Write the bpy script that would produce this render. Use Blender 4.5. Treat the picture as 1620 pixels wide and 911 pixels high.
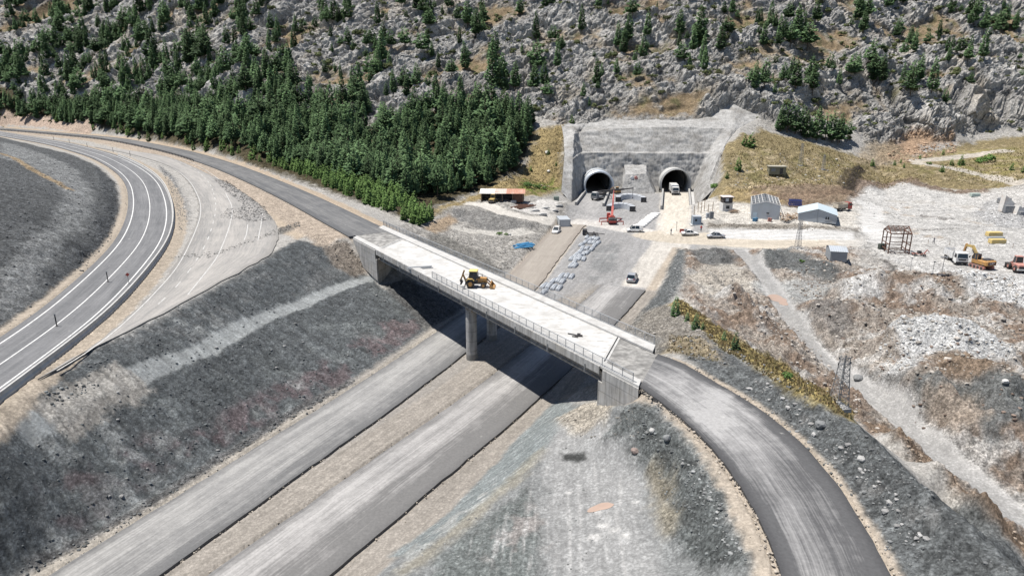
import bpy, bmesh, math, random, time
_T0 = time.time()
def clock(s): pass
import numpy as np
from mathutils import Vector, Matrix, geometry

for _o in list(bpy.data.objects):
    bpy.data.objects.remove(_o)
SC = bpy.context.scene
COL = SC.collection
R = math.radians

# ------------------------------------------------------------------ camera, sky, sun, exposure
CAM_H, PITCH, FPX = 40.0, 17.0, 1100.0          # metres above the carriageway, degrees down, focal length in photo pixels (1620 wide)
cam_d = bpy.data.cameras.new('camera')
cam = bpy.data.objects.new('camera', cam_d); COL.objects.link(cam)
cam.location = (0, 0, CAM_H)
cam.rotation_euler = (R(90 - PITCH), 0, 0)
cam_d.sensor_width = 36.0
cam_d.lens = FPX / 1620 * 36.0
cam_d.clip_start = 0.5
cam_d.clip_end = 4000
SC.camera = cam

SUN_EL = R(70.0)
SUN_DIR = Vector((-0.997, 0.07, 0)).normalized()      # horizontal direction towards the sun
sun_to = Vector((SUN_DIR.x * math.cos(SUN_EL), SUN_DIR.y * math.cos(SUN_EL), math.sin(SUN_EL)))
world = bpy.data.worlds.new('World'); SC.world = world
world.use_nodes = True
_nt = world.node_tree
_bg = _nt.nodes['Background']
_sky = _nt.nodes.new('ShaderNodeTexSky')
_sky.sky_type = 'NISHITA'
_sky.sun_disc = False
_sky.sun_elevation = SUN_EL
_sky.sun_rotation = math.atan2(SUN_DIR.x, SUN_DIR.y)
_sky.altitude = 1200
_nt.links.new(_sky.outputs[0], _bg.inputs[0])
_bg.inputs[1].default_value = 0.075
sun_d = bpy.data.lights.new('sun', 'SUN')
sun_d.energy = 4.9; sun_d.angle = R(0.53); sun_d.color = (1.0, 0.955, 0.89)
sun = bpy.data.objects.new('sun', sun_d); COL.objects.link(sun)
sun.location = (0, 0, 150)
sun.rotation_euler = (-sun_to).to_track_quat('-Z', 'Y').to_euler()
SC.view_settings.view_transform = 'Standard'
SC.view_settings.look = 'None'
SC.view_settings.exposure = 0.53
SC.view_settings.gamma = 1.0
SC.view_settings.use_curve_mapping = False
SC.cycles.max_bounces = 5
SC.cycles.diffuse_bounces = 3

# ------------------------------------------------------------------ pixel -> world
_cp, _sp = math.cos(R(PITCH)), math.sin(R(PITCH))
def ray(px, py):
    v = (455.5 - py) / FPX
    return ((px - 810) / FPX, _cp + v * _sp, -_sp + v * _cp)
def atz(px, py, z):
    d = ray(px, py); t = (z - CAM_H) / d[2]
    return (d[0] * t, d[1] * t, z)
def aty(px, py, y):
    d = ray(px, py); t = y / d[1]
    return (d[0] * t, y, CAM_H + d[2] * t)

# ------------------------------------------------------------------ numpy noise
_rs = np.random.RandomState(5)
_PERM = np.concatenate([_rs.permutation(4096)] * 2).astype(np.int32)
_ANG = _rs.rand(4096).astype(np.float32) * 2 * math.pi
_GC, _GSN = np.cos(_ANG), np.sin(_ANG)
_R1, _R2, _R3 = (_rs.rand(4096).astype(np.float32) for _ in range(3))
def _hash(ix, iy, seed): return _PERM[(_PERM[(ix + seed * 131) & 4095] + iy) & 4095]
def perlin(x, y, seed=0):
    x = np.asarray(x, np.float32); y = np.asarray(y, np.float32)
    fx0 = np.floor(x); fy0 = np.floor(y)
    x0 = fx0.astype(np.int32); y0 = fy0.astype(np.int32)
    fx = x - fx0; fy = y - fy0
    u = fx * fx * fx * (fx * (fx * 6 - 15) + 10); v = fy * fy * fy * (fy * (fy * 6 - 15) + 10)
    def g(dx, dy):
        h = _hash(x0 + dx, y0 + dy, seed)
        return _GC[h] * (fx - dx) + _GSN[h] * (fy - dy)
    n0 = g(0, 0); n0 += (g(1, 0) - n0) * u
    n1 = g(0, 1); n1 += (g(1, 1) - n1) * u
    return (n0 + (n1 - n0) * v) * 1.5
def fbm(x, y, scale, octv=3, seed=0, gain=0.5, ridged=False):
    s = np.zeros(np.shape(x), np.float32); a = 1.0; f = 1.0 / scale; t = 0
    for o in range(octv):
        n = perlin(x * f + 17.3 * o, y * f - 9.1 * o, seed + o)
        if ridged: n = 1 - 2 * np.abs(n)
        s += n * a; t += a; a *= gain; f *= 2.03
    return s / t
def cells(x, y, scale, seed=0):
    x = np.asarray(x / scale, np.float32); y = np.asarray(y / scale, np.float32)
    fx0 = np.floor(x); fy0 = np.floor(y); x0 = fx0.astype(np.int32); y0 = fy0.astype(np.int32)
    f1 = np.full(x.shape, 9.0, np.float32); f2 = f1.copy(); cid = np.zeros(x.shape, np.float32)
    for dx in (-1, 0, 1):
        for dy in (-1, 0, 1):
            h = _hash(x0 + dx, y0 + dy, seed)
            d = np.hypot(fx0 + dx + _R1[h] - x, fy0 + dy + _R2[h] - y)
            m = d < f1
            f2 = np.where(m, f1, np.minimum(f2, d)); cid = np.where(m, _R3[h], cid); f1 = np.where(m, d, f1)
    return f1, f2, cid
def sstep(a, b, x):
    t = np.clip((x - a) / (b - a), 0, 1)
    return t * t * (3 - 2 * t)

# ------------------------------------------------------------------ polylines
def dens(pts, step):
    out = []
    for a, b in zip(pts[:-1], pts[1:]):
        a = np.array(a, float); b = np.array(b, float)
        n = max(1, int(np.linalg.norm((b - a)[:2]) / step))
        for i in range(n): out.append(a + (b - a) * i / n)
    out.append(np.array(pts[-1], float))
    return np.array(out)
def catmull(pts, step):
    P = np.array(pts, float)
    if len(P) < 3: return dens(pts, step)
    P = np.vstack([2 * P[0] - P[1], P, 2 * P[-1] - P[-2]])
    out = []
    for i in range(1, len(P) - 2):
        n = max(1, int(np.linalg.norm((P[i + 1] - P[i])[:2]) / step))
        for k in range(n):
            t = k / n
            out.append(0.5 * ((2 * P[i]) + (-P[i - 1] + P[i + 1]) * t + (2 * P[i - 1] - 5 * P[i] + 4 * P[i + 1] - P[i + 2]) * t * t
                              + (-P[i - 1] + 3 * P[i] - 3 * P[i + 1] + P[i + 2]) * t ** 3))
    out.append(P[-2])
    return np.array(out)
def resample(P, n=None, step=None):
    P = np.asarray(P, float)
    s = np.concatenate([[0], np.cumsum(np.linalg.norm(np.diff(P[:, :2], axis=0), axis=1))])
    if n is None: n = max(2, int(s[-1] / step) + 1)
    t = np.linspace(0, s[-1], n)
    return np.stack([np.interp(t, s, P[:, k]) for k in range(P.shape[1])], 1), t
def smooth(P, it):
    P = P.copy()
    for _ in range(it):
        P[1:-1] = (P[:-2] + 2 * P[1:-1] + P[2:]) / 4
    return P
def offset_line(P, d):
    P = np.asarray(P, float)
    T = np.gradient(P[:, :2], axis=0); T /= np.linalg.norm(T, axis=1)[:, None]
    N = np.stack([T[:, 1], -T[:, 0]], 1)            # to the right of travel
    Q = P.copy(); Q[:, :2] += N * (d if np.ndim(d) == 0 else np.asarray(d)[:, None])
    return Q
def extend(P, a=0, b=0):
    P = np.asarray(P, float); L = [P]
    if a:
        d = P[0] - P[1]; d[2:] = 0; d /= np.linalg.norm(d[:2]); L.insert(0, (P[0] + d * a)[None])
    if b:
        d = P[-1] - P[-2]; d[2:] = 0; d /= np.linalg.norm(d[:2]); L.append((P[-1] + d * b)[None])
    return np.vstack(L)

# ------------------------------------------------------------------ object helpers
def tag(o, label=None, cat=None, group=None, kind=None):
    if label: o['label'] = label
    if cat: o['category'] = cat
    if group: o['group'] = group
    if kind: o['kind'] = kind
    return o
def link(name, me, parent=None, mat=None):
    o = bpy.data.objects.new(name, me); COL.objects.link(o)
    if mat is not None and me is not None:
        for m in (mat if isinstance(mat, (list, tuple)) else [mat]): me.materials.append(m)
    if parent is not None: o.parent = parent
    return o
def empty(name, loc, yaw=0.0):
    o = bpy.data.objects.new(name, None); COL.objects.link(o)
    o.location = loc; o.rotation_euler = (0, 0, yaw); o.empty_display_size = 0.5
    return o
def np_mesh(name, V, F, cols=None, smooth_shade=False, uv=None, extra=None):
    """V (n,3), F (m,3|4) -> mesh, quick"""
    V = np.asarray(V, np.float32); F = np.asarray(F, np.int32)
    me = bpy.data.meshes.new(name)
    k = F.shape[1]
    me.vertices.add(len(V)); me.vertices.foreach_set('co', V.ravel())
    me.loops.add(F.size); me.loops.foreach_set('vertex_index', F.ravel())
    me.polygons.add(len(F))
    me.polygons.foreach_set('loop_start', np.arange(0, F.size, k, dtype=np.int32))
    me.polygons.foreach_set('use_smooth', np.full(len(F), smooth_shade, bool))
    if cols is not None:
        c = np.ones((len(V), 4), np.float32); c[:, :3] = cols
        a = me.attributes.new('Col', 'FLOAT_COLOR', 'POINT'); a.data.foreach_set('color', c.ravel())
    for nm, arr in (extra or {}).items():
        a = me.attributes.new(nm, 'FLOAT', 'POINT'); a.data.foreach_set('value', np.asarray(arr, np.float32))
    if uv is not None:
        l = me.uv_layers.new(name='UVMap'); l.data.foreach_set('uv', np.asarray(uv, np.float32)[F.ravel()].ravel())
    me.update(calc_edges=True)
    return me

class MB:
    """collects shapes of one part"""
    def __init__(self): self.v = []; self.f = []
    def add(self, vs, fs):
        o = len(self.v); self.v += [tuple(p) for p in vs]; self.f += [tuple(i + o for i in q) for q in fs]; return self
    def box(self, c, s, rz=0, ry=0, rx=0, taper=(1, 1), ch=0.0):
        hx, hy, hz = s[0] / 2, s[1] / 2, s[2] / 2
        M = Matrix.Rotation(rz, 3, 'Z') @ Matrix.Rotation(ry, 3, 'Y') @ Matrix.Rotation(rx, 3, 'X')
        c = Vector(c)
        if ch > 0:      # chamfered upright edges and top
            P = [(-hx + ch, -hy), (hx - ch, -hy), (hx, -hy + ch), (hx, hy - ch), (hx - ch, hy), (-hx + ch, hy), (-hx, hy - ch), (-hx, -hy + ch)]
            k = 1 - ch / max(hx, 1e-6); q = 1 - ch / max(hy, 1e-6)
            vs = [(x, y, -hz) for x, y in P] + [(x * taper[0], y * taper[1], hz - ch) for x, y in P] + [(x * taper[0] * k, y * taper[1] * q, hz) for x, y in P]
            fs = [tuple(range(7, -1, -1)), tuple(range(16, 24))]
            for r in (0, 8):
                for i in range(8): fs.append((r + i, r + (i + 1) % 8, r + 8 + (i + 1) % 8, r + 8 + i))
        else:
            tx, ty = taper
            vs = [(-hx, -hy, -hz), (hx, -hy, -hz), (hx, hy, -hz), (-hx, hy, -hz), (-hx * tx, -hy * ty, hz), (hx * tx, -hy * ty, hz), (hx * tx, hy * ty, hz), (-hx * tx, hy * ty, hz)]
            fs = [(3, 2, 1, 0), (4, 5, 6, 7), (0, 1, 5, 4), (1, 2, 6, 5), (2, 3, 7, 6), (3, 0, 4, 7)]
        return self.add([c + M @ Vector(p) for p in vs], fs)
    def beam(self, a, b, w, h=None, up=(0, 0, 1)):
        a = Vector(a); b = Vector(b); h = h or w
        d = (b - a).normalized(); u = Vector(up)
        if abs(d.dot(u)) > 0.98: u = Vector((0, 1, 0))
        s = d.cross(u).normalized() * (w / 2); t = s.cross(d).normalized() * (h / 2)
        vs = [a - s - t, a + s - t, a + s + t, a - s + t, b - s - t, b + s - t, b + s + t, b - s + t]
        return self.add(vs, [(0, 1, 2, 3), (7, 6, 5, 4), (1, 0, 4, 5), (2, 1, 5, 6), (3, 2, 6, 7), (0, 3, 7, 4)])
    def tube(self, a, b, r, n=8, r2=None):
        a = Vector(a); b = Vector(b); r2 = r if r2 is None else r2
        d = (b - a).normalized(); u = Vector((0, 0, 1)) if abs(d.z) < 0.95 else Vector((1, 0, 0))
        s = d.cross(u).normalized(); t = s.cross(d)
        vs = []
        for p, rr in ((a, r), (b, r2)):
            for i in range(n):
                an = 2 * math.pi * i / n
                vs.append(p + s * math.cos(an) * rr + t * math.sin(an) * rr)
        fs = [(i, (i + 1) % n, n + (i + 1) % n, n + i) for i in range(n)] + [tuple(range(n - 1, -1, -1)), tuple(range(n, 2 * n))]
        return self.add(vs, fs)
    def prism(self, prof, y0, y1, inset=None):
        """profile of (x,z) extruded along y; inset: list of extra y inset per vertex"""
        n = len(prof); ins = inset or [0] * n
        vs = [(x, y0 + i, z) for (x, z), i in zip(prof, ins)] + [(x, y1 - i, z) for (x, z), i in zip(prof, ins)]
        fs = [tuple(range(n)), tuple(range(2 * n - 1, n - 1, -1))] + [((i + 1) % n, i, n + i, n + (i + 1) % n) for i in range(n)]
        return self.add(vs, fs)
    def quad(self, *p): return self.add(p, [tuple(range(len(p)))])
    def mesh(self, name, smooth_shade=False):
        me = bpy.data.meshes.new(name); me.from_pydata(self.v, [], self.f)
        bm = bmesh.new(); bm.from_mesh(me); bmesh.ops.recalc_face_normals(bm, faces=bm.faces); bm.to_mesh(me); bm.free()
        if smooth_shade: me.polygons.foreach_set('use_smooth', [True] * len(me.polygons))
        me.update(); return me
    def build(self, name, mat, parent=None, smooth_shade=False):
        return link(name, self.mesh(name, smooth_shade), parent, mat)
def copy_tree(o, parent=None):
    c = o.copy(); COL.objects.link(c)
    if parent is not None: c.parent = parent
    for ch in o.children: copy_tree(ch, c)
    return c

# ------------------------------------------------------------------ materials
MATS = {}
def mat(name, color, rough=0.7, metal=0.0, var=0.12, scale=1.5, bump=0.0, bscale=6.0, spec=0.3, dirt=None, dirt_scale=0.8, coat=0.0):
    """plain procedural surface: colour with two sizes of blotch, optional dirt colour and bump"""
    if name in MATS: return MATS[name]
    m = bpy.data.materials.new(name); m.use_nodes = True; MATS[name] = m
    nt = m.node_tree; N = nt.nodes; L = nt.links; b = N['Principled BSDF']
    b.inputs['Roughness'].default_value = rough; b.inputs['Metallic'].default_value = metal
    b.inputs['Specular IOR Level'].default_value = spec
    if coat: b.inputs['Coat Weight'].default_value = coat
    tc = N.new('ShaderNodeTexCoord')
    n1 = N.new('ShaderNodeTexNoise'); n1.inputs['Scale'].default_value = scale; n1.inputs['Detail'].default_value = 6
    L.new(tc.outputs['Object'], n1.inputs['Vector'])
    mr = N.new('ShaderNodeMapRange'); mr.inputs[1].default_value = 0.25; mr.inputs[2].default_value = 0.75
    mr.inputs[3].default_value = 1 - var; mr.inputs[4].default_value = 1 + var
    L.new(n1.outputs['Fac'], mr.inputs[0])
    mul = N.new('ShaderNodeVectorMath'); mul.operation = 'SCALE'; mul.inputs[0].default_value = color
    L.new(mr.outputs[0], mul.inputs['Scale'])
    out = mul.outputs[0]
    if dirt:
        n2 = N.new('ShaderNodeTexNoise'); n2.inputs['Scale'].default_value = dirt_scale; n2.inputs['Detail'].default_value = 8; n2.inputs['Roughness'].default_value = 0.65
        L.new(tc.outputs['Object'], n2.inputs['Vector'])
        r2 = N.new('ShaderNodeMapRange'); r2.inputs[1].default_value = 0.48; r2.inputs[2].default_value = 0.68
        L.new(n2.outputs['Fac'], r2.inputs[0])
        mx = N.new('ShaderNodeMix'); mx.data_type = 'RGBA'
        L.new(r2.outputs[0], mx.inputs[0]); L.new(out, mx.inputs[6]); mx.inputs[7].default_value = (*dirt, 1)
        out = mx.outputs[2]
    L.new(out, b.inputs['Base Color'])
    if bump:
        n3 = N.new('ShaderNodeTexNoise'); n3.inputs['Scale'].default_value = bscale; n3.inputs['Detail'].default_value = 5
        L.new(tc.outputs['Object'], n3.inputs['Vector'])
        bp = N.new('ShaderNodeBump'); bp.inputs['Strength'].default_value = bump; bp.inputs['Distance'].default_value = 0.1
        L.new(n3.outputs['Fac'], bp.inputs['Height']); L.new(bp.outputs[0], b.inputs['Normal'])
    return m
# ------------------------------------------------------------------ road centre lines (pixels of the photograph laid on their level)
Z1 = 10.0                                            # level of the overpass, its approach roads and the finished road
def edges_px(lp, rp, z, step=1.5, it=6, width=None, ext=(0, 0)):
    A, _ = resample(catmull([atz(*p, z) for p in lp], 1.0), n=60)
    B, _ = resample(catmull([atz(*p, z) for p in rp], 1.0), n=60)
    C = (A + B) / 2
    C = extend(C, *ext)
    C, _ = resample(C, step=step)
    C = smooth(C, it)
    C, _ = resample(C, step=step)
    w = np.median(np.linalg.norm((A - B)[:, :2], axis=1)) * 0.9 if width is None else width
    return C, offset_line(C, -w / 2), offset_line(C, w / 2)
def centre(pts, step=1.5, it=6, width=8.6):
    C = smooth(resample(catmull(pts, 1.0), step=step)[0], it)
    C, _ = resample(C, step=step)
    return C, offset_line(C, -width / 2), offset_line(C, width / 2)
RD = {}
RD['west'] = centre([(-56.5, 2, 0), (-34.1, 48.7, 0), (-24.9, 68, 0), (-15.6, 87.8, 0), (-5.5, 112, 0), (-2.5, 120, 0)], width=8.3)
RD['west_base'] = centre([(-2.5, 120.2, 0), (2.6, 137, 0), (13.2, 179, 0), (17, 192, 0)], width=7.6)
RD['east'] = centre([(-46, 2, 0), (-19.6, 50, 0), (0.1, 85, 0), (14.7, 115, 0), (21.9, 131, 0)], width=8.9)
RD['ramp'] = edges_px([(1012, 612), (1033.6, 627.7), (1082, 665.7), (1137, 721), (1185.7, 793.6), (1216.8, 856), (1236, 911)],
                      [(1040.5, 561), (1123, 600), (1172, 627.7), (1230.6, 669), (1289, 724), (1334, 780), (1372, 842), (1400, 890)], Z1, step=1.0, it=4, width=7.9, ext=(0, 16))
_A = smooth(resample(catmull([atz(x, y, Z1) for x, y in [(1012, 612), (1033.6, 627.7), (1082, 665.7), (1137, 721), (1185.7, 793.6), (1216.8, 856), (1236, 911), (1243, 960), (1240, 1010)]], 1.0), n=90)[0], 6)
_B = smooth(resample(catmull([atz(x, y, Z1) for x, y in [(1041, 560), (1085, 577), (1123, 600), (1172, 627.7), (1230.6, 669), (1289, 724), (1334, 780), (1372, 842), (1400, 890), (1428, 960), (1440, 1010)]], 1.0), n=90)[0], 6)
RD['ramp'] = ((_A + _B) / 2, _A, _B)
RD['approach'] = edges_px([(600, 358), (540, 329), (480, 301), (415, 274), (341, 248), (267, 228.5), (178, 214), (89, 208), (0, 203)],
                          [(558.7, 377.5), (520, 357), (480, 334), (415, 301), (356, 274), (296, 254), (237, 239), (178, 224), (119, 215), (0, 206)][:9], Z1, it=30, width=8.8, ext=(2, 60))
RD['finished'] = edges_px([(0, 548), (30, 527), (89, 486), (148, 432.6), (190, 381), (204, 340), (198.5, 298), (175, 271), (133, 251), (89, 234), (44, 224), (0, 214)],
                          [(0, 614), (71, 565), (142, 508), (204, 447), (245, 403), (261, 378), (271, 343), (270, 316), (258, 286), (234, 265.5), (197, 245), (148, 233), (89, 221), (0, 209)], Z1, it=25, width=9.6, ext=(45, 60))
OLD_L = [(150, 233), (209, 245), (264, 262), (293, 283), (310, 310), (314, 334), (306, 363), (278, 418), (240, 464), (186, 517), (120, 566), (60, 600)]
OLD_R = [(205, 238), (270, 250), (347, 284), (395, 312), (425, 340), (440, 365), (428, 400), (385, 428), (330, 457), (262, 494), (190, 530), (110, 569)]
def pxl(P, z, ext=(0, 0), step=2.0): return catmull(extend(np.array([atz(x, y, z) for x, y in P]), *ext), step)

# ------------------------------------------------------------------ survey of the ground: break lines and spot heights
PTS = []
def line(P, step=2.5): PTS.extend(map(tuple, dens([tuple(q) for q in P], step)))
def spots(*P): PTS.extend(P)
def pz(lst, step=2.5, ext=(0, 0), back=0):
    W = np.array([atz(x, y, z) for x, y, z in lst])
    if back: W = np.vstack([W[:1] + np.array([[-.5, -.866, 0]]) * back, W])       # carried on parallel to the carriageway, out of view
    line(extend(W, *ext), step)
for k, e in (('west', 3.0), ('east', 2.6), ('ramp', 0.4), ('approach', 0.6), ('finished', 0.6)):
    C, A, B = RD[k]
    line(A, 3); line(B, 3); line(C, 3)
C, A, B = RD['west']; line(offset_line(C, -6.4), 3)
C, A, B = RD['approach']; line(offset_line(C, -7.0) - [0, 0, .2], 3); line(offset_line(C, 6.3) - [0, 0, .1], 3)
C, A, B = RD['finished']; line(offset_line(C, 6.5) - [0, 0, .3], 3); line(offset_line(C, -6.6) - [0, 0, .1], 3)
line(pxl(OLD_L, 9.9), 3); line(pxl(OLD_R, 9.9), 3)
# left cut: toe, bench, crest
pz([(50, 905, .1), (190, 825, .1), (296, 760, .1), (385, 703, .1), (480, 644, .1), (560, 600, .1), (625, 558, .1), (674, 522, .1)], back=45)
pz([(71, 664, 8.0), (148, 628, 7.6), (237, 590, 6.9), (326, 560, 6.2), (415, 510, 5.5), (480, 486, 4.9), (560, 455, 4.4), (590, 446, 4.1)], back=45)
pz([(59, 652, 8.4), (89, 634, 8.2), (166, 607, 7.7), (267, 570, 7.1), (341, 539, 6.4), (415, 499, 5.7), (474, 478, 5.1), (540, 451, 4.6), (580, 435, 4.4)], back=45)
pz([(49, 603, 10), (116, 567, 10), (190, 531, 10), (267, 493, 10), (356, 445, 10), (427, 404, 10), (470, 380, 9.9), (500, 370, 9.9), (535, 372, 9.6)], back=45)
pz([(525, 392, 8.2), (548, 412, 6.6), (572, 425, 5.2)])
pz([(640, 462, 2.6), (665, 492, 1.4)])
# between left abutment, forest and tunnel
pz([(799, 434, 0), (830, 410, 0), (866, 375, 0), (888, 360, 0)])
pz([(612, 352, 9.0), (640, 357, 7.0), (690, 392, 4.0), (740, 418, 2.2), (785, 432, .8)])
pz([(690, 350, 5.2), (720, 366, 3.4), (770, 378, 2.0), (810, 385, 1.2), (838, 378, .8)])
pz([(715, 330, 5.2), (745, 330, 4.6), (790, 341, 4.0), (830, 352, 3.2), (868, 352, 1.2)])
pz([(735, 345, 3.0), (770, 358, 2.4), (815, 366, 1.6), (850, 362, .9)])
spots(*[atz(*p) for p in [(760, 318, 4.6), (800, 318, 4.6), (850, 322, 3.6), (885, 322, 3.2), (892, 333, 1.6), (900, 345, .2), (870, 338, 2.6), (820, 303, 5.4),
                          (650, 335, 6.2), (680, 322, 5.4), (600, 330, 8.6), (560, 300, 9.0), (520, 290, 9.2), (620, 300, 6.6), (560, 270, 8.6), (500, 262, 9.6)]])
# highway floor, tunnel floor and works yard
spots(*[atz(x, y, 0) for x, y in [(905, 324), (930, 312), (965, 312), (1000, 312), (1040, 312), (1068, 308), (1098, 316), (940, 340), (990, 340), (1040, 340), (1085, 340), (930, 375), (970, 375),
                                  (1010, 375), (1050, 375), (1090, 375), (890, 420), (940, 420), (990, 420), (1045, 420), (1035, 455), (1012, 485), (990, 510), (968, 535), (930, 450), (900, 470),
                                  (870, 470), (850, 500), (1105, 380), (1150, 382), (1200, 386), (1260, 388), (1330, 390), (1400, 392), (1470, 392), (1540, 394), (1620, 396), (1700, 400), (1800, 405),
                                  (1480, 415), (1540, 425), (1620, 440), (1720, 450), (1400, 405), (1450, 370), (1520, 365), (1600, 370), (1700, 372), (1370, 370), (1430, 345), (1500, 345), (1560, 350), (1620, 352)]])
pz([(1120, 377, .25), (1200, 380, .25), (1280, 381, .25), (1352, 381, .25)])
pz([(1118, 361, .3), (1200, 363, .3), (1280, 365, .3), (1350, 367, .3)])
pz([(1120, 352, 1.9), (1200, 356, 2.0), (1280, 360, 2.0), (1345, 362, 1.4)])
pz([(1110, 335, 1.4), (1150, 340, 2.0), (1210, 345, 2.1), (1290, 350, 2.1), (1350, 352, 1.5)])
pz([(1120, 316, 2.6), (1170, 318, 3.0), (1210, 322, 3.0), (1260, 328, 2.6), (1340, 326, 2.0)])
pz([(1150, 303, 5.0), (1200, 300, 5.4), (1250, 306, 5.0), (1320, 310, 3.6), (1345, 300, 3.0)])
pz([(1180, 285, 7.0), (1250, 285, 6.8), (1320, 285, 5.6), (1335, 268, 8.5)])
pz([(1150, 285, 7.0), (1145, 262, 11.0), (1150, 235, 15.0)])
spots(*[atz(*p) for p in [(1250, 262, 9.5), (1300, 252, 11), (1230, 240, 14.5), (1400, 290, 2.6), (1450, 285, 4.6), (1520, 296, 3.2), (1480, 268, 7), (1560, 268, 6.5), (1560, 300, 2.4), (1600, 320, 2.5),
                          (1620, 300, 4.5), (1700, 320, 3), (1700, 280, 8), (1850, 300, 6), (1400, 315, 1), (1480, 325, .8), (1560, 335, .8), (1390, 262, 7.5), (1620, 262, 8)]])
# right: lip beside the eastern carriageway, ridge with grass, tip area beyond it
pz([(1071, 392, .3), (1056, 430, .2), (1042, 462, .2), (1020, 492, .2), (1000, 515, .3), (985, 530, .5)])
pz([(1080, 394, 1.3), (1078, 425, 2.0), (1066, 455, 2.8), (1062, 478, 3.6), (1100, 508, 5.6), (1140, 545, 8.2), (1200, 583, 10.6), (1260, 612, 12.0), (1340, 655, 12.4), (1420, 730, 12.4), (1520, 815, 12.4), (1620, 895, 12.4)], ext=(0, 25))
pz([(1078, 474, 3.4), (1120, 506, 5.2), (1165, 545, 7.6), (1225, 580, 9.8), (1300, 620, 11.0)])
for x, y, z in [(27.5, 113, 3.2), (31.5, 97, 2.6), (35, 82, 1.6), (38, 68, 0.4), (40, 56, -.6), (42, 44, -1.4), (43, 30, -2)]: PTS.append((x, y, z))
for x, y, z in [(29, 97, 4.6), (30, 82, 6.0), (31.5, 68, 7.6), (33, 56, 7.5), (34, 45, 7), (35, 34, 7)]: PTS.append((x, y, z))
C, A, B = RD['ramp']; line(offset_line(A, 2.1) - [0, 0, .2], 2); line(offset_line(B, -1.2) - [0, 0, .15], 2)
spots(*[atz(*p) for p in [(1180, 400, 0), (1100, 405, .8), (1130, 430, .9), (1110, 455, 2.0), (1160, 450, .2), (1215, 470, -.2), (1240, 495, -.5), (1285, 540, -.8), (1330, 590, -1.2), (1390, 640, -1.6),
                          (1450, 700, -2), (1530, 765, -2.4), (1620, 835, -2.8), (1720, 910, -3), (1150, 480, 1.8), (1190, 505, 1.4), (1230, 540, 1.2), (1270, 590, .8), (1290, 470, .4), (1250, 430, 1.0), (1300, 420, 1.0),
                          (1350, 430, .8), (1400, 425, .6), (1450, 440, .8), (1350, 480, 1.4), (1420, 490, 1.6), (1500, 450, 1.2), (1560, 470, 1.4), (1620, 480, 1.0), (1700, 500, 1), (1480, 500, 1.6), (1580, 520, 1.8),
                          (1350, 540, .4), (1420, 540, 2.6), (1500, 540, 3.0), (1580, 560, 2.4), (1650, 560, 2), (1430, 610, 1.0), (1500, 620, 1.6), (1580, 640, .8), (1680, 640, 1), (1500, 690, -1.2), (1580, 720, -.6),
                          (1680, 750, -1), (1780, 800, -2)]])
pz([(1380, 690, 1.2), (1450, 745, 1.4), (1520, 800, 1.6), (1600, 860, 1.2)])
# bottom centre: shoulder of the eastern carriageway, stripe bank, plateau, bank under the ramp
pz([(616, 880, 0), (708, 813, 0), (780, 739, 0), (832, 683, 0), (881, 634, 0)], ext=(30, 0))
pz([(668, 868, 2.0), (727, 825, 2.3), (786, 779, 2.6), (832, 736, 3.0), (863, 708, 3.4), (894, 662, 3.6), (925, 645, 4.4)], ext=(30, 0))
spots(*[atz(*p) for p in [(905, 720, 4), (930, 800, 4), (900, 900, 4), (780, 900, 3.2), (850, 830, 3.6), (985, 690, 5.6), (1010, 760, 5.4), (1030, 830, 5.6), (1060, 900, 5.8), (940, 662, 4.8), (960, 650, 6.0), (990, 645, 7.2), (1010, 640, 8.4)]])
pz([(990, 668, 6.2), (1030, 705, 6.6), (1062, 745, 6.8), (1090, 800, 7.0), (1105, 860, 7.0), (1115, 905, 7.0)])
for x, y, z in [(-6, 25, 3), (2, 25, 4), (8, 25, 5.4), (12, 25, 7), (-20, 20, .1)]: PTS.append((x, y, z))
# behind the right abutment
spots(*[atz(*p) for p in [(1052, 560, 9.4), (1090, 572, 9.6), (1030, 535, 6.5), (1075, 545, 7.8), (1010, 520, 3.4), (1045, 510, 4.4), (1040, 490, 2.6), (1100, 560, 8.8)]])
# left hill inside the bend
spots(*[atz(*p) for p in [(0, 450, 12.2), (0, 400, 14.5), (0, 350, 16.5), (0, 300, 18), (0, 250, 17.6), (60, 420, 12.6), (60, 360, 15), (60, 310, 16), (60, 270, 15.2), (110, 380, 13), (120, 330, 14), (110, 290, 14.2),
                          (160, 350, 11.6), (160, 310, 12), (-150, 480, 14), (-150, 400, 18), (-150, 300, 22), (-150, 230, 22), (40, 240, 13.5), (0, 228, 14)]])
for x, y, z in [(-75, 55, 12), (-80, 30, 13), (-110, 60, 17), (-130, 100, 21), (-200, 150, 26), (-300, 240, 26), (-420, 330, 24), (-130, 20, 18)]: PTS.append((x, y, z))
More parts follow.
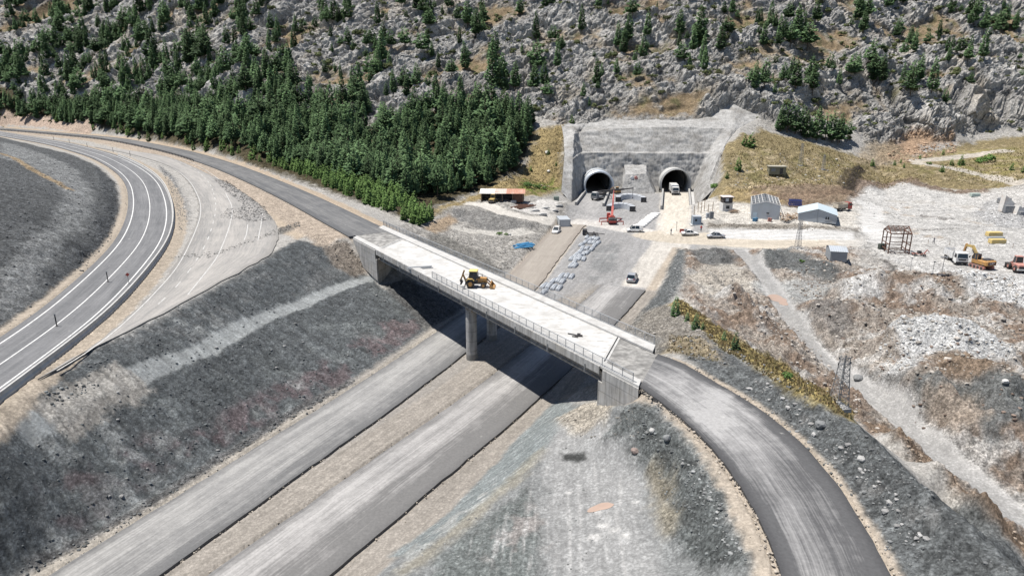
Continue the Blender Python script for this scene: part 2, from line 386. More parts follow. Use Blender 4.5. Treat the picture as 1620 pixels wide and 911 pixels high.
# mountain: photo pixel and distance of each spot
MT = {-260: [(185, 430), (120, 470), (60, 510), (0, 550), (-70, 600)], 0: [(190, 415), (150, 445), (80, 490), (0, 545), (-70, 600)], 130: [(198, 385), (150, 425), (80, 470), (0, 530), (-70, 590)],
      260: [(210, 330), (170, 362), (90, 410), (0, 470), (-70, 530)], 400: [(232, 266), (180, 303), (100, 352), (0, 420), (-70, 480)], 520: [(240, 250), (190, 282), (100, 340), (0, 400), (-70, 455)],
      650: [(282, 233), (205, 270), (150, 296), (80, 338), (0, 385), (-70, 440)], 760: [(250, 248), (195, 272), (130, 304), (0, 372), (-70, 425)], 850: [(285, 243), (250, 254), (200, 271), (110, 312), (0, 367), (-70, 420)],
      1230: [(205, 272), (160, 288), (100, 318), (0, 368), (-70, 420)], 1320: [(235, 268), (190, 290), (100, 328), (0, 378), (-70, 430)], 1430: [(240, 284), (200, 304), (160, 309), (135, 326), (90, 350), (0, 396), (-70, 450)],
      1540: [(235, 294), (205, 316), (166, 319), (150, 328), (120, 338), (60, 368), (0, 402), (-70, 460)], 1640: [(230, 300), (205, 318), (163, 321), (145, 332), (125, 342), (0, 408), (-70, 465)], 1900: [(230, 310), (160, 340), (0, 420), (-70, 480)]}
for px, L in MT.items():
    for py, d in L: PTS.append(aty(px, py, d))
# cut above the tunnels
pz([(904, 323, 0), (915, 312, 0), (928, 303, 0), (960, 303, 0), (1000, 303, 0), (1040, 303, 0), (1093, 303, 0), (1099, 312, 0), (1107, 323, 0)], 2.0)
for r in ([(893, 240, 246), (890, 270, 240), (888, 302, 234)], [(919, 242, 259), (960, 242, 259), (1000, 242, 259), (1050, 242, 259), (1118, 242, 259), (1139, 243, 254)],
          [(914, 211, 265), (966, 204, 265), (1020, 201, 265), (1071, 201, 265), (1146, 204, 265), (1165, 205, 266)],
          [(890, 197, 268), (930, 195, 273), (966, 189, 275), (1040, 189, 275), (1118, 187, 276), (1142, 171, 281), (1163, 164, 284), (1208, 185, 280)],
          [(1000, 150, 290), (1090, 150, 290), (950, 150, 290), (1000, 90, 318), (1090, 90, 318), (1000, 0, 366), (1090, 0, 366), (1000, -70, 420), (1090, -70, 420)]):
    W = [aty(*p) for p in r]; line(W, 3) if len(r) != 9 else spots(*W)
for a in (-620, -300, 0, 300, 600): PTS.append((a, 780, 150 - abs(a) * .02))
for a, b, c in ((-620, 560, 110), (-620, 300, 30), (480, 560, 110), (480, 320, 30), (330, 200, 4), (250, 100, 0), (160, 20, -3), (60, 10, -2), (-60, 10, 1), (-620, 100, 28), (480, 120, 2), (-300, 15, 25), (480, 15, 0), (-620, 15, 28)): PTS.append((a, b, c))

# ------------------------------------------------------------------ triangulate and rasterise to a half-metre height grid
GX0, GY0, GS = -640.0, 12.0, 0.5
GNX, GNY = 2260, 1560
def build_grid():
    P = np.array(PTS, float)
    key = {}
    for p in P: key[(round(p[0] / .6), round(p[1] / .6))] = p
    P = np.array(list(key.values()))
    res = geometry.delaunay_2d_cdt([Vector((p[0], p[1])) for p in P], [], [], 0, 1e-4)
    V = np.array([(v.x, v.y) for v in res[0]]); src = res[3]
    Z = np.array([P[s[0], 2] if s else 0 for s in src])
    H = np.zeros((GNY, GNX), np.float32)
    for f in res[2]:
        a, b, c = V[f[0]], V[f[1]], V[f[2]]; za, zb, zc = Z[f[0]], Z[f[1]], Z[f[2]]
        i0 = max(0, int(math.floor((min(a[0], b[0], c[0]) - GX0) / GS))); i1 = min(GNX - 1, int(math.ceil((max(a[0], b[0], c[0]) - GX0) / GS)))
        j0 = max(0, int(math.floor((min(a[1], b[1], c[1]) - GY0) / GS))); j1 = min(GNY - 1, int(math.ceil((max(a[1], b[1], c[1]) - GY0) / GS)))
        if i1 < i0 or j1 < j0: continue
        X = GX0 + np.arange(i0, i1 + 1) * GS; Y = (GY0 + np.arange(j0, j1 + 1) * GS)[:, None]
        d = (b[1] - c[1]) * (a[0] - c[0]) + (c[0] - b[0]) * (a[1] - c[1])
        if abs(d) < 1e-9: continue
        l1 = ((b[1] - c[1]) * (X - c[0]) + (c[0] - b[0]) * (Y - c[1])) / d
        l2 = ((c[1] - a[1]) * (X - c[0]) + (a[0] - c[0]) * (Y - c[1])) / d
        l3 = 1 - l1 - l2
        m = (l1 >= -1e-6) & (l2 >= -1e-6) & (l3 >= -1e-6)
        S = H[j0:j1 + 1, i0:i1 + 1]; S[m] = (l1 * za + l2 * zb + l3 * zc)[m]
    for _ in range(3):
        H[1:-1] = (H[:-2] + 2 * H[1:-1] + H[2:]) / 4
        H[:, 1:-1] = (H[:, :-2] + 2 * H[:, 1:-1] + H[:, 2:]) / 4
    return H
clock('grid'); HG = build_grid(); clock('grid done')
def H0(x, y):
    x = np.asarray(x, float); y = np.asarray(y, float)
    u = np.clip((x - GX0) / GS, 0, GNX - 1.001); v = np.clip((y - GY0) / GS, 0, GNY - 1.001)
    i = u.astype(int); j = v.astype(int); fu = u - i; fv = v - j
    return (HG[j, i] * (1 - fu) + HG[j, i + 1] * fu) * (1 - fv) + (HG[j + 1, i] * (1 - fu) + HG[j + 1, i + 1] * fu) * fv
_TT = np.concatenate([np.arange(30, 160, .25), np.arange(160, 700, .5)])
def hit0(px, py):
    d = ray(px, py)
    X = d[0] * _TT; Y = d[1] * _TT; Z = CAM_H + d[2] * _TT
    b = np.nonzero(Z < H0(X, Y))[0]
    k = b[0] if len(b) else len(_TT) - 1
    return (X[k], Y[k])
def wpoly(P): return np.array([hit0(x, y) for x, y in P])

# ------------------------------------------------------------------ ground sheet
rows = np.concatenate([np.arange(22, 42, .6), np.arange(42, 118, .25), np.arange(118, 232, .46), np.arange(232, 400, .44), np.arange(400, 560, .85), np.arange(560, 740, 3)])
NU = 831
U = np.linspace(-1, 1, NU)
GXv = (U[None, :] * (rows * .90 + 9)[:, None]); GYv = np.repeat(rows[:, None], NU, 1)
X = GXv.ravel().copy(); Y = GYv.ravel().copy(); Z = H0(X, Y).astype(float)
NV = len(X)
col = np.empty((NV, 3)); col[:] = (.40, .385, .36)
ra = np.full(NV, .10)      # roughness of relief, metres
rockm = np.zeros(NV)       # limestone mask
NZ1 = fbm(X, Y, 9.0, 4, 3); NZ2 = fbm(X, Y, 2.2, 3, 11); NZ3 = fbm(X, Y, 34.0, 3, 23); NZ4 = fbm(X, Y, .8, 2, 29)
WID = rows * .90 + 9
CI = np.arange(NU)
def _cols(x0, x1, r0, r1):
    """column range of the sheet that covers x0..x1 on rows r0..r1"""
    w0, w1 = WID[r0], WID[r1 - 1]
    lo = min(x0 / w0, x0 / w1); hi = max(x1 / w0, x1 / w1)
    return max(0, int((lo + 1) / 2 * (NU - 1)) - 1), min(NU, int((hi + 1) / 2 * (NU - 1)) + 3)
def poly_sd(W, mg):
    """signed distance to polygon (positive inside, clipped at mg): vertex indices near the polygon and their distance"""
    W = np.asarray(W, float)[:, :2]; n = len(W)
    r0 = max(0, int(np.searchsorted(rows, W[:, 1].min() - mg)) - 1); r1 = min(len(rows), int(np.searchsorted(rows, W[:, 1].max() + mg)) + 1)
    if r1 <= r0: return np.zeros(0, int), np.zeros(0)
    c0, c1 = _cols(W[:, 0].min() - mg, W[:, 0].max() + mg, r0, r1)
    if c1 <= c0: return np.zeros(0, int), np.zeros(0)
    ins = np.zeros((r1 - r0, c1 - c0), bool); dm = np.full((r1 - r0, c1 - c0), mg * 1.0)
    for i in range(n):
        ax, ay = W[i]; bx, by = W[(i + 1) % n]
        q0 = int(np.searchsorted(rows, min(ay, by), 'right' if False else 'left')); q1 = int(np.searchsorted(rows, max(ay, by), 'left'))
        q0 = max(q0, r0); q1 = min(q1, r1)
        if q1 > q0 and ay != by:
            yy = rows[q0:q1]; xc = (bx - ax) * (yy - ay) / (by - ay) + ax
            ins[q0 - r0:q1 - r0] ^= GXv[q0:q1, c0:c1] < xc[:, None]
        a0 = max(r0, int(np.searchsorted(rows, min(ay, by) - mg))); a1 = min(r1, int(np.searchsorted(rows, max(ay, by) + mg)) + 1)
        if a1 <= a0: continue
        k0, k1 = _cols(min(ax, bx) - mg, max(ax, bx) + mg, a0, a1); k0 = max(k0, c0); k1 = min(k1, c1)
        if k1 <= k0: continue
        x = GXv[a0:a1, k0:k1]; y = GYv[a0:a1, k0:k1]
        ex, ey = bx - ax, by - ay; L = ex * ex + ey * ey + 1e-12
        tt = np.clip(((x - ax) * ex + (y - ay) * ey) / L, 0, 1)
        S = dm[a0 - r0:a1 - r0, k0 - c0:k1 - c0]
        np.minimum(S, np.hypot(x - ax - tt * ex, y - ay - tt * ey), out=S)
    idx = (np.arange(r0, r1)[:, None] * NU + np.arange(c0, c1)[None, :])
    sd = np.where(ins, dm, -dm)
    m = sd > -mg
    return idx[m], sd[m]
def thin(W, tol=.12):
    """drop points of a polygon that lie on the line of their neighbours"""
    W = np.asarray(W, float)[:, :2]
    def dp(a, b):
        if b <= a + 1: return [a]
        p, q = W[a], W[b]; e = q - p; L = np.hypot(*e) + 1e-9
        d = np.abs((W[a + 1:b, 0] - p[0]) * e[1] - (W[a + 1:b, 1] - p[1]) * e[0]) / L if L > 1e-6 else np.hypot(*(W[a + 1:b] - p).T)
        k = int(np.argmax(d))
        if d[k] < tol: return [a]
        return dp(a, a + 1 + k) + dp(a + 1 + k, b)
    if len(W) < 12: return W
    h = len(W) // 2
    return W[dp(0, h) + dp(h, len(W) - 1) + [len(W) - 1]]
def region(W, feather=1.0, wob=1.0):
    idx, sd = poly_sd(thin(W), feather + wob * 1.6 + .3)
    sd = sd + wob * (NZ1[idx] + .6 * NZ2[idx] + .5 * NZ4[idx])
    return idx, sstep(-feather, feather, sd)
def paint(W, c, feather=1.0, wob=1.0, amt=1.0, rough=None, rock=None, px=True, breakup=None):
    if px: W = wpoly(W)
    idx, w = region(W, feather, wob)
    if rough is not None: ra[idx] += (rough - ra[idx]) * w
    if rock is not None: rockm[idx] += (rock - rockm[idx]) * w
    w = w * amt
    if breakup is not None:                          # only where a noise is high: patchy
        n = fbm(X[idx], Y[idx], breakup[0], 6, breakup[2] if len(breakup) > 2 else 77, gain=.6)
        w = w * sstep(breakup[1] - .12, breakup[1] + .12, n)
    if c is not None: col[idx] += (np.array(c) - col[idx]) * w[:, None]
    return idx, w
def stroke(P, width, c, z=None, feather=.5, wob=.3, amt=1.0, rough=None, breakup=None):
    """band along a pixel polyline lying on the ground"""
    W = catmull([hit0(*p) for p in P], 1.0)
    W = smooth(W, 4)
    A = offset_line(W, -width / 2); B = offset_line(W, width / 2)[::-1]
    return paint(np.vstack([A, B]), c, feather, wob, amt, rough, px=False, breakup=breakup)
rill = np.zeros(NV)
def streak(W, ang, across, along, amp, seed, feather=1.0, px=True, tint=None, rel=0.0):
    """drag marks: colour varied by a noise stretched along one direction (degrees)"""
    if px: W = wpoly(W)
    idx, w = region(W, feather, .5)
    c_, s_ = math.cos(math.radians(ang)), math.sin(math.radians(ang))
    u = X[idx] * c_ + Y[idx] * s_; v = -X[idx] * s_ + Y[idx] * c_
    n = fbm(u / along + .15 * NZ1[idx], v / across + .4 * NZ1[idx], 1.0, 4, seed, gain=.6)
    col[idx] *= (1 + amp * 1.6 * n * w)[:, None]
    if rel: rill[idx] += rel * n * w
    if tint is not None:
        k = sstep(.12, .4, n) * w * .6; col[idx] += (np.array(tint) - col[idx]) * k[:, None]
def corridor(k, wl, wr):
    C, A, B = RD[k]; return np.vstack([offset_line(C, -wl), offset_line(C, wr)[::-1]])

# colours of the ground (albedo)
DARK = (.108, .117, .121); SAND = (.42, .365, .30); DUST = (.46, .43, .385); WHITE = (.62, .60, .56); TAN = (.50, .43, .335); BROWN = (.25, .185, .14); GRASS = (.26, .212, .118); LGREY = (.31, .315, .31)
# mountain and forest floor
paint([(-330, 215), (0, 184), (70, 190), (200, 210), (340, 238), (470, 285), (560, 318), (640, 350), (700, 332), (760, 308), (830, 300), (890, 300), (892, 200), (960, 190), (1118, 187), (1160, 165), (1210, 186), (1150, 245), (1145, 300),
       (1250, 300), (1340, 285), (1480, 285), (1620, 300), (1900, 300), (1900, -65), (-330, -65)], None, 2, 2, rough=.5)
paint([(-330, 150), (0, 130), (250, 150), (420, 190), (600, 200), (700, 170), (850, 178), (893, 196), (960, 190), (1118, 187), (1160, 165), (1210, 186), (1235, 200), (1330, 190), (1385, 235), (1440, 210), (1480, 225), (1560, 205), (1620, 196),
       (1900, 190), (1900, -66), (-330, -66)], (.40, .385, .365), 3, 4, rough=.5, rock=1.0)
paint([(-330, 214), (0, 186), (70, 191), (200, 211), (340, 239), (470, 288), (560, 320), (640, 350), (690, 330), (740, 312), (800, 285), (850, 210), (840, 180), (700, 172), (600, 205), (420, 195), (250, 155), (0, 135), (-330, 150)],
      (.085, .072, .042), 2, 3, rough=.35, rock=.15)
paint([(1060, 240), (1700, 180), (1700, 320), (1130, 320)], GRASS, 4, 3, amt=0)
paint([(690, 330), (740, 312), (800, 285), (852, 205), (893, 198), (890, 300), (840, 312), (760, 318), (720, 345), (660, 360), (640, 345)], (.30, .235, .12), 1.5, 2, rough=.3, rock=0)
paint([(810, 306), (830, 285), (880, 278), (888, 302), (850, 310)], (.13, .17, .035), 1.5, 1.5, amt=.8, breakup=(5, -.05))
paint([(1140, 245), (1205, 206), (1240, 215), (1330, 240), (1400, 262), (1480, 240), (1560, 222), (1700, 205), (1750, 300), (1620, 285), (1560, 302), (1480, 298), (1420, 288), (1352, 290), (1335, 318), (1250, 326), (1150, 322), (1112, 318), (1138, 290)],
      GRASS, 1.5, 2.5, rough=.3, rock=0)
paint([(1180, 318), (1190, 298), (1260, 294), (1340, 296), (1350, 320), (1260, 330)], (.25, .19, .135), 1.5, 2, rough=.4)
paint([(1130, 322), (1150, 300), (1230, 305), (1240, 325)], (.33, .25, .13), 2, 2, amt=.7)
paint([(1500, 240), (1620, 232), (1620, 275), (1500, 272)], (.30, .27, .10), 2, 2, amt=.6, breakup=(9, 0))
paint([(1140, 300), (1160, 245), (1350, 250), (1480, 255), (1620, 225), (1620, 290), (1400, 285), (1200, 300)], (.16, .15, .06), 2, 2, amt=.55, breakup=(7, .08, 5))
paint([(1140, 310), (1160, 245), (1350, 250), (1620, 225), (1620, 290), (1400, 285), (1200, 310)], (.40, .33, .22), 2, 2, amt=.7, breakup=(4, .12, 8))
paint([(1345, 330), (1350, 292), (1420, 290), (1500, 303), (1560, 305), (1620, 300), (1900, 330), (1900, 420), (1380, 400)], (.50, .485, .46), 2, 2.5, rough=.2, rock=0)
paint([(1420, 225), (1440, 190), (1500, 205), (1510, 225), (1460, 232), (1440, 255), (1380, 260), (1390, 235)], (.42, .27, .16), 2, 2.5, amt=.8, rough=.5)
paint([(1350, 258), (1380, 225), (1420, 232), (1450, 250), (1400, 265)], (.36, .29, .20), 2, 2.5, amt=.8, rough=.4, rock=.2)
stroke([(1440, 256), (1490, 252), (1540, 246), (1600, 238)], 5, (.47, .43, .37), rough=.1, wob=1)
stroke([(1446, 258), (1500, 266), (1560, 280), (1620, 292)], 5, (.47, .43, .37), rough=.1, wob=1)
paint([(1345, 298), (1360, 285), (1362, 268), (1338, 268), (1322, 290)], (.10, .08, .06), 1, 1.5, amt=.75, rough=.5)
# valley between forest and carriageway
paint([(640, 352), (700, 335), (760, 318), (850, 312), (895, 322), (905, 345), (888, 362), (850, 390), (799, 434), (700, 410), (640, 372)], (.35, .335, .31), 1.5, 1.5, rough=.28, rock=0)
paint([(715, 332), (760, 333), (830, 353), (822, 368), (770, 366), (725, 350)], (.23, .225, .215), 1, 1, rough=.25)
paint([(640, 372), (690, 370), (760, 400), (799, 434), (760, 432), (700, 405)], (.17, .165, .15), 1, 1.5, rough=.3, amt=.8)
stroke([(735, 322), (770, 326), (800, 338), (850, 350), (900, 352), (960, 362), (1010, 368)], 6, (.60, .57, .52), wob=.8, rough=.05)
stroke([(690, 352), (740, 366), (800, 372), (840, 366)], 4, (.50, .48, .44), wob=.8, rough=.12)
paint([(800, 330), (850, 318), (898, 318), (868, 342), (838, 340)], (.58, .56, .53), .8, 1, rough=.12)
paint([(668, 362), (712, 340), (722, 352), (690, 372)], (.36, .28, .20), 1, 1, rough=.25)
# floor of the cut
paint([(905, 322), (930, 306), (1095, 306), (1106, 322), (1115, 345), (1100, 395), (1072, 392), (1040, 462), (985, 530), (830, 560), (760, 470), (800, 434), (866, 376), (890, 350)], (.33, .325, .32), 1, .6, rough=.06, rock=0)
paint(corridor('west', 6.6, 9.5), (.30, .28, .255), .5, .4, rough=.05, px=False)
paint(corridor('east', 9.0, 9.2), (.31, .283, .25), .5, .4, rough=.05, px=False)
paint(corridor('west_base', 4.4, 4.4), (.43, .385, .33), .4, .3, rough=.04, px=False)
stroke([(1022, 456), (1040, 420), (1062, 385), (1068, 340), (1068, 305)], 9.5, (.53, .50, .455), wob=.5, rough=.04)
stroke([(1030, 460), (1052, 425), (1072, 392)], 2.2, SAND, wob=.3, rough=.05)
stroke([(905, 350), (960, 356), (1010, 366), (1060, 372)], 8, (.56, .535, .50), wob=1.5, rough=.03)
stroke([(1020, 368), (1060, 378), (1120, 380), (1200, 385), (1300, 388), (1400, 388), (1500, 390), (1640, 396)], 11, (.52, .465, .385), wob=1.0, rough=.04)
stroke([(1330, 388), (1420, 388), (1500, 390), (1640, 396)], 13, (.54, .525, .50), wob=1.5, rough=.05, amt=.7)
paint([(910, 345), (930, 312), (960, 312), (940, 345), (1000, 350), (1030, 345), (1010, 365), (960, 355)], (.42, .41, .40), 2, 2, amt=.7)
paint([(925, 370), (1000, 368), (985, 440), (905, 470), (880, 470)], (.30, .295, .29), 1.5, 1.5, amt=.8)
paint([(935, 395), (985, 380), (975, 430), (930, 450)], (.20, .205, .205), 1.5, 1.5, amt=.7, breakup=(8, .02))
paint([(1047, 336), (1052, 306), (1088, 306), (1092, 336), (1085, 370), (1050, 372)], (.60, .555, .48), 1, .6, rough=.03)
# yard, slab, shelf
paint([(1098, 322), (1150, 322), (1250, 330), (1350, 325), (1380, 330), (1370, 360), (1120, 358), (1100, 345)], (.55, .52, .47), 1.2, 1.5, rough=.16)
paint([(1120, 353), (1200, 356), (1290, 360), (1360, 364), (1358, 369), (1280, 366), (1120, 362)], (.30, .275, .24), .6, .8, rough=.3)
paint([(1122, 377), (1122, 363), (1200, 364), (1350, 369), (1352, 381), (1200, 380)], (.59, .58, .56), .4, .3, rough=.03)
paint([(1355, 300), (1420, 295), (1500, 310), (1620, 330), (1760, 345), (1760, 460), (1480, 455), (1380, 440), (1345, 405), (1365, 380)], (.49, .48, .46), 2, 2, rough=.16, amt=.9)
paint([(1345, 350), (1380, 330), (1620, 350), (1620, 385), (1380, 380)], (.44, .43, .41), 1.5, 1.5, amt=.7, breakup=(6, .02, 31))
paint([(1355, 310), (1620, 330), (1620, 385), (1360, 380)], (.40, .30, .20), 1, 1, amt=.5, breakup=(8, .3, 41))
# tip area
paint([(1080, 395), (1350, 392), (1480, 440), (1640, 460), (1900, 540), (1900, 940), (1640, 905), (1560, 845), (1440, 735), (1345, 655), (1250, 600), (1150, 540), (1085, 470)], (.36, .32, .28), 1.2, 1.5, rough=.62)
paint([(1080, 395), (1350, 392), (1480, 440), (1640, 460), (1900, 540), (1900, 940), (1640, 905), (1440, 735), (1250, 600), (1085, 470)], BROWN, 1, 1.5, amt=.85, breakup=(11, .02, 51))
paint([(1080, 395), (1350, 392), (1480, 440), (1640, 460), (1900, 540), (1900, 940), (1640, 905), (1440, 735), (1250, 600), (1085, 470)], (.52, .51, .49), 1, 1.5, amt=.8, breakup=(8, .16, 61))
paint([(1085, 396), (1150, 394), (1170, 410), (1160, 425), (1110, 420)], (.14, .145, .145), 1, 1.2, amt=.9, rough=.35)
paint([(1195, 402), (1245, 396), (1290, 415), (1330, 440), (1320, 450), (1250, 432), (1210, 425)], (.12, .13, .132), 1, 1.2, amt=.9, rough=.35)
paint([(1105, 420), (1165, 418), (1195, 455), (1170, 470), (1115, 470), (1090, 440)], (.43, .40, .35), 1.5, 1.5, amt=.8, rough=.2)
paint([(1190, 450), (1300, 445), (1330, 470), (1260, 485), (1220, 480)], (.33, .34, .335), 1.5, 1.5, amt=.8, rough=.2)
paint([(1310, 455), (1380, 470), (1395, 482), (1330, 490)], (.55, .545, .53), 1.2, 1.2, amt=.9, rough=.3)
paint([(1470, 445), (1520, 432), (1640, 455), (1700, 500), (1620, 497), (1530, 485)], (.60, .595, .58), 1.2, 1.5, rough=.35)
paint([(1380, 405), (1480, 420), (1600, 445), (1480, 452), (1400, 430)], (.56, .55, .53), 1.2, 1.5, amt=.7, rough=.3)
paint([(1385, 545), (1420, 530), (1500, 528), (1570, 545), (1600, 560), (1590, 590), (1540, 600), (1480, 575), (1440, 615), (1395, 612), (1425, 570)], (.56, .56, .55), .9, 1.2, rough=.4)
paint([(1460, 575), (1530, 585), (1600, 590), (1620, 625), (1540, 635), (1460, 620)], (.25, .19, .14), 1.2, 1.5, rough=.4)
paint([(1270, 500), (1330, 490), (1350, 530), (1330, 550), (1290, 530)], (.21, .20, .19), 1, 1.5, amt=.8)
paint([(1440, 640), (1500, 622), (1590, 640), (1640, 640), (1640, 700), (1560, 720), (1530, 690), (1450, 660)], (.15, .165, .168), 1.2, 1.8, amt=.85, rough=.4)
paint([(1460, 655), (1530, 645), (1560, 690), (1500, 705)], (.36, .30, .245), 1, 1.5, amt=.85, rough=.4)
paint([(1345, 660), (1400, 672), (1480, 740), (1560, 810), (1640, 870), (1640, 905), (1560, 845), (1440, 735)], (.27, .20, .145), .8, 1.2, rough=.45)
paint([(1360, 590), (1410, 605), (1430, 622), (1400, 632), (1370, 618)], (.20, .20, .195), 1, 1, amt=.8)
stroke([(1168, 394), (1200, 425), (1225, 460), (1250, 505), (1295, 560), (1345, 605), (1410, 655), (1490, 725), (1560, 780), (1640, 845), (1740, 920)], 4.0, (.335, .33, .32), wob=.5, rough=.05)
W_ = [(1168, 394), (1200, 425), (1225, 460), (1250, 505), (1295, 560), (1345, 605), (1410, 655), (1490, 725), (1560, 780), (1640, 845), (1740, 920)]
for off in (-1.5, 1.5):
    Wt = smooth(catmull([hit0(*p) for p in W_], 1.0), 4); Wt = offset_line(Wt, off)
    paint(np.vstack([offset_line(Wt, -.35), offset_line(Wt, .35)[::-1]]), (.47, .46, .445), .3, .3, .6, px=False)
# ridge with dry grass and cut face above the ramp
paint([(1072, 393), (1086, 398), (1080, 440), (1062, 478), (1100, 512), (1140, 548), (1200, 586), (1260, 615), (1340, 658), (1420, 733), (1520, 817), (1620, 897), (1640, 960), (1400, 905), (1330, 770), (1230, 665), (1120, 597), (1045, 560), (985, 528), (1040, 465)],
      (.135, .143, .144), .8, .8, rough=.22, rock=0)
paint([(985, 528), (1020, 495), (1062, 480), (1120, 530), (1150, 580), (1045, 558)], (.27, .25, .22), 1.2, 1.5, rough=.3)
paint([(1055, 560), (1060, 530), (1110, 540), (1140, 575)], (.31, .25, .15), 1, 1.5, amt=.7)
paint([(1072, 475), (1110, 500), (1170, 545), (1240, 580), (1300, 615), (1352, 655), (1345, 668), (1262, 628), (1200, 590), (1140, 552), (1098, 515), (1062, 484)], (.33, .265, .115), .7, .9, rough=.25)
paint([(1180, 592), (1290, 640), (1400, 735), (1600, 905), (1500, 905), (1330, 745)], (.33, .325, .315), .8, 1.2, amt=.6, breakup=(3.5, .22, 71), rough=.3)
# ramp shoulders
paint(np.vstack([offset_line(RD['ramp'][1], 1.9), offset_line(RD['ramp'][2], -.8)[::-1]]), SAND, .25, .3, rough=.05, px=False)
# bottom centre
paint([(881, 634), (925, 642), (990, 640), (1040, 640), (1110, 731), (1144, 807), (1189, 890), (1200, 960), (560, 960), (640, 868), (708, 813), (780, 739), (832, 683)], (.235, .242, .24), .5, .5, rough=.1)
paint([(616, 880), (708, 813), (780, 739), (832, 683), (881, 634), (910, 645), (894, 668), (863, 712), (832, 740), (786, 783), (727, 829), (650, 885)], (.215, .237, .237), .4, .5, rough=.08)
paint([(700, 845), (786, 775), (860, 705), (868, 715), (790, 790), (710, 862), (640, 915), (620, 912)], (.29, .262, .20), .7, 1.0, amt=.6, rough=.08)
paint([(630, 880), (710, 822), (780, 765), (790, 772), (715, 835), (640, 895)], (.42, .42, .40), .35, .5, amt=.6, breakup=(1.6, .0, 81))
paint([(890, 665), (960, 655), (985, 690), (1010, 760), (1040, 860), (1050, 930), (880, 930), (850, 800), (860, 720)], (.335, .335, .33), 1.2, 1.2, amt=.85, rough=.07)
paint([(880, 662), (925, 640), (985, 640), (960, 668), (905, 690)], (.42, .38, .32), .7, .8, amt=.9, rough=.2)
paint([(985, 650), (1025, 645), (1070, 690), (1110, 735), (1140, 780), (1150, 820), (1180, 870), (1190, 905), (1110, 905), (1060, 850), (1040, 760), (1000, 700), (960, 690)], (.135, .145, .143), .7, 1, rough=.25)
paint([(1030, 745), (1060, 760), (1075, 830), (1050, 860), (1030, 800)], (.30, .265, .20), .8, 1, amt=.7)
paint([(700, 880), (830, 780), (850, 830), (840, 930), (690, 930)], (.135, .15, .145), 1, 1.2, amt=.8, rough=.14)
paint([(760, 850), (840, 800), (870, 860), (860, 905), (780, 900)], (.34, .31, .295), .8, 1, amt=.7, breakup=(4, .12, 91))
paint([(886, 718), (925, 716), (928, 730), (890, 732)], (.07, .072, .07), .25, .4, rough=.1)
for cx, cy, s in [(955, 832, 9), (972, 838, 8), (940, 850, 7), (899, 780, 5), (990, 846, 6), (945, 812, 7), (1005, 795, 4)]:
    paint([(cx - s, cy - s * .5), (cx + s, cy - s * .4), (cx + s * .8, cy + s * .5), (cx - s * .9, cy + s * .6)], (.60, .59, .57), .25, .4, amt=.85)
# left cut slope
T1 = [(-120, 1010), (50, 905), (190, 825), (296, 760), (385, 703), (480, 644), (560, 600), (625, 558), (674, 522), (650, 480), (604, 456)]
paint(T1 + [(590, 440), (548, 420), (522, 388), (470, 380), (427, 403), (356, 444), (267, 492), (190, 530), (116, 566), (49, 601), (-60, 660), (-260, 800)], DARK, .6, .6, rough=.16, rock=0)
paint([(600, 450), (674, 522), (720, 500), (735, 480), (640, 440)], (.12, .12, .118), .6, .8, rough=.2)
for P, c, a, br in (([(60, 780), (200, 715), (330, 655), (480, 590), (600, 515), (660, 525), (560, 600), (385, 695), (250, 760), (90, 850)], (.150, .110, .115), .6, (6, .06, 101)),
                    ([(0, 780), (120, 735), (300, 690), (260, 760), (60, 880), (0, 860)], (.155, .116, .12), .55, (5, .06, 102)),
                    ([(560, 530), (640, 495), (665, 520), (600, 560)], (.175, .130, .133), .6, (5, -.05, 103)),
                    ([(0, 690), (200, 640), (420, 560), (600, 450), (640, 500), (480, 640), (190, 825), (0, 905)], (.185, .20, .20), .55, (7, .12, 104)),
                    ([(60, 620), (150, 610), (330, 545), (480, 470), (560, 430), (520, 385), (356, 450), (116, 572)], (.18, .185, .185), .5, (5, .08, 105)),
                    ([(0, 700), (130, 650), (300, 590), (460, 520), (560, 470), (520, 560), (300, 700), (100, 800)], (.082, .090, .094), .55, (9, .05, 106))):
    paint(P, c, .8, 1.2, amt=a, breakup=br)
for px_, py_, L_ in [(66, 830, 60), (175, 760, 50), (230, 755, 40), (250, 690, 35), (75, 690, 30), (395, 640, 30), (330, 500, 40), (290, 510, 30), (455, 600, 30), (150, 660, 60)]:
    a = np.array(hit0(px_, py_)); d = np.array([.89, -.46]) * L_ * .09
    Wq = np.array([a - [.5, .6], a + [.5, .6], a + d + [1.0, 1.3], a + d - [.8, 1.0]])
    paint(Wq, (.30, .31, .305), .5, .7, amt=.55, px=False, breakup=(1.6, -.1, 110))
stroke([(30, 690), (71, 662), (120, 638), (166, 613), (237, 585), (326, 553), (415, 504), (480, 481), (545, 453), (595, 437)], 2.6, (.30, .315, .315), wob=.5, rough=.06, feather=.4)
stroke([(71, 662), (120, 638), (166, 613), (210, 596)], 5, (.35, .33, .30), wob=1.2, rough=.12, amt=.8)
paint([(505, 388), (545, 380), (575, 415), (585, 432), (560, 440), (530, 425)], (.235, .205, .175), .6, .8, rough=.3)
stroke([(50, 906), (190, 829), (296, 765), (385, 708), (480, 649), (560, 605)], 1.6, (.15, .15, .15), wob=.5, rough=.35)
stroke([(40, 925), (190, 838), (296, 774), (385, 717), (480, 657), (560, 612), (640, 560), (690, 522)], 1.3, (.42, .385, .335), wob=.3, rough=.05)
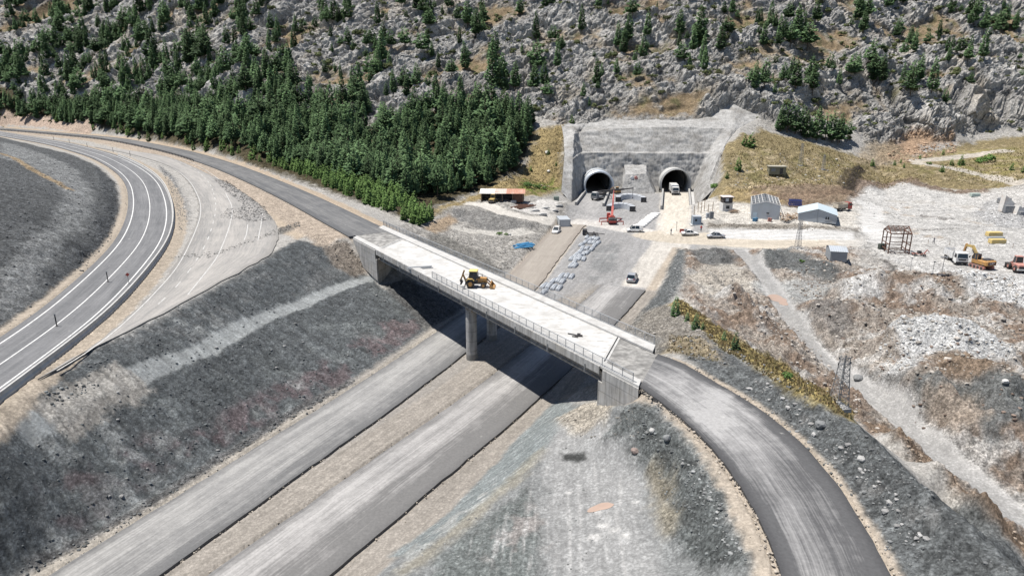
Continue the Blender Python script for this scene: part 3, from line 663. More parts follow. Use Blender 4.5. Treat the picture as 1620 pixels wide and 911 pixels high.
# strip between the roads on the upper level, old road bed, approach shoulders
C1 = RD['finished'][0]; C2 = RD['approach'][0]
paint(np.vstack([pxl(OLD_L, 9.9)[:, :2], pxl(OLD_R, 9.9)[::-1, :2]]), (.42, .405, .38), 1.5, 1.5, rough=.06, px=False)
paint(np.vstack([pxl([(470, 380), (500, 368), (540, 372), (556, 376), (480, 334), (415, 301), (356, 274), (300, 256), (230, 240), (150, 226), (205, 238), (270, 250), (347, 284), (395, 312), (425, 340), (440, 365)], 9.9)[:, :2]]), (.46, .385, .30), .8, 1, rough=.08, px=False)
paint([(340, 285), (365, 290), (420, 335), (432, 352), (400, 350), (372, 325), (385, 345), (360, 350), (350, 335), (375, 320)], (.16, .155, .15), 1.0, 1.2, amt=.85, rough=.3, breakup=(4, -.12, 121))
paint([(290, 402), (350, 397), (440, 362), (470, 352), (475, 362), (400, 385), (330, 412)], (.20, .195, .185), .8, 1, amt=.8, rough=.25)
paint([(250, 262), (275, 280), (300, 330), (298, 350), (285, 380), (282, 345), (272, 300)], (.22, .22, .22), .8, 1, amt=.75, rough=.25)
paint(corridor('approach', 11.5, -4.2), (.41, .345, .28), .8, 1, rough=.15, px=False)
paint(corridor('approach', -4.2, 7), (.42, .345, .265), .6, .8, rough=.06, px=False)
stroke([(-40, 195), (0, 190), (60, 192), (150, 205)], 7, (.46, .36, .29), wob=1.5, rough=.2)
Cf = RD['finished'][0]
paint(np.vstack([offset_line(Cf, 4.6), offset_line(Cf, 7.4)[::-1]]), (.40, .345, .28), .4, .6, rough=.08, px=False)
# hill inside the bend
HILL = [(-300, 215), (0, 217), (60, 232), (110, 244), (150, 262), (182, 290), (190, 330), (180, 372), (140, 425), (80, 480), (0, 535), (-300, 760)]
paint(HILL, (.105, .11, .113), .8, 1, rough=.2, rock=0)
paint([(0, 225), (60, 240), (120, 270), (150, 310), (130, 360), (60, 440), (0, 500), (0, 430), (70, 370), (110, 320), (60, 270), (0, 250)], (.25, .257, .257), 1.5, 2, amt=.75, rough=.2)
stroke([(0, 243), (40, 262), (80, 285), (112, 303)], 2.0, (.33, .25, .155), wob=.6, amt=.9)
paint([(150, 262), (182, 290), (190, 330), (176, 375), (120, 440), (50, 502), (40, 496), (100, 440), (150, 375), (168, 330), (160, 295)], (.075, .08, .085), .6, .8, amt=.8, rough=.3)
C, A, B = RD['finished']
paint(np.vstack([offset_line(C, -6.4), offset_line(C, -4.4)[::-1]]), (.41, .355, .29), .4, .4, rough=.04, px=False)

stroke([(1365, 362), (1420, 366), (1500, 363), (1530, 366)], 1.6, (.20, .19, .18), wob=1.2, feather=.5, rough=.4, amt=.8, breakup=(3, .0, 131))
stroke([(1452, 343), (1480, 345), (1500, 349)], 3, (.27, .255, .24), wob=1.5, rough=.3, amt=.8)
stroke([(1365, 320), (1385, 335), (1375, 350), (1395, 372), (1390, 386)], 6, (.62, .61, .59), wob=2, rough=.08, amt=.8)
stroke([(1400, 318), (1470, 322), (1540, 330), (1600, 345)], 4, (.38, .36, .33), wob=2, rough=.12, amt=.7, breakup=(5, -.05, 132))
paint([(1540, 340), (1570, 318), (1640, 335), (1640, 365), (1580, 360)], (.43, .43, .43), 1.5, 2, amt=.8, rough=.45)
paint([(1345, 400), (1372, 385), (1385, 402), (1400, 425), (1370, 432)], (.42, .41, .39), 1, 1.5, amt=.7, rough=.35)
stroke([(1395, 412), (1412, 425), (1408, 440), (1390, 446)], 1.5, (.12, .11, .10), wob=.8, rough=.5, amt=.8)
stroke([(1340, 312), (1352, 298), (1366, 290), (1420, 290), (1470, 297), (1510, 305), (1560, 303)], 5, (.21, .155, .115), wob=1.8, feather=1, rough=.55, amt=.9)
stroke([(1362, 268), (1352, 282), (1345, 296), (1336, 310)], 3.5, (.05, .042, .034), wob=1.2, feather=.8, rough=.7, amt=.95)
stroke([(1190, 312), (1240, 314), (1300, 308), (1338, 304)], 5, (.24, .175, .125), wob=1.5, rough=.5, amt=.8)
streak(T1 + [(590, 440), (548, 420), (522, 388), (427, 403), (267, 492), (116, 566), (-60, 660), (-260, 800)], -27, .45, 5.0, .34, 501, rel=.22)
streak(T1 + [(590, 440), (548, 420), (522, 388), (427, 403), (267, 492), (116, 566), (-60, 660), (-260, 800)], -27, 1.8, 9.0, .18, 521, rel=.45)
streak([(870, 690), (985, 650), (1050, 930), (700, 930)], 86, .5, 9.0, .20, 502, tint=(.42, .415, .405))
streak([(616, 880), (708, 813), (832, 683), (881, 634), (910, 645), (832, 740), (650, 885)], 40, .3, 4.0, .35, 503, tint=(.40, .41, .41))
streak(corridor('west', 6.6, 9.5), 64, .35, 12.0, .20, 504, px=False)
streak(corridor('east', 9.0, 9.2), 62, .35, 12.0, .20, 505, px=False)
streak([(830, 434), (890, 350), (930, 310), (1095, 310), (1100, 395), (1040, 462), (985, 530), (840, 540)], 72, .7, 10.0, .22, 506)
streak([(1100, 322), (1350, 300), (1620, 330), (1760, 345), (1760, 460), (1480, 455), (1345, 405), (1100, 395)], 4, .9, 16.0, .26, 507)
streak(HILL, 60, .8, 8.0, .25, 508, rel=.2)
streak([(1072, 393), (1062, 478), (1140, 548), (1340, 658), (1520, 817), (1640, 960), (1400, 905), (1330, 770), (1120, 597), (985, 528)], -8, .6, 3.0, .25, 509, rel=.2)
streak(np.vstack([pxl(OLD_L, 9.9)[:, :2], pxl(OLD_R, 9.9)[::-1, :2]]), 75, .5, 9, .2, 510, px=False)
streak([(1140, 245), (1330, 240), (1560, 222), (1700, 300), (1420, 288), (1335, 318), (1150, 322)], 20, .8, 2.0, .5, 511)
streak([(800, 300), (852, 205), (893, 198), (890, 300), (760, 318)], 20, .8, 2.0, .45, 512)
clock('painted')
# ---- relief
gx = np.gradient(HG, GS, axis=1); gy = np.gradient(HG, GS, axis=0)
iu = np.clip(((X - GX0) / GS).astype(int), 0, GNX - 1); jv = np.clip(((Y - GY0) / GS).astype(int), 0, GNY - 1)
nx = -gx[jv, iu]; ny = -gy[jv, iu]; nl = np.sqrt(nx * nx + ny * ny + 1); nx /= nl; ny /= nl; nzz = 1 / nl
hw = ra * (1.3 * fbm(X, Y, 7.0, 4, 201) + .9 * fbm(X, Y, 1.6, 3, 202, ridged=True) * .6 + .5 * NZ2)
hw += rill
ri = np.nonzero((ra > .11) & (Y < 262))[0]
b1, b2, bc = cells(X[ri] + .5 * NZ2[ri], Y[ri] + .4 * NZ4[ri], .85, 71); d1, d2, dc = cells(X[ri] + NZ2[ri], Y[ri] + NZ4[ri], 2.3, 72)
hw[ri] += ra[ri] * (1.05 * bc ** 1.5 * np.clip(1 - 1.5 * b1, 0, 1) ** .6 + 1.4 * dc * np.clip(1 - 1.4 * d1, 0, 1) ** .7 + .35 * NZ4[ri])
col[ri] *= (1 + (.55 * (bc - .5) * (b1 < .42) + .22 * (dc - .5)) * np.minimum(1, ra[ri] / .25))[:, None]
# heaps in the tip area
for px_, py_, r_, h_ in [(1215, 415, 4, 1.4), (1300, 432, 5, 1.3), (1130, 408, 3.5, 1.2), (1345, 470, 6, 1.8), (1420, 468, 7, 1.6), (1500, 470, 9, 2.2), (1590, 470, 9, 2.0), (1340, 510, 6, 1.6), (1290, 510, 4, 1.4), (1410, 555, 4, 1.4),
                         (1470, 545, 6, 2.0), (1550, 560, 5, 1.8), (1450, 605, 4, 1.5), (1540, 610, 5, 1.8), (1600, 640, 4, 1.6), (1470, 640, 2.6, 1.2), (1500, 655, 2.6, 1.2), (1570, 655, 3, 1.4), (1520, 690, 3.5, 1.4), (1590, 690, 4, 1.6), (1440, 640, 3, 1.0),
                         (1160, 480, 3.5, 1.6), (1200, 520, 3.5, 1.5), (1240, 560, 3, 1.2), (1120, 445, 3, 1.3), (1420, 715, 2.5, 1.3), (1480, 770, 2.5, 1.4), (1550, 825, 2.5, 1.4), (1390, 470, 4, 1.2)]:
    a = hit0(px_, py_); q = np.hypot(X - a[0], (Y - a[1]) * .8) / r_ + .18 * NZ1 + .1 * NZ2
    hw += 1.75 * h_ * np.clip(1.12 - q, 0, 1) ** 1.1
rk = np.clip(rockm, 0, 1)
ix = np.nonzero(rk > .02)[0]
xr = X[ix] + 3.0 * NZ1[ix]; yr = Y[ix] + 3.0 * fbm(X[ix], Y[ix], 8, 2, 55)
ca, sa = math.cos(.5), math.sin(.5)
xs = (xr * ca + yr * sa); ys = (-xr * sa + yr * ca)
f1, f2, c1 = cells(xs * .55 + 2.5 * NZ2[ix], ys * 1.15, 9.5, 5)
g1, g2, c2 = cells(xs * .6 + 2.0 * NZ2[ix], ys * 1.3, 3.4, 9)
k1, k2, c3 = cells(xs * .7, ys * 1.3 + NZ2[ix], 1.6, 13)
big = fbm(xs * .55, ys, 30, 4, 301, ridged=True)
huge = fbm(X[ix], Y[ix], 60, 3, 305)
out = sstep(-.10, .34, big * .8 + .55 * NZ3[ix] + .6 * fbm(X[ix], Y[ix], 11, 5, 304, gain=.6) - .02)        # 1 = bare outcrop, 0 = soil pocket
led = sstep(-.1, .5, fbm(X[ix], Y[ix], 22, 2, 306)) * .8 + .25                                       # ledgy places
dr = 6.0 * (big - .1) + 4.0 * huge + out * ((c1 - .5) * 6.5 * led * sstep(.0, .22, f2 - f1) - 1.0 * (1 - sstep(0, .14, f2 - f1)) + (c2 - .5) * 2.9 * sstep(0, .3, g2 - g1) + (c3 - .5) * 1.5 * sstep(0, .3, k2 - k1)
                              - .4 * (1 - sstep(0, .2, g2 - g1)) + .6 * fbm(X[ix], Y[ix], 2.2, 3, 303, ridged=True))
hr = np.zeros(NV); hr[ix] = dr * rk[ix]
tone = (.42 + .16 * c1 + .20 * (c2 - .5) + .20 * (c3 - .5) + .20 * fbm(X[ix], Y[ix], 14, 5, 310, gain=.6))
tone = np.clip(tone, .11, .66)
tone *= 1 - .6 * (1 - sstep(0, .16, g2 - g1)) * (1 - sstep(0, .3, k2 - k1))  # crevices darkened: shade between blocks put into the rock colour
rc = np.stack([tone * 1.02, tone * .99, tone * .94], 1)
warm = sstep(.1, .5, fbm(X[ix], Y[ix], 20, 3, 311)); rc *= (1 - .12 * warm[:, None] * np.array([0, .5, 1.2]))
soil = np.stack([.27 + .07 * NZ1[ix], .205 + .05 * NZ1[ix], .13 + .03 * NZ1[ix]], 1) * (1 + .35 * NZ2[ix] + .2 * (c3 - .5))[:, None]
grn = sstep(.05, .35, fbm(X[ix], Y[ix], 6, 3, 312))[:, None]
soil = soil * (1 - .7 * grn) + np.array([.11, .115, .05]) * .7 * grn
rc = soil * (1 - out[:, None]) + rc * out[:, None]
wr = (rk[ix] * sstep(.3, .8, rk[ix]))[:, None]
col[ix] = col[ix] * (1 - wr) + rc * wr
rockout = np.zeros(NV); rockout[ix] = out * rk[ix]
# keep the ground under the roads and slabs
keep = np.ones(NV); cap = np.full(NV, 1e9)
def press(W, z, inner=.15, outer=3.0, depth=.25):
    idx, sd = poly_sd(thin(W), outer + .2); sd = -sd
    keep[idx] = np.minimum(keep[idx], sstep(inner, outer, sd))
    m = sd < .4
    cap[idx[m]] = np.minimum(cap[idx[m]], z - depth)
for k in RD:
    C, A, B = RD[k]
    press(np.vstack([A, B[::-1]]), C[0, 2], depth=.22)
press(np.vstack([pxl(OLD_L, 9.9)[:, :2], pxl(OLD_R, 9.9)[::-1, :2]]), 9.95, depth=.1)
Z += (hw + hr * nzz) * keep
X2 = X + hr * nx * .8 * keep; Y2 = Y + hr * ny * .8 * keep
Z = np.minimum(Z, np.maximum(cap, Z - 1.2))
clock('relief')
PORTALS = {'steel': (atz(946, 304, 0), 4.75, 2.5), 'open': (atz(1068.5, 303.5, 0), 5.15, 2.7)}
SHOT = wpoly([(905, 322), (928, 304), (1093, 304), (1106, 322), (1137, 291), (1143, 245), (1168, 206), (1208, 185), (1163, 164), (1142, 171), (1118, 187), (1040, 189), (966, 189), (890, 197), (893, 243), (888, 303)])
idx, sd = poly_sd(SHOT, 3)
Z[idx] -= 2.6 * sstep(0.2, 2.4, sd); 
flat = sstep(-1, 2, sd); Z[idx] -= (hr * nzz * keep + hw * keep)[idx] * flat; X2[idx] = X[idx] * flat + X2[idx] * (1 - flat); Y2[idx] = Y[idx] * flat + Y2[idx] * (1 - flat)
# below the deck the ground stays clear of the girders
BU = np.array([.5436, -.8393]); BVv = np.array([.8393, .5436]); BN0 = np.array([-30.5, 130.5]) ; SKEW = -.78; BW = 9.3; BLEN = 79.5
def bp(u, v, z=Z1):                                   # bridge coordinates: u along the near edge, v across
    p = BN0 + BU * (u + SKEW * v) + BVv * v; return Vector((p[0], p[1], z))
W = np.array([bp(10, -1)[:2], bp(75, -1)[:2], bp(75, BW + 1)[:2], bp(10, BW + 1)[:2]])
idx, sd = poly_sd(W, 1); m = idx[sd > 0]; Z[m] = np.minimum(Z[m], 6.9)
W = np.array([bp(-2, .3)[:2], bp(82, .3)[:2], bp(82, BW - .3)[:2], bp(-2, BW - .3)[:2]])
idx, sd = poly_sd(W, 1); m = idx[sd > -.2]; Z[m] = np.minimum(Z[m], Z1 - .5)

nr = len(rows)
a = (np.arange(nr - 1)[:, None] * NU + np.arange(NU - 1)[None, :]).ravel()
F = np.stack([a, a + 1, a + NU + 1, a + NU], 1)
cx = X2[F].mean(1); cy = Y2[F].mean(1)
hole = np.zeros(len(F), bool)
for (px_, py_, pz_), r_, c_ in PORTALS.values(): hole |= (np.abs(cx - px_) < r_ + .25) & (cy > py_ - .9) & (cy < py_ + 24) & (Z[F].mean(1) < 16) & (Z[F].mean(1) > -2)
F = F[~hole]
col *= .76 * (1 + .10 * NZ1 + .10 * NZ3)[:, None]
ground_me = np_mesh('ground', np.stack([X2, Y2, Z], 1), F, cols=np.clip(col, .01, .85), smooth_shade=False, extra={'Rock': rockout, 'Rough': ra})
ground_me.polygons.foreach_set('use_smooth', (rockout[F].mean(1) < .15))

clock('mesh')
def ground_material():
    m = bpy.data.materials.new('earth_and_rock'); m.use_nodes = True
    nt = m.node_tree; N = nt.nodes; L = nt.links; b = N['Principled BSDF']
    b.inputs['Roughness'].default_value = .95; b.inputs['Specular IOR Level'].default_value = .12
    at = N.new('ShaderNodeAttribute'); at.attribute_name = 'Col'
    rk = N.new('ShaderNodeAttribute'); rk.attribute_name = 'Rock'
    rg = N.new('ShaderNodeAttribute'); rg.attribute_name = 'Rough'
    geo = N.new('ShaderNodeNewGeometry')
    def noise(scale, det, rough=.6):
        n = N.new('ShaderNodeTexNoise'); n.inputs['Scale'].default_value = scale; n.inputs['Detail'].default_value = det; n.inputs['Roughness'].default_value = rough
        L.new(geo.outputs['Position'], n.inputs['Vector']); return n.outputs['Fac']
    def rng(src, a, b_, c, d):
        r = N.new('ShaderNodeMapRange'); L.new(src, r.inputs[0])
        for i, v in enumerate((a, b_, c, d)): r.inputs[i + 1].default_value = v
        return r.outputs[0]
    def mul(p, q, op='MULTIPLY'):
        n = N.new('ShaderNodeMath'); n.operation = op
        for i, s in enumerate((p, q)):
            if isinstance(s, (int, float)): n.inputs[i].default_value = s
            else: L.new(s, n.inputs[i])
        return n.outputs[0]
    fine = rng(noise(4.2, 10, .8), .38, .62, .38, 1.68)          # gravel grain, decimetres
    mid = rng(noise(.9, 8, .75), .38, .62, .68, 1.34)
    vor = N.new('ShaderNodeTexVoronoi'); vor.inputs['Scale'].default_value = 3.4; L.new(geo.outputs['Position'], vor.inputs['Vector'])
    sv = N.new('ShaderNodeSeparateColor'); L.new(vor.outputs['Color'], sv.inputs[0]); st = mul(rng(vor.outputs['Distance'], .0, .8, 1.15, .72), rng(sv.outputs[0], 0, 1, .8, 1.22))
    gr_ = rng(rg.outputs['Fac'], .04, .2, .38, 1.0)
    f = mul(mul(mul(fine, mid), st), 1.0, 'SUBTRACT'); f = mul(mul(f, gr_), 1.0, 'ADD')
    vm = N.new('ShaderNodeVectorMath'); vm.operation = 'SCALE'; L.new(at.outputs['Color'], vm.inputs[0]); L.new(f, vm.inputs['Scale'])
    # scattered pale stones
    v2 = N.new('ShaderNodeTexVoronoi'); v2.inputs['Scale'].default_value = 2.6; L.new(geo.outputs['Position'], v2.inputs['Vector'])
    s2 = rng(v2.outputs['Distance'], .10, .16, 1, 0)
    sep = N.new('ShaderNodeSeparateColor'); L.new(v2.outputs['Color'], sep.inputs[0])
    s3 = mul(mul(s2, rng(sep.outputs[0], .72, .76, 0, 1)), rng(rg.outputs['Fac'], .06, .2, 0, .55))
    mx = N.new('ShaderNodeMix'); mx.data_type = 'RGBA'; L.new(s3, mx.inputs[0]); L.new(vm.outputs[0], mx.inputs[6]); mx.inputs[7].default_value = (.44, .43, .41, 1)
    L.new(mx.outputs[2], b.inputs['Base Color'])
    h = mul(mul(noise(3.5, 10, .8), .6), mul(noise(.9, 5), .5), 'ADD')
    bp_ = N.new('ShaderNodeBump'); bp_.inputs['Distance'].default_value = .5
    hb = mul(noise(.85, 9, .75), mul(rk.outputs['Fac'], 2.6)); L.new(mul(h, hb, 'ADD'), bp_.inputs['Height']); L.new(rng(rg.outputs['Fac'], .03, .35, .22, .95), bp_.inputs['Strength'])
    L.new(bp_.outputs[0], b.inputs['Normal'])
    return m
ground = link('ground', ground_me, None, ground_material())
tag(ground, 'graded gravel earthworks, rock waste and limestone mountainside', kind='structure')
bpy.context.view_layer.update()
from mathutils.bvhtree import BVHTree
GBVH = BVHTree.FromObject(ground, bpy.context.evaluated_depsgraph_get())
def drop(x, y):
    p, n, i, d = GBVH.ray_cast(Vector((x, y, 400)), Vector((0, 0, -1)))
    return p.z if p else float(H0(x, y))
def hit(px, py):
    p, n, i, d = GBVH.ray_cast(Vector((0, 0, CAM_H)), Vector(ray(px, py)).normalized())
    if p: return Vector(p)
    x, y = hit0(px, py); return Vector((x, y, float(H0(x, y))))
def yaw_px(a, b):
    p, q = hit(*a), hit(*b); return math.atan2(q.y - p.y, q.x - p.x)

clock('ground built')
# ------------------------------------------------------------------ roads
def asphalt(name, base, dusty, dark, streak=1.0, amount=.5, edge=.5, bias=0.0, spot=None):
    m = bpy.data.materials.new(name); m.use_nodes = True
    nt = m.node_tree; N = nt.nodes; L = nt.links; b = N['Principled BSDF']
    b.inputs['Roughness'].default_value = .88; b.inputs['Specular IOR Level'].default_value = .25
    uv = N.new('ShaderNodeUVMap'); sp = N.new('ShaderNodeSeparateXYZ'); L.new(uv.outputs[0], sp.inputs[0])
    geo = N.new('ShaderNodeNewGeometry')
    def M(op, *a):
        n = N.new('ShaderNodeMath'); n.operation = op
        for i, s in enumerate(a):
            if isinstance(s, (int, float)): n.inputs[i].default_value = s
            else: L.new(s, n.inputs[i])
        return n.outputs[0]
    def rng(src, a, b_, c, d):
        r = N.new('ShaderNodeMapRange'); L.new(src, r.inputs[0])
        for i, v in enumerate((a, b_, c, d)): r.inputs[i + 1].default_value = v
        return r.outputs[0]
    def nz(vec, scale, det, ro=.6):
        n = N.new('ShaderNodeTexNoise'); n.inputs['Scale'].default_value = scale; n.inputs['Detail'].default_value = det; n.inputs['Roughness'].default_value = ro
        L.new(vec, n.inputs['Vector']); return n.outputs['Fac']
    cm = N.new('ShaderNodeCombineXYZ'); L.new(M('MULTIPLY', sp.outputs[0], 9.0), cm.inputs[0]); L.new(M('MULTIPLY', sp.outputs[1], .045), cm.inputs[1])
    cm2 = N.new('ShaderNodeCombineXYZ'); L.new(M('MULTIPLY', sp.outputs[0], 2.2), cm2.inputs[0]); L.new(M('MULTIPLY', sp.outputs[1], .012), cm2.inputs[1])
    cm3 = N.new('ShaderNodeCombineXYZ'); L.new(M('MULTIPLY', sp.outputs[0], 46.0), cm3.inputs[0]); L.new(M('MULTIPLY', sp.outputs[1], .12), cm3.inputs[1])
    s1 = nz(cm.outputs[0], 1.0, 4); s2 = nz(cm2.outputs[0], 1.6, 3); s4 = nz(cm3.outputs[0], 1.0, 3)
    n0 = nz(geo.outputs['Position'], .22, 5); n1 = nz(geo.outputs['Position'], 4.0, 6, .7)
    e = M('ABSOLUTE', M('SUBTRACT', sp.outputs[0], .5))
    n7 = nz(geo.outputs['Position'], .9, 8, .7)
    d = M('ADD', M('ADD', M('MULTIPLY', rng(s1, .3, .7, 0, 1), .38 * streak), M('MULTIPLY', rng(s2, .3, .7, 0, 1), .40 * streak)), M('ADD', M('ADD', M('MULTIPLY', rng(n0, .3, .7, 0, 1), .24), M('MULTIPLY', rng(n7, .3, .7, -.5, .5), .22)), M('MULTIPLY', rng(s4, .35, .65, -.5, 1), .26 * streak)))
    if spot:
        sv_ = M('ABSOLUTE', M('SUBTRACT', sp.outputs[1], spot[0])); d = M('ADD', d, M('MULTIPLY', M('MULTIPLY', rng(sv_, 0, spot[1], 1, 0), rng(nz(geo.outputs['Position'], .35, 6, .65), .35, .6, .3, 1)), spot[2]))
    d = M('SUBTRACT', d, M('MULTIPLY', rng(e, .30, .5, 0, 1), edge))
    d = M('SUBTRACT', d, M('MULTIPLY', M('ADD', M('MULTIPLY', rng(sp.outputs[0], .35, .95, -.25, 1), .5), M('MULTIPLY', rng(M('ADD', sp.outputs[0], M('MULTIPLY', s2, .12)), .54, .60, -.2, .8), .5)), bias))
    mx = N.new('ShaderNodeMix'); mx.data_type = 'RGBA'
    L.new(rng(d, .45 - amount, 1.15 - amount, 0, 1), mx.inputs[0]); mx.inputs[6].default_value = (*base, 1); mx.inputs[7].default_value = (*dusty, 1)
    m2 = N.new('ShaderNodeMix'); m2.data_type = 'RGBA'
    L.new(M('MULTIPLY', rng(e, .40, .5, 0, 1), edge), m2.inputs[0]); L.new(mx.outputs[2], m2.inputs[6]); m2.inputs[7].default_value = (*dark, 1)
    # small spills
    vo = N.new('ShaderNodeTexVoronoi'); vo.inputs['Scale'].default_value = .33; vo.inputs['Randomness'].default_value = 1; L.new(geo.outputs['Position'], vo.inputs['Vector'])
    so = M('MULTIPLY', rng(vo.outputs['Distance'], .05, .11, 1, 0), rng(nz(geo.outputs['Position'], 2.5, 3), .5, .62, 0, .6))
    m3 = N.new('ShaderNodeMix'); m3.data_type = 'RGBA'; L.new(so, m3.inputs[0]); L.new(m2.outputs[2], m3.inputs[6]); m3.inputs[7].default_value = (.42, .41, .39, 1)
    vm = N.new('ShaderNodeVectorMath'); vm.operation = 'SCALE'; L.new(m3.outputs[2], vm.inputs[0]); L.new(rng(n1, .25, .75, .80, 1.2), vm.inputs['Scale'])
    L.new(vm.outputs[0], b.inputs['Base Color'])
    bp_ = N.new('ShaderNodeBump'); bp_.inputs['Strength'].default_value = .12; bp_.inputs['Distance'].default_value = .1; L.new(n1, bp_.inputs['Height']); L.new(bp_.outputs[0], b.inputs['Normal'])
    return m
def strip(name, A, B, dz, thick, material, nx_=10, crown=0.0, kind='structure', label=None, fray=0.0):
    """road slab between two edge lines, with depth"""
    A = np.asarray(A); B = np.asarray(B); n = len(A)
    s = np.concatenate([[0], np.cumsum(np.linalg.norm(np.diff((A + B) / 2, axis=0)[:, :2], axis=1))])
    V = []; UVs = []
    if fray:
        A = A.copy(); B = B.copy()
        dirv = (B - A); dirv /= np.linalg.norm(dirv, axis=1)[:, None]
        A += dirv * (fray * fbm(s, s * 0, 3.0, 3, 7))[:, None]; B += dirv * (fray * fbm(s, s * 0 + 50, 3.0, 3, 8))[:, None]
    T = np.linspace(0, 1, nx_ + 1)
    P = A[:, None, :] * (1 - T)[None, :, None] + B[:, None, :] * T[None, :, None]
    P[..., 2] += dz + crown * (1 - (2 * T - 1) ** 2)[None, :]
    uv = np.stack([np.repeat(T[None], n, 0), np.repeat(s[:, None], nx_ + 1, 1)], -1).reshape(-1, 2)
    V = P.reshape(-1, 3); k = nx_ + 1
    a = (np.arange(n - 1)[:, None] * k + np.arange(nx_)[None, :]).ravel()
    F = np.stack([a, a + 1, a + k + 1, a + k], 1)
    # skirts
    def skirt(ids, flip):
        nonlocal V, uv, F
        o = len(V); low = V[ids].copy(); low[:, 2] -= thick
        V = np.vstack([V, low]); uv = np.vstack([uv, uv[ids]])
        i = np.arange(len(ids) - 1)
        q = np.stack([ids[i], ids[i + 1], o + i + 1, o + i], 1)
        F = np.vstack([F, q[:, ::-1] if flip else q])
    skirt(np.arange(n) * k, False); skirt(np.arange(n) * k + nx_, True); skirt(np.arange(k), True); skirt((n - 1) * k + np.arange(k), False)
    o = link(name, np_mesh(name, V, F, uv=uv), None, material)
    if label: o['label'] = label
    if kind: o['kind'] = kind
    return o
M_WEST = asphalt('dusty_binder_course', (.13, .13, .13), (.30, .295, .285), (.06, .06, .062), .8, .42, .35, .30)
M_EAST = asphalt('worn_binder_course', (.14, .137, .134), (.345, .335, .325), (.06, .06, .062), .8, .36, .35, .60)
M_RAMP = asphalt('ramp_binder_course', (.085, .085, .087), (.31, .305, .30), (.042, .042, .044), .72, .22, .7, .18, spot=(10, 11, .8))
M_APPR = asphalt('approach_asphalt', (.095, .097, .10), (.21, .206, .20), (.062, .064, .066), .8, .2, .3)
M_FIN = asphalt('finished_asphalt', (.112, .114, .118), (.185, .185, .188), (.085, .085, .09), 1.0, .2, .1)
M_DIRT = mat('muddy_slab', (.20, .195, .185), .92, var=.45, scale=1.1, dirt=(.36, .35, .33), dirt_scale=.55, bump=.3, bscale=3)
M_OLD = asphalt('worn_dusty_asphalt', (.21, .205, .197), (.34, .322, .30), (.20, .185, .165), 1.0, .26, .4)
M_TANB = asphalt('tan_road_base', (.235, .21, .183), (.34, .31, .27), (.21, .18, .155), .6, .3, .4)
M_PAINT = mat('road_paint', (.58, .58, .565), .7, var=.15, scale=2.0, dirt=(.42, .41, .40), dirt_scale=1.5)
M_PAINT2 = mat('worn_road_paint', (.46, .455, .44), .8, var=.15, scale=2.0, dirt=(.33, .32, .30), dirt_scale=.9)
def trim(P, y1): return P
C, A, B = RD['west']; strip('carriageway', A, B, .06, .5, M_WEST, crown=.05, fray=.22, label='dusty unfinished western carriageway running under the overpass')
C, A, B = RD['west_base']; strip('road_base', A, B, .03, .4, M_TANB, label='tan road base leading to the steel lined tunnel', fray=.5)
C, A, B = RD['east']; strip('carriageway', A, B, .06, .5, M_EAST, crown=.05, fray=.22, label='dusty unfinished eastern carriageway ending beyond the overpass')
C, A, B = RD['ramp']
strip('ramp_road', A, B, .05, .5, M_RAMP, crown=.04, fray=.18, label='curved ramp road leaving the overpass')
C, A, B = RD['approach']; strip('approach_road', A, B, .05, .5, M_APPR, label='asphalt approach road along the forest')
C, A, B = RD['finished']; fin = strip('finished_road', A, B, .05, .5, M_FIN, crown=.04, label='finished two lane road with white lines')
oldA, _ = resample(pxl(OLD_L, 9.95), n=120); oldB, _ = resample(pxl(OLD_R, 9.95), n=120)
old = strip('old_road', oldA, oldB, .06, .14, M_OLD, label='broken disused road with faded lines', nx_=14, fray=.8)

def marking(parent, P, w, z, material):
    P = np.asarray(P, float); A = offset_line(P, -w / 2); B = offset_line(P, w / 2); n = len(P)
    V = np.vstack([A, B]); V[:, 2] = z
    F = np.array([(i, i + 1, n + i + 1, n + i) for i in range(n - 1)])[:, ::-1]
    return link('lane_marking', np_mesh('lane_marking', V, F), parent, material)
C, A, B = RD['finished']
zc = Z1 + .05 + .04 + .006
marking(fin, offset_line(C, -3.6), .21, Z1 + .05 + .04 * (1 - .75 ** 2) + .008, M_PAINT)
marking(fin, offset_line(C, 3.35), .21, Z1 + .05 + .04 * (1 - .7 ** 2) + .008, M_PAINT)
marking(fin, offset_line(C, -.1), .18, zc, M_PAINT)
zo = 9.95 + .06 + .006
def old_line(P, w=.17, dash=None):
    W = smooth(resample(catmull([atz(x, y, zo) for x, y in P], 1.0), step=1.0)[0], 3)
    if dash is None: marking(old, W, w, zo, M_PAINT2)
    else:
        n = len(W); k = 0
        while k + dash[0] < n: marking(old, W[k:k + dash[0] + 1], w, zo, M_PAINT2); k += dash[0] + dash[1]
old_line([(209, 246), (267, 264.5), (296, 283), (313, 310), (317.5, 334), (310, 363), (284, 416), (246, 462), (192.6, 514), (140, 555), (90, 586)])
old_line([(262, 247), (284, 256), (301, 264), (317, 275), (331, 290), (338, 306), (341, 322), (340, 340), (335, 360), (328, 380), (313, 408), (280, 452), (230, 500)], dash=(3, 5))
old_line([(290, 252), (318, 265), (347, 284)])
old_line([(357, 306), (367, 328), (364, 354), (352, 388), (341, 410), (318, 440), (297, 466)])
old_line([(415, 338), (413, 355), (408, 380)])
old_line([(392, 355), (390, 370), (386, 380)])
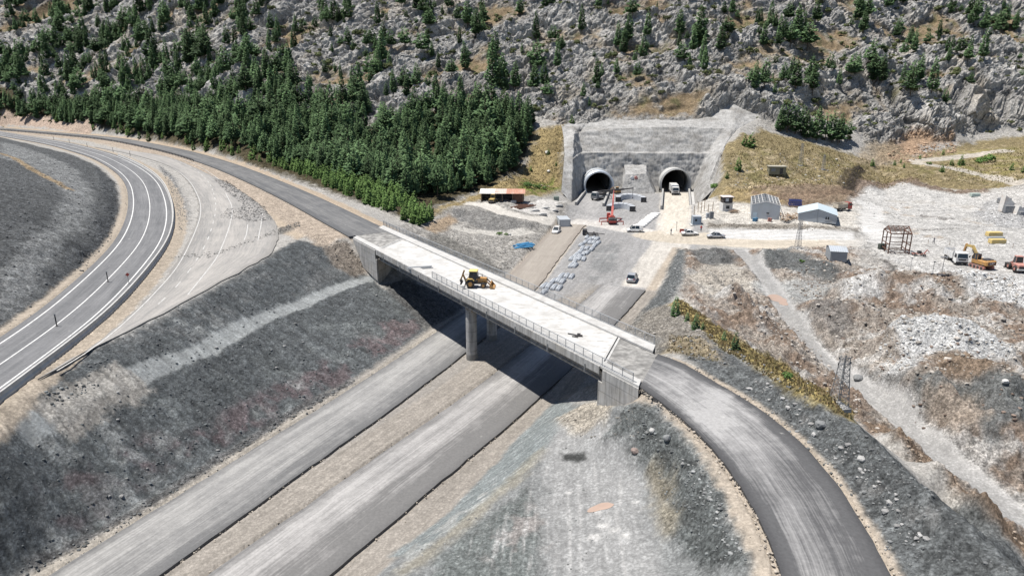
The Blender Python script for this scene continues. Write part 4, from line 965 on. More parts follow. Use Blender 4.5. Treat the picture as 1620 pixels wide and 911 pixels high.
# ------------------------------------------------------------------ overpass
M_CONC = mat('cast_concrete', (.34, .335, .325), .9, var=.16, scale=.9, dirt=(.30, .285, .26), dirt_scale=.55, bump=.15, bscale=5)
M_CONC_L = mat('pale_concrete', (.43, .425, .41), .9, var=.10, scale=1.2, dirt=(.34, .33, .315), dirt_scale=.8)
M_CONC_D = mat('stained_concrete', (.33, .30, .265), .9, var=.2, scale=.7, dirt=(.21, .18, .15), dirt_scale=.5)
M_GALV = mat('galvanised_steel', (.34, .35, .36), .45, .6, var=.1)
M_JOINT = mat('joint_rubber', (.03, .03, .03), .8)
def water_stains(m, depth=.55, joint=.72):
    """dark runs down the concrete and faint shutter joints"""
    nt = m.node_tree; N = nt.nodes; L = nt.links; b = N['Principled BSDF']; src = b.inputs['Base Color'].links[0].from_socket
    tc = N.new('ShaderNodeTexCoord'); mp = N.new('ShaderNodeMapping'); mp.inputs['Scale'].default_value = (1.7, 1.7, .16)
    n = N.new('ShaderNodeTexNoise'); n.inputs['Scale'].default_value = 1.3; n.inputs['Detail'].default_value = 7; n.inputs['Roughness'].default_value = .65
    L.new(tc.outputs['Object'], mp.inputs[0]); L.new(mp.outputs[0], n.inputs['Vector'])
    r = N.new('ShaderNodeMapRange'); r.inputs[1].default_value = .42; r.inputs[2].default_value = .66; r.inputs[3].default_value = 1.1; r.inputs[4].default_value = depth; L.new(n.outputs['Fac'], r.inputs[0])
    w = N.new('ShaderNodeTexWave'); w.wave_type = 'BANDS'; w.bands_direction = 'Z'; w.inputs['Scale'].default_value = .21; w.inputs['Distortion'].default_value = .3; L.new(tc.outputs['Object'], w.inputs['Vector'])
    r2 = N.new('ShaderNodeMapRange'); r2.inputs[1].default_value = 0; r2.inputs[2].default_value = .03; r2.inputs[3].default_value = joint; L.new(w.outputs['Fac'], r2.inputs[0])
    ml = N.new('ShaderNodeMath'); ml.operation = 'MULTIPLY'; L.new(r.outputs[0], ml.inputs[0]); L.new(r2.outputs[0], ml.inputs[1])
    vm = N.new('ShaderNodeVectorMath'); vm.operation = 'SCALE'; L.new(src, vm.inputs[0]); L.new(ml.outputs[0], vm.inputs['Scale']); L.new(vm.outputs[0], b.inputs['Base Color'])
water_stains(M_CONC); water_stains(M_CONC_D, .6)
def deck_material():
    m = mat('raw_deck_concrete', (.47, .465, .45), .9, var=.13, scale=.5, dirt=(.36, .35, .33), dirt_scale=.28, bump=.1, bscale=3)
    nt = m.node_tree; N = nt.nodes; L = nt.links; b = N['Principled BSDF']
    src = b.inputs['Base Color'].links[0].from_socket
    tc = N.new('ShaderNodeTexCoord'); mp = N.new('ShaderNodeMapping'); mp.inputs['Rotation'].default_value = (0, 0, .99); mp.inputs['Scale'].default_value = (.55, 1.5, 1)
    n = N.new('ShaderNodeTexNoise'); n.inputs['Scale'].default_value = .9; n.inputs['Detail'].default_value = 9; n.inputs['Roughness'].default_value = .72
    L.new(tc.outputs['Object'], mp.inputs[0]); L.new(mp.outputs[0], n.inputs['Vector'])
    r = N.new('ShaderNodeMapRange'); r.inputs[1].default_value = .53; r.inputs[2].default_value = .62; r.inputs[4].default_value = .7; L.new(n.outputs['Fac'], r.inputs[0])
    mx = N.new('ShaderNodeMix'); mx.data_type = 'RGBA'; L.new(r.outputs[0], mx.inputs[0]); L.new(src, mx.inputs[6]); mx.inputs[7].default_value = (.27, .25, .225, 1)
    L.new(mx.outputs[2], b.inputs['Base Color'])
    return m
M_DECK = deck_material()
bridge = empty('overpass_bridge', bp(43, BW / 2, 0))
tag(bridge, 'concrete overpass bridge with raw white deck crossing the two carriageways', 'bridge')
BINV = Matrix.Translation(-bridge.location)
def bpart(mb, name, material, parent=bridge, smooth_shade=False):
    off = bridge.location
    mb.v = [(p[0] - off[0], p[1] - off[1], p[2] - off[2]) for p in mb.v]
    return mb.build(name, material, parent, smooth_shade)
def skew(prof, u0, u1, mb=None, seg=1):
    """profile of (v, z) run along the bridge"""
    mb = mb or MB(); n = len(prof)
    for k in range(seg):
        a, c = u0 + (u1 - u0) * k / seg, u0 + (u1 - u0) * (k + 1) / seg
        vs = [bp(a, v, z) for v, z in prof] + [bp(c, v, z) for v, z in prof]
        fs = [((i + 1) % n, i, n + i, n + (i + 1) % n) for i in range(n)] + [tuple(range(n)), tuple(range(2 * n - 1, n - 1, -1))]
        mb.add(vs, fs)
    return mb
def rect(v0, v1, z0, z1): return [(v0, z0), (v1, z0), (v1, z1), (v0, z1)]
UJ0, UJ1 = 11.4, 73.6
bpart(skew(rect(0, BW, Z1 - .38, Z1), UJ0 + .25, UJ1 - .25), 'deck', M_DECK)
bpart(skew(rect(1.25, BW - 1.75, Z1 - .3, Z1 + .025), -1.5, UJ0 - .25), 'approach_slab', M_DIRT)
bpart(skew(rect(1.25, BW - 1.75, Z1 - .3, Z1 + .025), UJ1 + .25, BLEN + .6), 'approach_slab', M_DIRT)
for uj in (UJ0, UJ1):
    j = bpart(skew(rect(1.2, BW - 1.7, Z1 - .2, Z1 + .06), uj - .42, uj - .10), 'expansion_joint', M_CONC_L)
    bpart(skew(rect(1.2, BW - 1.7, Z1 - .2, Z1 + .06), uj + .10, uj + .42), 'joint_nosing', M_CONC_L, j)
    bpart(skew(rect(1.2, BW - 1.7, Z1 - .2, Z1 + .02), uj - .1, uj + .1), 'joint_seal', M_JOINT, j)
def sidewalk(v0, v1, u0, u1, zt):
    mb = skew(rect(v0, v1, Z1 + .004, zt), u0, u1)
    return bpart(mb, 'sidewalk', M_CONC_L)
sidewalk(-.02, 1.15, 0, BLEN, Z1 + .26); sidewalk(BW - 1.65, BW + .02, 0, BLEN, Z1 + .26)
for v0, v1 in ((-.24, -.02), (BW + .02, BW + .24)):
    for u0, u1 in [(UJ0 + .15 + i * 6.2, min(UJ0 + .15 + (i + 1) * 6.2 - .03, UJ1 - .15)) for i in range(10)]:
        bpart(skew(rect(v0, v1, Z1 - .62, Z1 + .28), u0, u1), 'fascia_panel', M_CONC)
for gv in (.62, 2.6, 4.65, 6.7, BW - .62):
    p = [(gv - .33, 8.32), (gv + .33, 8.32), (gv + .33, 8.50), (gv + .1, 8.62), (gv + .1, 9.42), (gv + .4, 9.52), (gv + .4, 9.62), (gv - .4, 9.62), (gv - .4, 9.52), (gv - .1, 9.42), (gv - .1, 8.62), (gv - .33, 8.50)]
    bpart(skew(p, UJ0 + .1, UJ1 - .1), 'girder', M_CONC_D)
pu = 44.2
bpart(skew(rect(.55, BW - .55, 7.72, 8.31), pu - .85, pu + .85), 'pier_cap', M_CONC_D)
for pv in (1.35, 7.9):
    o_ = bp(pu, pv, 0); mb = MB(); mb.tube((o_.x, o_.y, -.6), (o_.x, o_.y, 7.75), .80, 28)
    col_o = bpart(mb, 'pier', M_CONC, smooth_shade=False)
    mb = MB(); mb.tube((o_.x, o_.y, -.4), (o_.x, o_.y, .95), .82, 28); bpart(mb, 'pier_shade_band', mat('shaded_concrete', (.20, .195, .185), .9, var=.2), col_o)  # darker sleeve round the foot paints in the deck's shade on the pier
# abutments: front wall, side (wing) walls near and far
def wing(v0, v1, poly, name='wing_wall'):
    """poly of (u, z) with thickness v0..v1"""
    n = len(poly); mb = MB()
    vs = [bp(u, v0, z) for u, z in poly] + [bp(u, v1, z) for u, z in poly]
    fs = [tuple(range(n)), tuple(range(2 * n - 1, n - 1, -1))] + [((i + 1) % n, i, n + i, n + (i + 1) % n) for i in range(n)]
    mb.add(vs, fs); return bpart(mb, name, M_CONC)
for side in (0, 1):
    if side == 0:
        bpart(skew(rect(.1, BW - .1, .6, 9.55), UJ0 - 1.2, UJ0 - .02), 'abutment', M_CONC_D)
        wl = [(0, Z1), (5.6, Z1), (5.6, 5.3), (4.6, 5.5)]; w2 = [(5.62, Z1), (11.1, Z1), (11.1, 8.4), (11.6, 8.4), (11.6, 4.4), (5.62, 5.25)]
        wlow = [(8.2, 5.0), (11.5, 4.5), (11.5, 1.5), (8.2, 1.5)]
    else:
        bpart(skew(rect(.1, BW - .1, .6, 9.55), UJ1 + .02, UJ1 + 1.2), 'abutment', M_CONC_D)
        wl = [(UJ1 - .3, 8.5), (UJ1 + .35, 8.5), (UJ1 + .35, Z1), (UJ1 + 3.2, Z1), (UJ1 + 3.2, 3.6), (UJ1 - .3, 3.6)]; w2 = [(UJ1 + 3.22, Z1), (BLEN, Z1), (BLEN, 7.6), (UJ1 + 5.0, 6.9), (UJ1 + 3.22, 6.9)]
        wlow = None
    for v0, v1 in ((-.18, .22), (BW - .22, BW + .18)):
        wing(v0, v1, wl); wing(v0 + .01, v1 - .01, w2)
        if wlow: wing(v0 + .25, v1 + .02, wlow, 'wing_wall')
for k in range(9):                                    # deck drain outlets
    o_ = bp(15 + k * 7, -.30, 0); mb = MB(); mb.tube((o_.x, o_.y, Z1 - 1.15), (o_.x, o_.y, Z1 - .2), .07, 8); bpart(mb, 'drain_pipe', M_GALV)
# railings
M_RAIL = mat('rail_steel', (.38, .39, .40), .5, .3, var=.1)
def railing(v, u0, u1):
    root = MB()
    for z in (Z1 + .30, Z1 + 1.28):
        root.beam(bp(u0, v, z), bp(u1, v, z), .07, .06)
    rl = bpart(root, 'railing', M_RAIL)
    n = int(round((u1 - u0) / 1.62)); st = (u1 - u0) / n
    pm = MB(); pm.beam((0, 0, .22), (0, 0, 1.30), .075, .075); pme = pm.mesh('post'); pme.materials.append(M_RAIL)
    bm = MB()
    d = BU
    for k in range(1, 11):
        c_ = Vector((d[0], d[1], 0)) * (st * k / 11)
        bm.beam(c_ + Vector((0, 0, .32)), c_ + Vector((0, 0, 1.26)), .018, .018)
    bme = bm.mesh('infill_panel'); bme.materials.append(M_RAIL)
    for i in range(n + 1):
        p = bp(u0 + st * i, v, Z1) - bridge.location
        o = bpy.data.objects.new('post', pme); COL.objects.link(o); o.parent = rl; o.location = p
        if i < n:
            o = bpy.data.objects.new('infill_panel', bme); COL.objects.link(o); o.parent = rl; o.location = p
railing(.10, 33.5, BLEN - .9)
railing(BW - .10, .2, BLEN - .2)
# ------------------------------------------------------------------ tunnel mouth and sprayed-concrete walls
M_SHOT = mat('sprayed_concrete', (.325, .32, .31), .95, var=.28, scale=.5, dirt=(.22, .21, .195), dirt_scale=.16, bump=.8, bscale=1.3)
water_stains(M_SHOT, .66, .97)
_rowsS = [
    [atz(888, 303, 3.2), atz(904.5, 322, -.4), atz(928, 303, -.4), atz(960, 303, -.4), atz(1000, 303, -.4), atz(1040, 303, -.4), atz(1070, 303, -.4), atz(1094, 303, -.4), atz(1106, 322, -.4), aty(1137, 291, 236)],
    [aty(893, 246, 244), aty(906, 252, 242), aty(919, 241, 255.8), aty(960, 241, 255.8), aty(1000, 241, 255.8), aty(1040, 242, 255.8), aty(1075, 242, 255.8), aty(1118, 242, 255.8), aty(1139, 243, 249.5), aty(1143, 246, 250)],
    [aty(893, 245, 245), aty(906, 250, 244.5), aty(921, 240.5, 258.6), aty(960, 240.5, 258.6), aty(1000, 240.5, 258.6), aty(1040, 241.5, 258.6), aty(1075, 241.5, 258.6), aty(1119, 241.5, 258.6), aty(1140, 242.5, 251), aty(1144, 245, 251)],
    [aty(892, 222, 257), aty(908, 212, 258), aty(915, 210, 265.0), aty(962, 203.5, 265.0), aty(1005, 201.5, 265.0), aty(1040, 200.5, 265.0), aty(1080, 200.5, 265.0), aty(1145, 203, 265.0), aty(1160, 205, 264.5), aty(1170, 207, 266)],
    [aty(892, 220, 258), aty(907, 211, 260), aty(917, 209.5, 267.2), aty(962, 203, 267.2), aty(1005, 201, 267.2), aty(1040, 200, 267.2), aty(1080, 200, 267.2), aty(1146, 202.5, 267.2), aty(1162, 204, 266), aty(1172, 206, 267)],
    [aty(888, 197, 268), aty(902, 196, 271), aty(930, 193, 273.5), aty(965, 187, 275.5), aty(1005, 190, 275.5), aty(1040, 187, 276), aty(1080, 190, 276), aty(1140, 172, 281), aty(1163, 164, 284), aty(1210, 186, 280)]]
G_ = np.array(_rowsS)
def shot_grid(G, du=.55):
    # arc length per column from the first row, rows by slope length
    segs_u = [max(2, int(np.linalg.norm(G[:, i + 1] - G[:, i], axis=1).max() / du)) for i in range(G.shape[1] - 1)]
    segs_v = [max(2, int(np.linalg.norm(G[j + 1] - G[j], axis=1).mean() / du)) for j in range(G.shape[0] - 1)]
    us = np.concatenate([i + np.arange(n) / n for i, n in enumerate(segs_u)] + [[G.shape[1] - 1.0]])
    vs = np.concatenate([j + np.arange(n) / n for j, n in enumerate(segs_v)] + [[G.shape[0] - 1.0]])
    i = np.minimum(us.astype(int), G.shape[1] - 2); fu = us - i
    j = np.minimum(vs.astype(int), G.shape[0] - 2); fv = vs - j
    a = G[j][:, i]; b = G[j][:, i + 1]; c = G[j + 1][:, i]; d = G[j + 1][:, i + 1]
    FU = fu[None, :, None]; FV = fv[:, None, None]
    return (a * (1 - FU) + b * FU) * (1 - FV) + (c * (1 - FU) + d * FU) * FV, us, vs
SG, us_, vs_ = shot_grid(G_)
nj, ni = SG.shape[:2]
for _ in range(2):                                    # soften the folds a little
    SG[:, 1:-1] = (SG[:, :-2] + 2 * SG[:, 1:-1] + SG[:, 2:]) / 4
tu = np.gradient(SG, axis=1); tv = np.gradient(SG, axis=0); nn = np.cross(tu, tv); nn /= np.linalg.norm(nn, axis=2)[..., None] + 1e-9
q1 = SG[..., 0] + SG[..., 1]; q2 = SG[..., 2] * 1.3 + SG[..., 1] * .4
dsp = .55 * fbm(q1, q2, 5, 3, 401) + .35 * fbm(q1, q2, 1.5, 3, 402) + .2 * fbm(q1 * 2, q2 * .3, 2, 2, 403)
edge_ = np.minimum(1, np.minimum(vs_[:, None], 99) * 2)
SG = SG + nn * (dsp * np.where(edge_ < 1, edge_, 1))[..., None] * np.where(nn[..., 1:2] < 0, 1, 1)
a = (np.arange(nj - 1)[:, None] * ni + np.arange(ni - 1)[None, :]).ravel()
SF = np.stack([a, a + 1, a + ni + 1, a + ni], 1)
SV = SG.reshape(-1, 3)
fc = SV[SF].mean(1); cut = np.zeros(len(SF), bool)
for (px_, py_, pz_), r_, c_ in PORTALS.values():
    cut |= (np.hypot(fc[:, 0] - px_, np.maximum(fc[:, 2] - c_, 0)) < r_ + .12) & (fc[:, 2] < 11) & (fc[:, 1] > py_ - 4) & (fc[:, 1] < py_ + 8)
wall = empty('retaining_wall', (47, 246, 0))
tag(wall, 'grey sprayed concrete retaining wall stepped round both tunnel mouths', 'wall')
off = np.array(wall.location)
face_o = link('wall_face', np_mesh('wall_face', SV - off, SF[~cut], smooth_shade=True), wall, M_SHOT)
# rock block left standing between the tunnels
def lump(name, base, top, parent, material, n=10, amp=.35, seed=1):
    """eight corner block with a rough skin: base and top are 4 points each"""
    mb_v = []; mb_f = []
    def patch(p00, p10, p11, p01):
        o = len(mb_v)
        for j in range(n + 1):
            for i in range(n + 1):
                u, v = i / n, j / n
                p = (Vector(p00) * (1 - u) + Vector(p10) * u) * (1 - v) + (Vector(p01) * (1 - u) + Vector(p11) * u) * v
                mb_v.append(p)
        for j in range(n):
            for i in range(n): q = o + j * (n + 1) + i; mb_f.append((q, q + 1, q + n + 2, q + n + 1))
    b, t = base, top
    for k in range(4): patch(b[k], b[(k + 1) % 4], t[(k + 1) % 4], t[k])
    patch(t[0], t[1], t[2], t[3])
    V = np.array([tuple(p) for p in mb_v]); c = V.mean(0); d = V - c; d /= np.linalg.norm(d, axis=1)[:, None]
    V = V + d * (amp * (fbm(V[:, 0] + V[:, 1], V[:, 2] + V[:, 1] * .6, 2.5, 3, seed)))[:, None]
    return link(name, np_mesh(name, V - off, np.array(mb_f)), parent, material)
def P3(px, py, y): return aty(px, py, y)
lump('rock_buttress', [atz(981, 308, -.3), atz(1036, 308, -.3), (atz(1044, 303, 0)[0], 255, -.3), (atz(985, 303, 0)[0], 255, -.3)],
     [aty(990, 276, 248.5), aty(1022, 275, 248.5), (aty(1026, 275, 251)[0], 256, 9.4), (aty(990, 275, 251)[0], 256, 9.4)], wall, M_SHOT, 12, .5, 31)
M_STEEL = mat('bare_steel_lining', (.52, .56, .61), .4, .25, var=.10, scale=.8, spec=.5)
M_LIN = mat('tunnel_lining', (.16, .155, .15), .95, var=.2)
M_RIM = mat('tunnel_rim_concrete', (.40, .40, .39), .9, var=.15)
def arch(r, c, n=26, floor=-.3):
    a0 = math.asin(min(.999, (c - floor) / r))
    return [(math.cos(t) * r, c + math.sin(t) * r) for t in np.linspace(-a0, math.pi + a0, n)]
def portal(key, name, label, y_front, thick, material, rim_b):
    (x, y, z), r, c = PORTALS[key]
    t = empty(name, (x, y, 0)); tag(t, label, 'tunnel')
    inn = arch(r, c); outp = arch(r + thick, c)
    n = len(inn)
    def shell(A, B, y0, y1):
        mb = MB(); vs = []
        for P, yy in ((A, y0), (A, y1), (B, y0), (B, y1)): vs += [(p[0], yy, p[1]) for p in P]
        fs = []
        for i in range(n - 1):
            fs += [(i, i + 1, n + i + 1, n + i), (2 * n + i, 3 * n + i, 3 * n + i + 1, 2 * n + i + 1), (i, 2 * n + i, 2 * n + i + 1, i + 1), (n + i, n + i + 1, 3 * n + i + 1, 3 * n + i)]
        fs += [(0, n, 3 * n, 2 * n), (n - 1, 3 * n - 1, 4 * n - 1, 2 * n - 1)]
        return mb.add(vs, fs)
    shell(inn, outp, y_front, 9).build('portal_ring', material, t, True)
    rim_o = arch(r + thick + .22, c); shell(arch(r + thick + .01, c), rim_o, rim_b - 1.2, rim_b).build('portal_collar', M_RIM, t, True)
    lin = shell(arch(r + .02, c), arch(r + .6, c), 8.9, 75); lin.build('lining', M_LIN, t, True)
    mb = MB(); mb.box((0, 37, -.22), (2 * r - .3, 76, .3)); mb.build('tunnel_floor', M_TANB, t)
    mb = MB(); mb.box((0, 75.4, 3), (2 * r + 1.6, .4, 11)); mb.build('far_heading', M_LIN, t)
    return t
portal('steel', 'tunnel_portal', 'left tunnel mouth lined with a projecting bright steel ring', -2.6, .62, M_STEEL, 2.4)
portal('open', 'tunnel_portal', 'right tunnel mouth with concrete rim and white truck inside', -.2, .3, M_RIM, 1.6)
# low walls in front of the mouths
def low_wall(name, a, b, h, w, label, material=M_CONC_L, h2=None, over=0):
    p, q = Vector(a), Vector(b); mid = (p + q) / 2; L_ = (q - p).length; yw = math.atan2(q.y - p.y, q.x - p.x)
    o = empty(name, (mid.x, mid.y, 0), yw); tag(o, label, 'wall', 'kerb walls leading out of the tunnels')
    n = max(2, int(L_ / 3.2)); st = L_ / n; h2 = h2 or h
    for i in range(n):
        hh = h + (h2 - h) * (i + .5) / n
        mb = MB(); mb.box((-L_ / 2 + st * (i + .5), 0, hh / 2 - .3), (st - .04, w, hh + .6), ch=.03); mb.build('wall_segment', material, o)
    return o
low_wall('kerb_wall', atz(927.5, 303, 0), atz(911, 325, 0), 1.1, .7, 'low concrete kerb wall beside the shaded side of the steel lined mouth', M_CONC)
low_wall('kerb_wall', atz(964, 303, 0), atz(954.5, 327, 0), 1.1, .7, 'low concrete kerb wall between the truck crane and the arch segments', M_CONC)
low_wall('kerb_wall', atz(1048.5, 304, 0), atz(1046, 332, 0), 1.3, .6, 'low concrete kerb wall on the buttress side of the truck tunnel', M_CONC)
low_wall('kerb_wall', atz(1090, 304, 0), atz(1092.5, 332, 0), 1.3, .6, 'low concrete kerb wall on the far side of the truck tunnel', M_CONC)
low_wall('kerb_wall', atz(1095, 306, 0), atz(1098, 334, 0), .5, 1.0, 'second lower kerb wall outside the truck tunnel ramp', M_CONC_L)
# two round plates fixed to the buttress
for px_, c_, nm in ((1000, (.75, .75, .74), 'white'), (1006.5, (.55, .25, .22), 'red')):
    p = aty(px_, 281.5, 247.4); mb = MB(); mb.tube((0, -.08, 0), (0, .8, 0), .55, 20)
    o = mb.build('round_plate', mat('plate_' + nm, c_, .6), None); o.location = p
    tag(o, 'round %s plate fixed on the rock buttress between the tunnels' % nm, 'sign')
clock('bridge+tunnel')
# ------------------------------------------------------------------ vegetation
def foliage_material(name, c1, c2, vary=.25):
    m = bpy.data.materials.new(name); m.use_nodes = True
    nt = m.node_tree; N = nt.nodes; L = nt.links; b = N['Principled BSDF']
    b.inputs['Roughness'].default_value = .75; b.inputs['Specular IOR Level'].default_value = .15
    at = N.new('ShaderNodeAttribute'); at.attribute_name = 'Col'
    oi = N.new('ShaderNodeObjectInfo')
    sp = N.new('ShaderNodeSeparateColor'); L.new(at.outputs['Color'], sp.inputs[0])
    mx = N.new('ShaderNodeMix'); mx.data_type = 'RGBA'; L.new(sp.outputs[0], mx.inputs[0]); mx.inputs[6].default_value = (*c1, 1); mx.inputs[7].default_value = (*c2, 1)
    r = N.new('ShaderNodeMapRange'); L.new(oi.outputs['Random'], r.inputs[0]); r.inputs[3].default_value = 1 - vary; r.inputs[4].default_value = 1 + vary
    ml = N.new('ShaderNodeMath'); ml.operation = 'MULTIPLY'; L.new(r.outputs[0], ml.inputs[0]); L.new(sp.outputs[1], ml.inputs[1])
    vm = N.new('ShaderNodeVectorMath'); vm.operation = 'SCALE'; L.new(mx.outputs[2], vm.inputs[0]); L.new(ml.outputs[0], vm.inputs['Scale'])
    L.new(vm.outputs[0], b.inputs['Base Color'])
    return m
M_PINE = foliage_material('pine_needles', (.034, .072, .036), (.11, .175, .075), .42)
M_YOUNG = foliage_material('young_pine_needles', (.055, .11, .03), (.13, .21, .06))
M_SHRUB = foliage_material('shrub_leaves', (.045, .065, .028), (.12, .13, .055), .35)
M_BARK = mat('pine_bark', (.10, .075, .055), .95, var=.25, scale=3)

def conifer(seed, n=320, spread=.17, low=.16, droop=.35, shape=1.0, size=.085, irregular=.25):
    """unit-height crown: needle clumps on whorled limbs. returns V, F, Col"""
    r = random.Random(seed); V = []; F = []; Cc = []
    lean = r.uniform(0, 6.28)
    lob = [(r.uniform(0, 6.28), r.uniform(.6, 1.25)) for _ in range(7)]
    for i in range(n):
        t = (i + r.random()) / n                          # 0 bottom .. 1 top by area
        h = low + (1 - low) * (1 - math.sqrt(max(0, 1 - t)) ** shape)
        k = (h - low) / (1 - low)
        prof = min(1.0, (k / .16 + .35)) * (1 - k) ** .72
        a = r.random() * 6.283
        lo = lob[int(k * 6.99)]; bulge = 1 + irregular * math.cos(a - lo[0]) * lo[1] + r.uniform(-.14, .14)
        rad = spread * prof * bulge + .008
        q = math.sqrt(r.uniform(.25, 1.0)); rr = rad * q
        c = Vector((math.cos(a) * rr, math.sin(a) * rr, h - droop * rr * .5 + r.uniform(-.012, .012)))
        s = size * (1.1 - .55 * k) * r.uniform(.7, 1.25)
        out = Vector((math.cos(a), math.sin(a), r.uniform(-.25, .55))).normalized()
        side = Vector((-math.sin(a), math.cos(a), r.uniform(-.3, .3))).normalized()
        o = len(V)
        tip = c + out * s * .75; bk = c - out * s * .55
        V += [bk, c + side * s * .42 + Vector((0, 0, -s * .12)), tip, c - side * s * .42 + Vector((0, 0, -s * .12)), c + Vector((0, 0, s * .34))]
        F += [(o, o + 1, o + 4), (o + 1, o + 2, o + 4), (o + 2, o + 3, o + 4), (o + 3, o, o + 4)]
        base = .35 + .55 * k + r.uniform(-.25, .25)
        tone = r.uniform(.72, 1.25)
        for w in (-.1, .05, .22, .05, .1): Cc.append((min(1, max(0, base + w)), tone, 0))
    return np.array([tuple(p) for p in V]), np.array(F), np.array(Cc)
def bush(seed, n=70, flat=.75, size=.30):
    r = random.Random(seed); V = []; F = []; Cc = []
    lumps = [(Vector((r.uniform(-.35, .35), r.uniform(-.35, .35), r.uniform(.2, .6) * flat)), r.uniform(.25, .45)) for _ in range(5)]
    for i in range(n):
        c0, rad = r.choice(lumps)
        d = Vector((r.gauss(0, 1), r.gauss(0, 1), abs(r.gauss(0, .8)))).normalized()
        c = c0 + d * rad * r.uniform(.6, 1.05); c.z = max(.02, c.z)
        s = size * r.uniform(.6, 1.2); u = d.cross(Vector((r.random(), r.random(), r.random()))).normalized(); v = d.cross(u)
        o = len(V)
        V += [c - u * s * .5, c + v * s * .4, c + u * s * .5, c - v * s * .4, c + d * s * .3]
        F += [(o, o + 1, o + 4), (o + 1, o + 2, o + 4), (o + 2, o + 3, o + 4), (o + 3, o, o + 4)]
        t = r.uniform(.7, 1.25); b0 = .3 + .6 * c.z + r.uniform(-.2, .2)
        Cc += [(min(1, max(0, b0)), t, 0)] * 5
    return np.array([tuple(p) for p in V]), np.array(F), np.array(Cc)
def trunk_mesh(name, h=1.0, r=.014):
    mb = MB(); mb.tube((0, 0, -.05), (0, 0, h * .5), r, 6, r * .65); mb.tube((0, 0, h * .5), (0, 0, h * .94), r * .65, 6, r * .15)
    for k in range(7):
        a = k * 2.4; z = h * (.2 + .08 * k); mb.tube((0, 0, z), (math.cos(a) * .09, math.sin(a) * .09, z + .015), r * .35, 4, r * .12)
    return mb.mesh(name)
TR_ME = trunk_mesh('trunk'); TR_ME.materials.append(M_BARK)
def to_mesh(nm, geo, material):
    me = np_mesh(nm, geo[0], geo[1], cols=geo[2]); me.materials.append(material); return me
_PSPEC = [(.135, .13, 1.0, .30, 470, .066), (.165, .20, 1.0, .40, 470, .070), (.215, .30, .62, .45, 430, .080), (.15, .10, 1.25, .25, 500, .064), (.19, .24, .75, .55, 400, .078)]      # slender to broad crowned
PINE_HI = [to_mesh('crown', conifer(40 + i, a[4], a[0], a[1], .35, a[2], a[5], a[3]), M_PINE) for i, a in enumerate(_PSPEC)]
YOUNG_ME = [to_mesh('young_pine', conifer(80 + i, 130, .25, .02, .3, 1.0, .15), M_YOUNG) for i in range(3)]
RIDGE_ME = to_mesh('young_pine', conifer(91, 260, .24, .02, .3, 1.0, .10), M_PINE)
BUSH_ME = [to_mesh('shrub', bush(120 + i), M_SHRUB) for i in range(5)]
BUSH_G = [to_mesh('shrub', bush(140 + i), M_YOUNG) for i in range(2)]

rng = np.random.RandomState(11)
def sample_poly(P, density, px=True, mind=0.0):
    W = wpoly(P) if px else np.asarray(P)
    x0, y0 = W.min(0); x1, y1 = W.max(0)
    n = int((x1 - x0) * (y1 - y0) * density)
    x = rng.uniform(x0, x1, n); y = rng.uniform(y0, y1, n)
    ins = np.zeros(n, bool)
    for i in range(len(W)):
        ax, ay = W[i]; bx, by = W[(i + 1) % len(W)]
        c = (ay > y) != (by > y)
        if ay != by: ins ^= c & (x < (bx - ax) * (y - ay) / (by - ay) + ax)
    pts = np.stack([x[ins], y[ins]], 1)
    if mind:
        kept = []; cell = {}
        for p in pts:
            k = (int(p[0] / mind), int(p[1] / mind))
            if any((p[0] - q[0]) ** 2 + (p[1] - q[1]) ** 2 < mind * mind for dx in (-1, 0, 1) for dy in (-1, 0, 1) for q in cell.get((k[0] + dx, k[1] + dy), [])): continue
            cell.setdefault(k, []).append(p); kept.append(p)
        pts = np.array(kept) if kept else np.zeros((0, 2))
    return pts
trees = []      # x, y, height, zone
def plant(P, dens_, h0, h1, zone, mind=1.6, gap=None, clump=None):
    for p in sample_poly(P, dens_, mind=mind):
        if gap is not None and float(fbm(np.array([p[0]]), np.array([p[1]]), gap[0], 3, gap[2])[0]) < gap[1]: continue
        trees.append((p[0], p[1], max(3.0, rng.uniform(h0, h1) * (1 + .2 * rng.randn())), zone))
FOREST = [(75, 192), (200, 208), (330, 231), (430, 258), (520, 283), (580, 298), (640, 320), (690, 318), (735, 308), (790, 285), (838, 222), (846, 190), (790, 182), (700, 178), (640, 196), (560, 205), (470, 178), (380, 168), (250, 172), (120, 172)]
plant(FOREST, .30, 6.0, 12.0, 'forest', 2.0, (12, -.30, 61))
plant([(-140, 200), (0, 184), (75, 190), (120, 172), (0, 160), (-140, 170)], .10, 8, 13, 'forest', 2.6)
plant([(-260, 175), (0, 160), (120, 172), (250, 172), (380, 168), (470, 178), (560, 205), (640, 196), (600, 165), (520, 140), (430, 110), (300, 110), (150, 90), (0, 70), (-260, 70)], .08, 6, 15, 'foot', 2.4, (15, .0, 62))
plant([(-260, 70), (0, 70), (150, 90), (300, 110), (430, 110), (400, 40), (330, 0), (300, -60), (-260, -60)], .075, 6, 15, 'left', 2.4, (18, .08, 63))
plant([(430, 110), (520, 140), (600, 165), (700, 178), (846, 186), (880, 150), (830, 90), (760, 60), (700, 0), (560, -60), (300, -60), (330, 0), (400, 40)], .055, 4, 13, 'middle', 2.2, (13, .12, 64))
plant([(846, 186), (893, 190), (1000, 150), (1150, 150), (1230, 180), (1330, 160), (1440, 180), (1540, 160), (1640, 150), (1800, 100), (1800, -60), (560, -60), (700, 0), (760, 60), (830, 90)], .04, 4, 13, 'right', 2.2, (14, .15, 65))
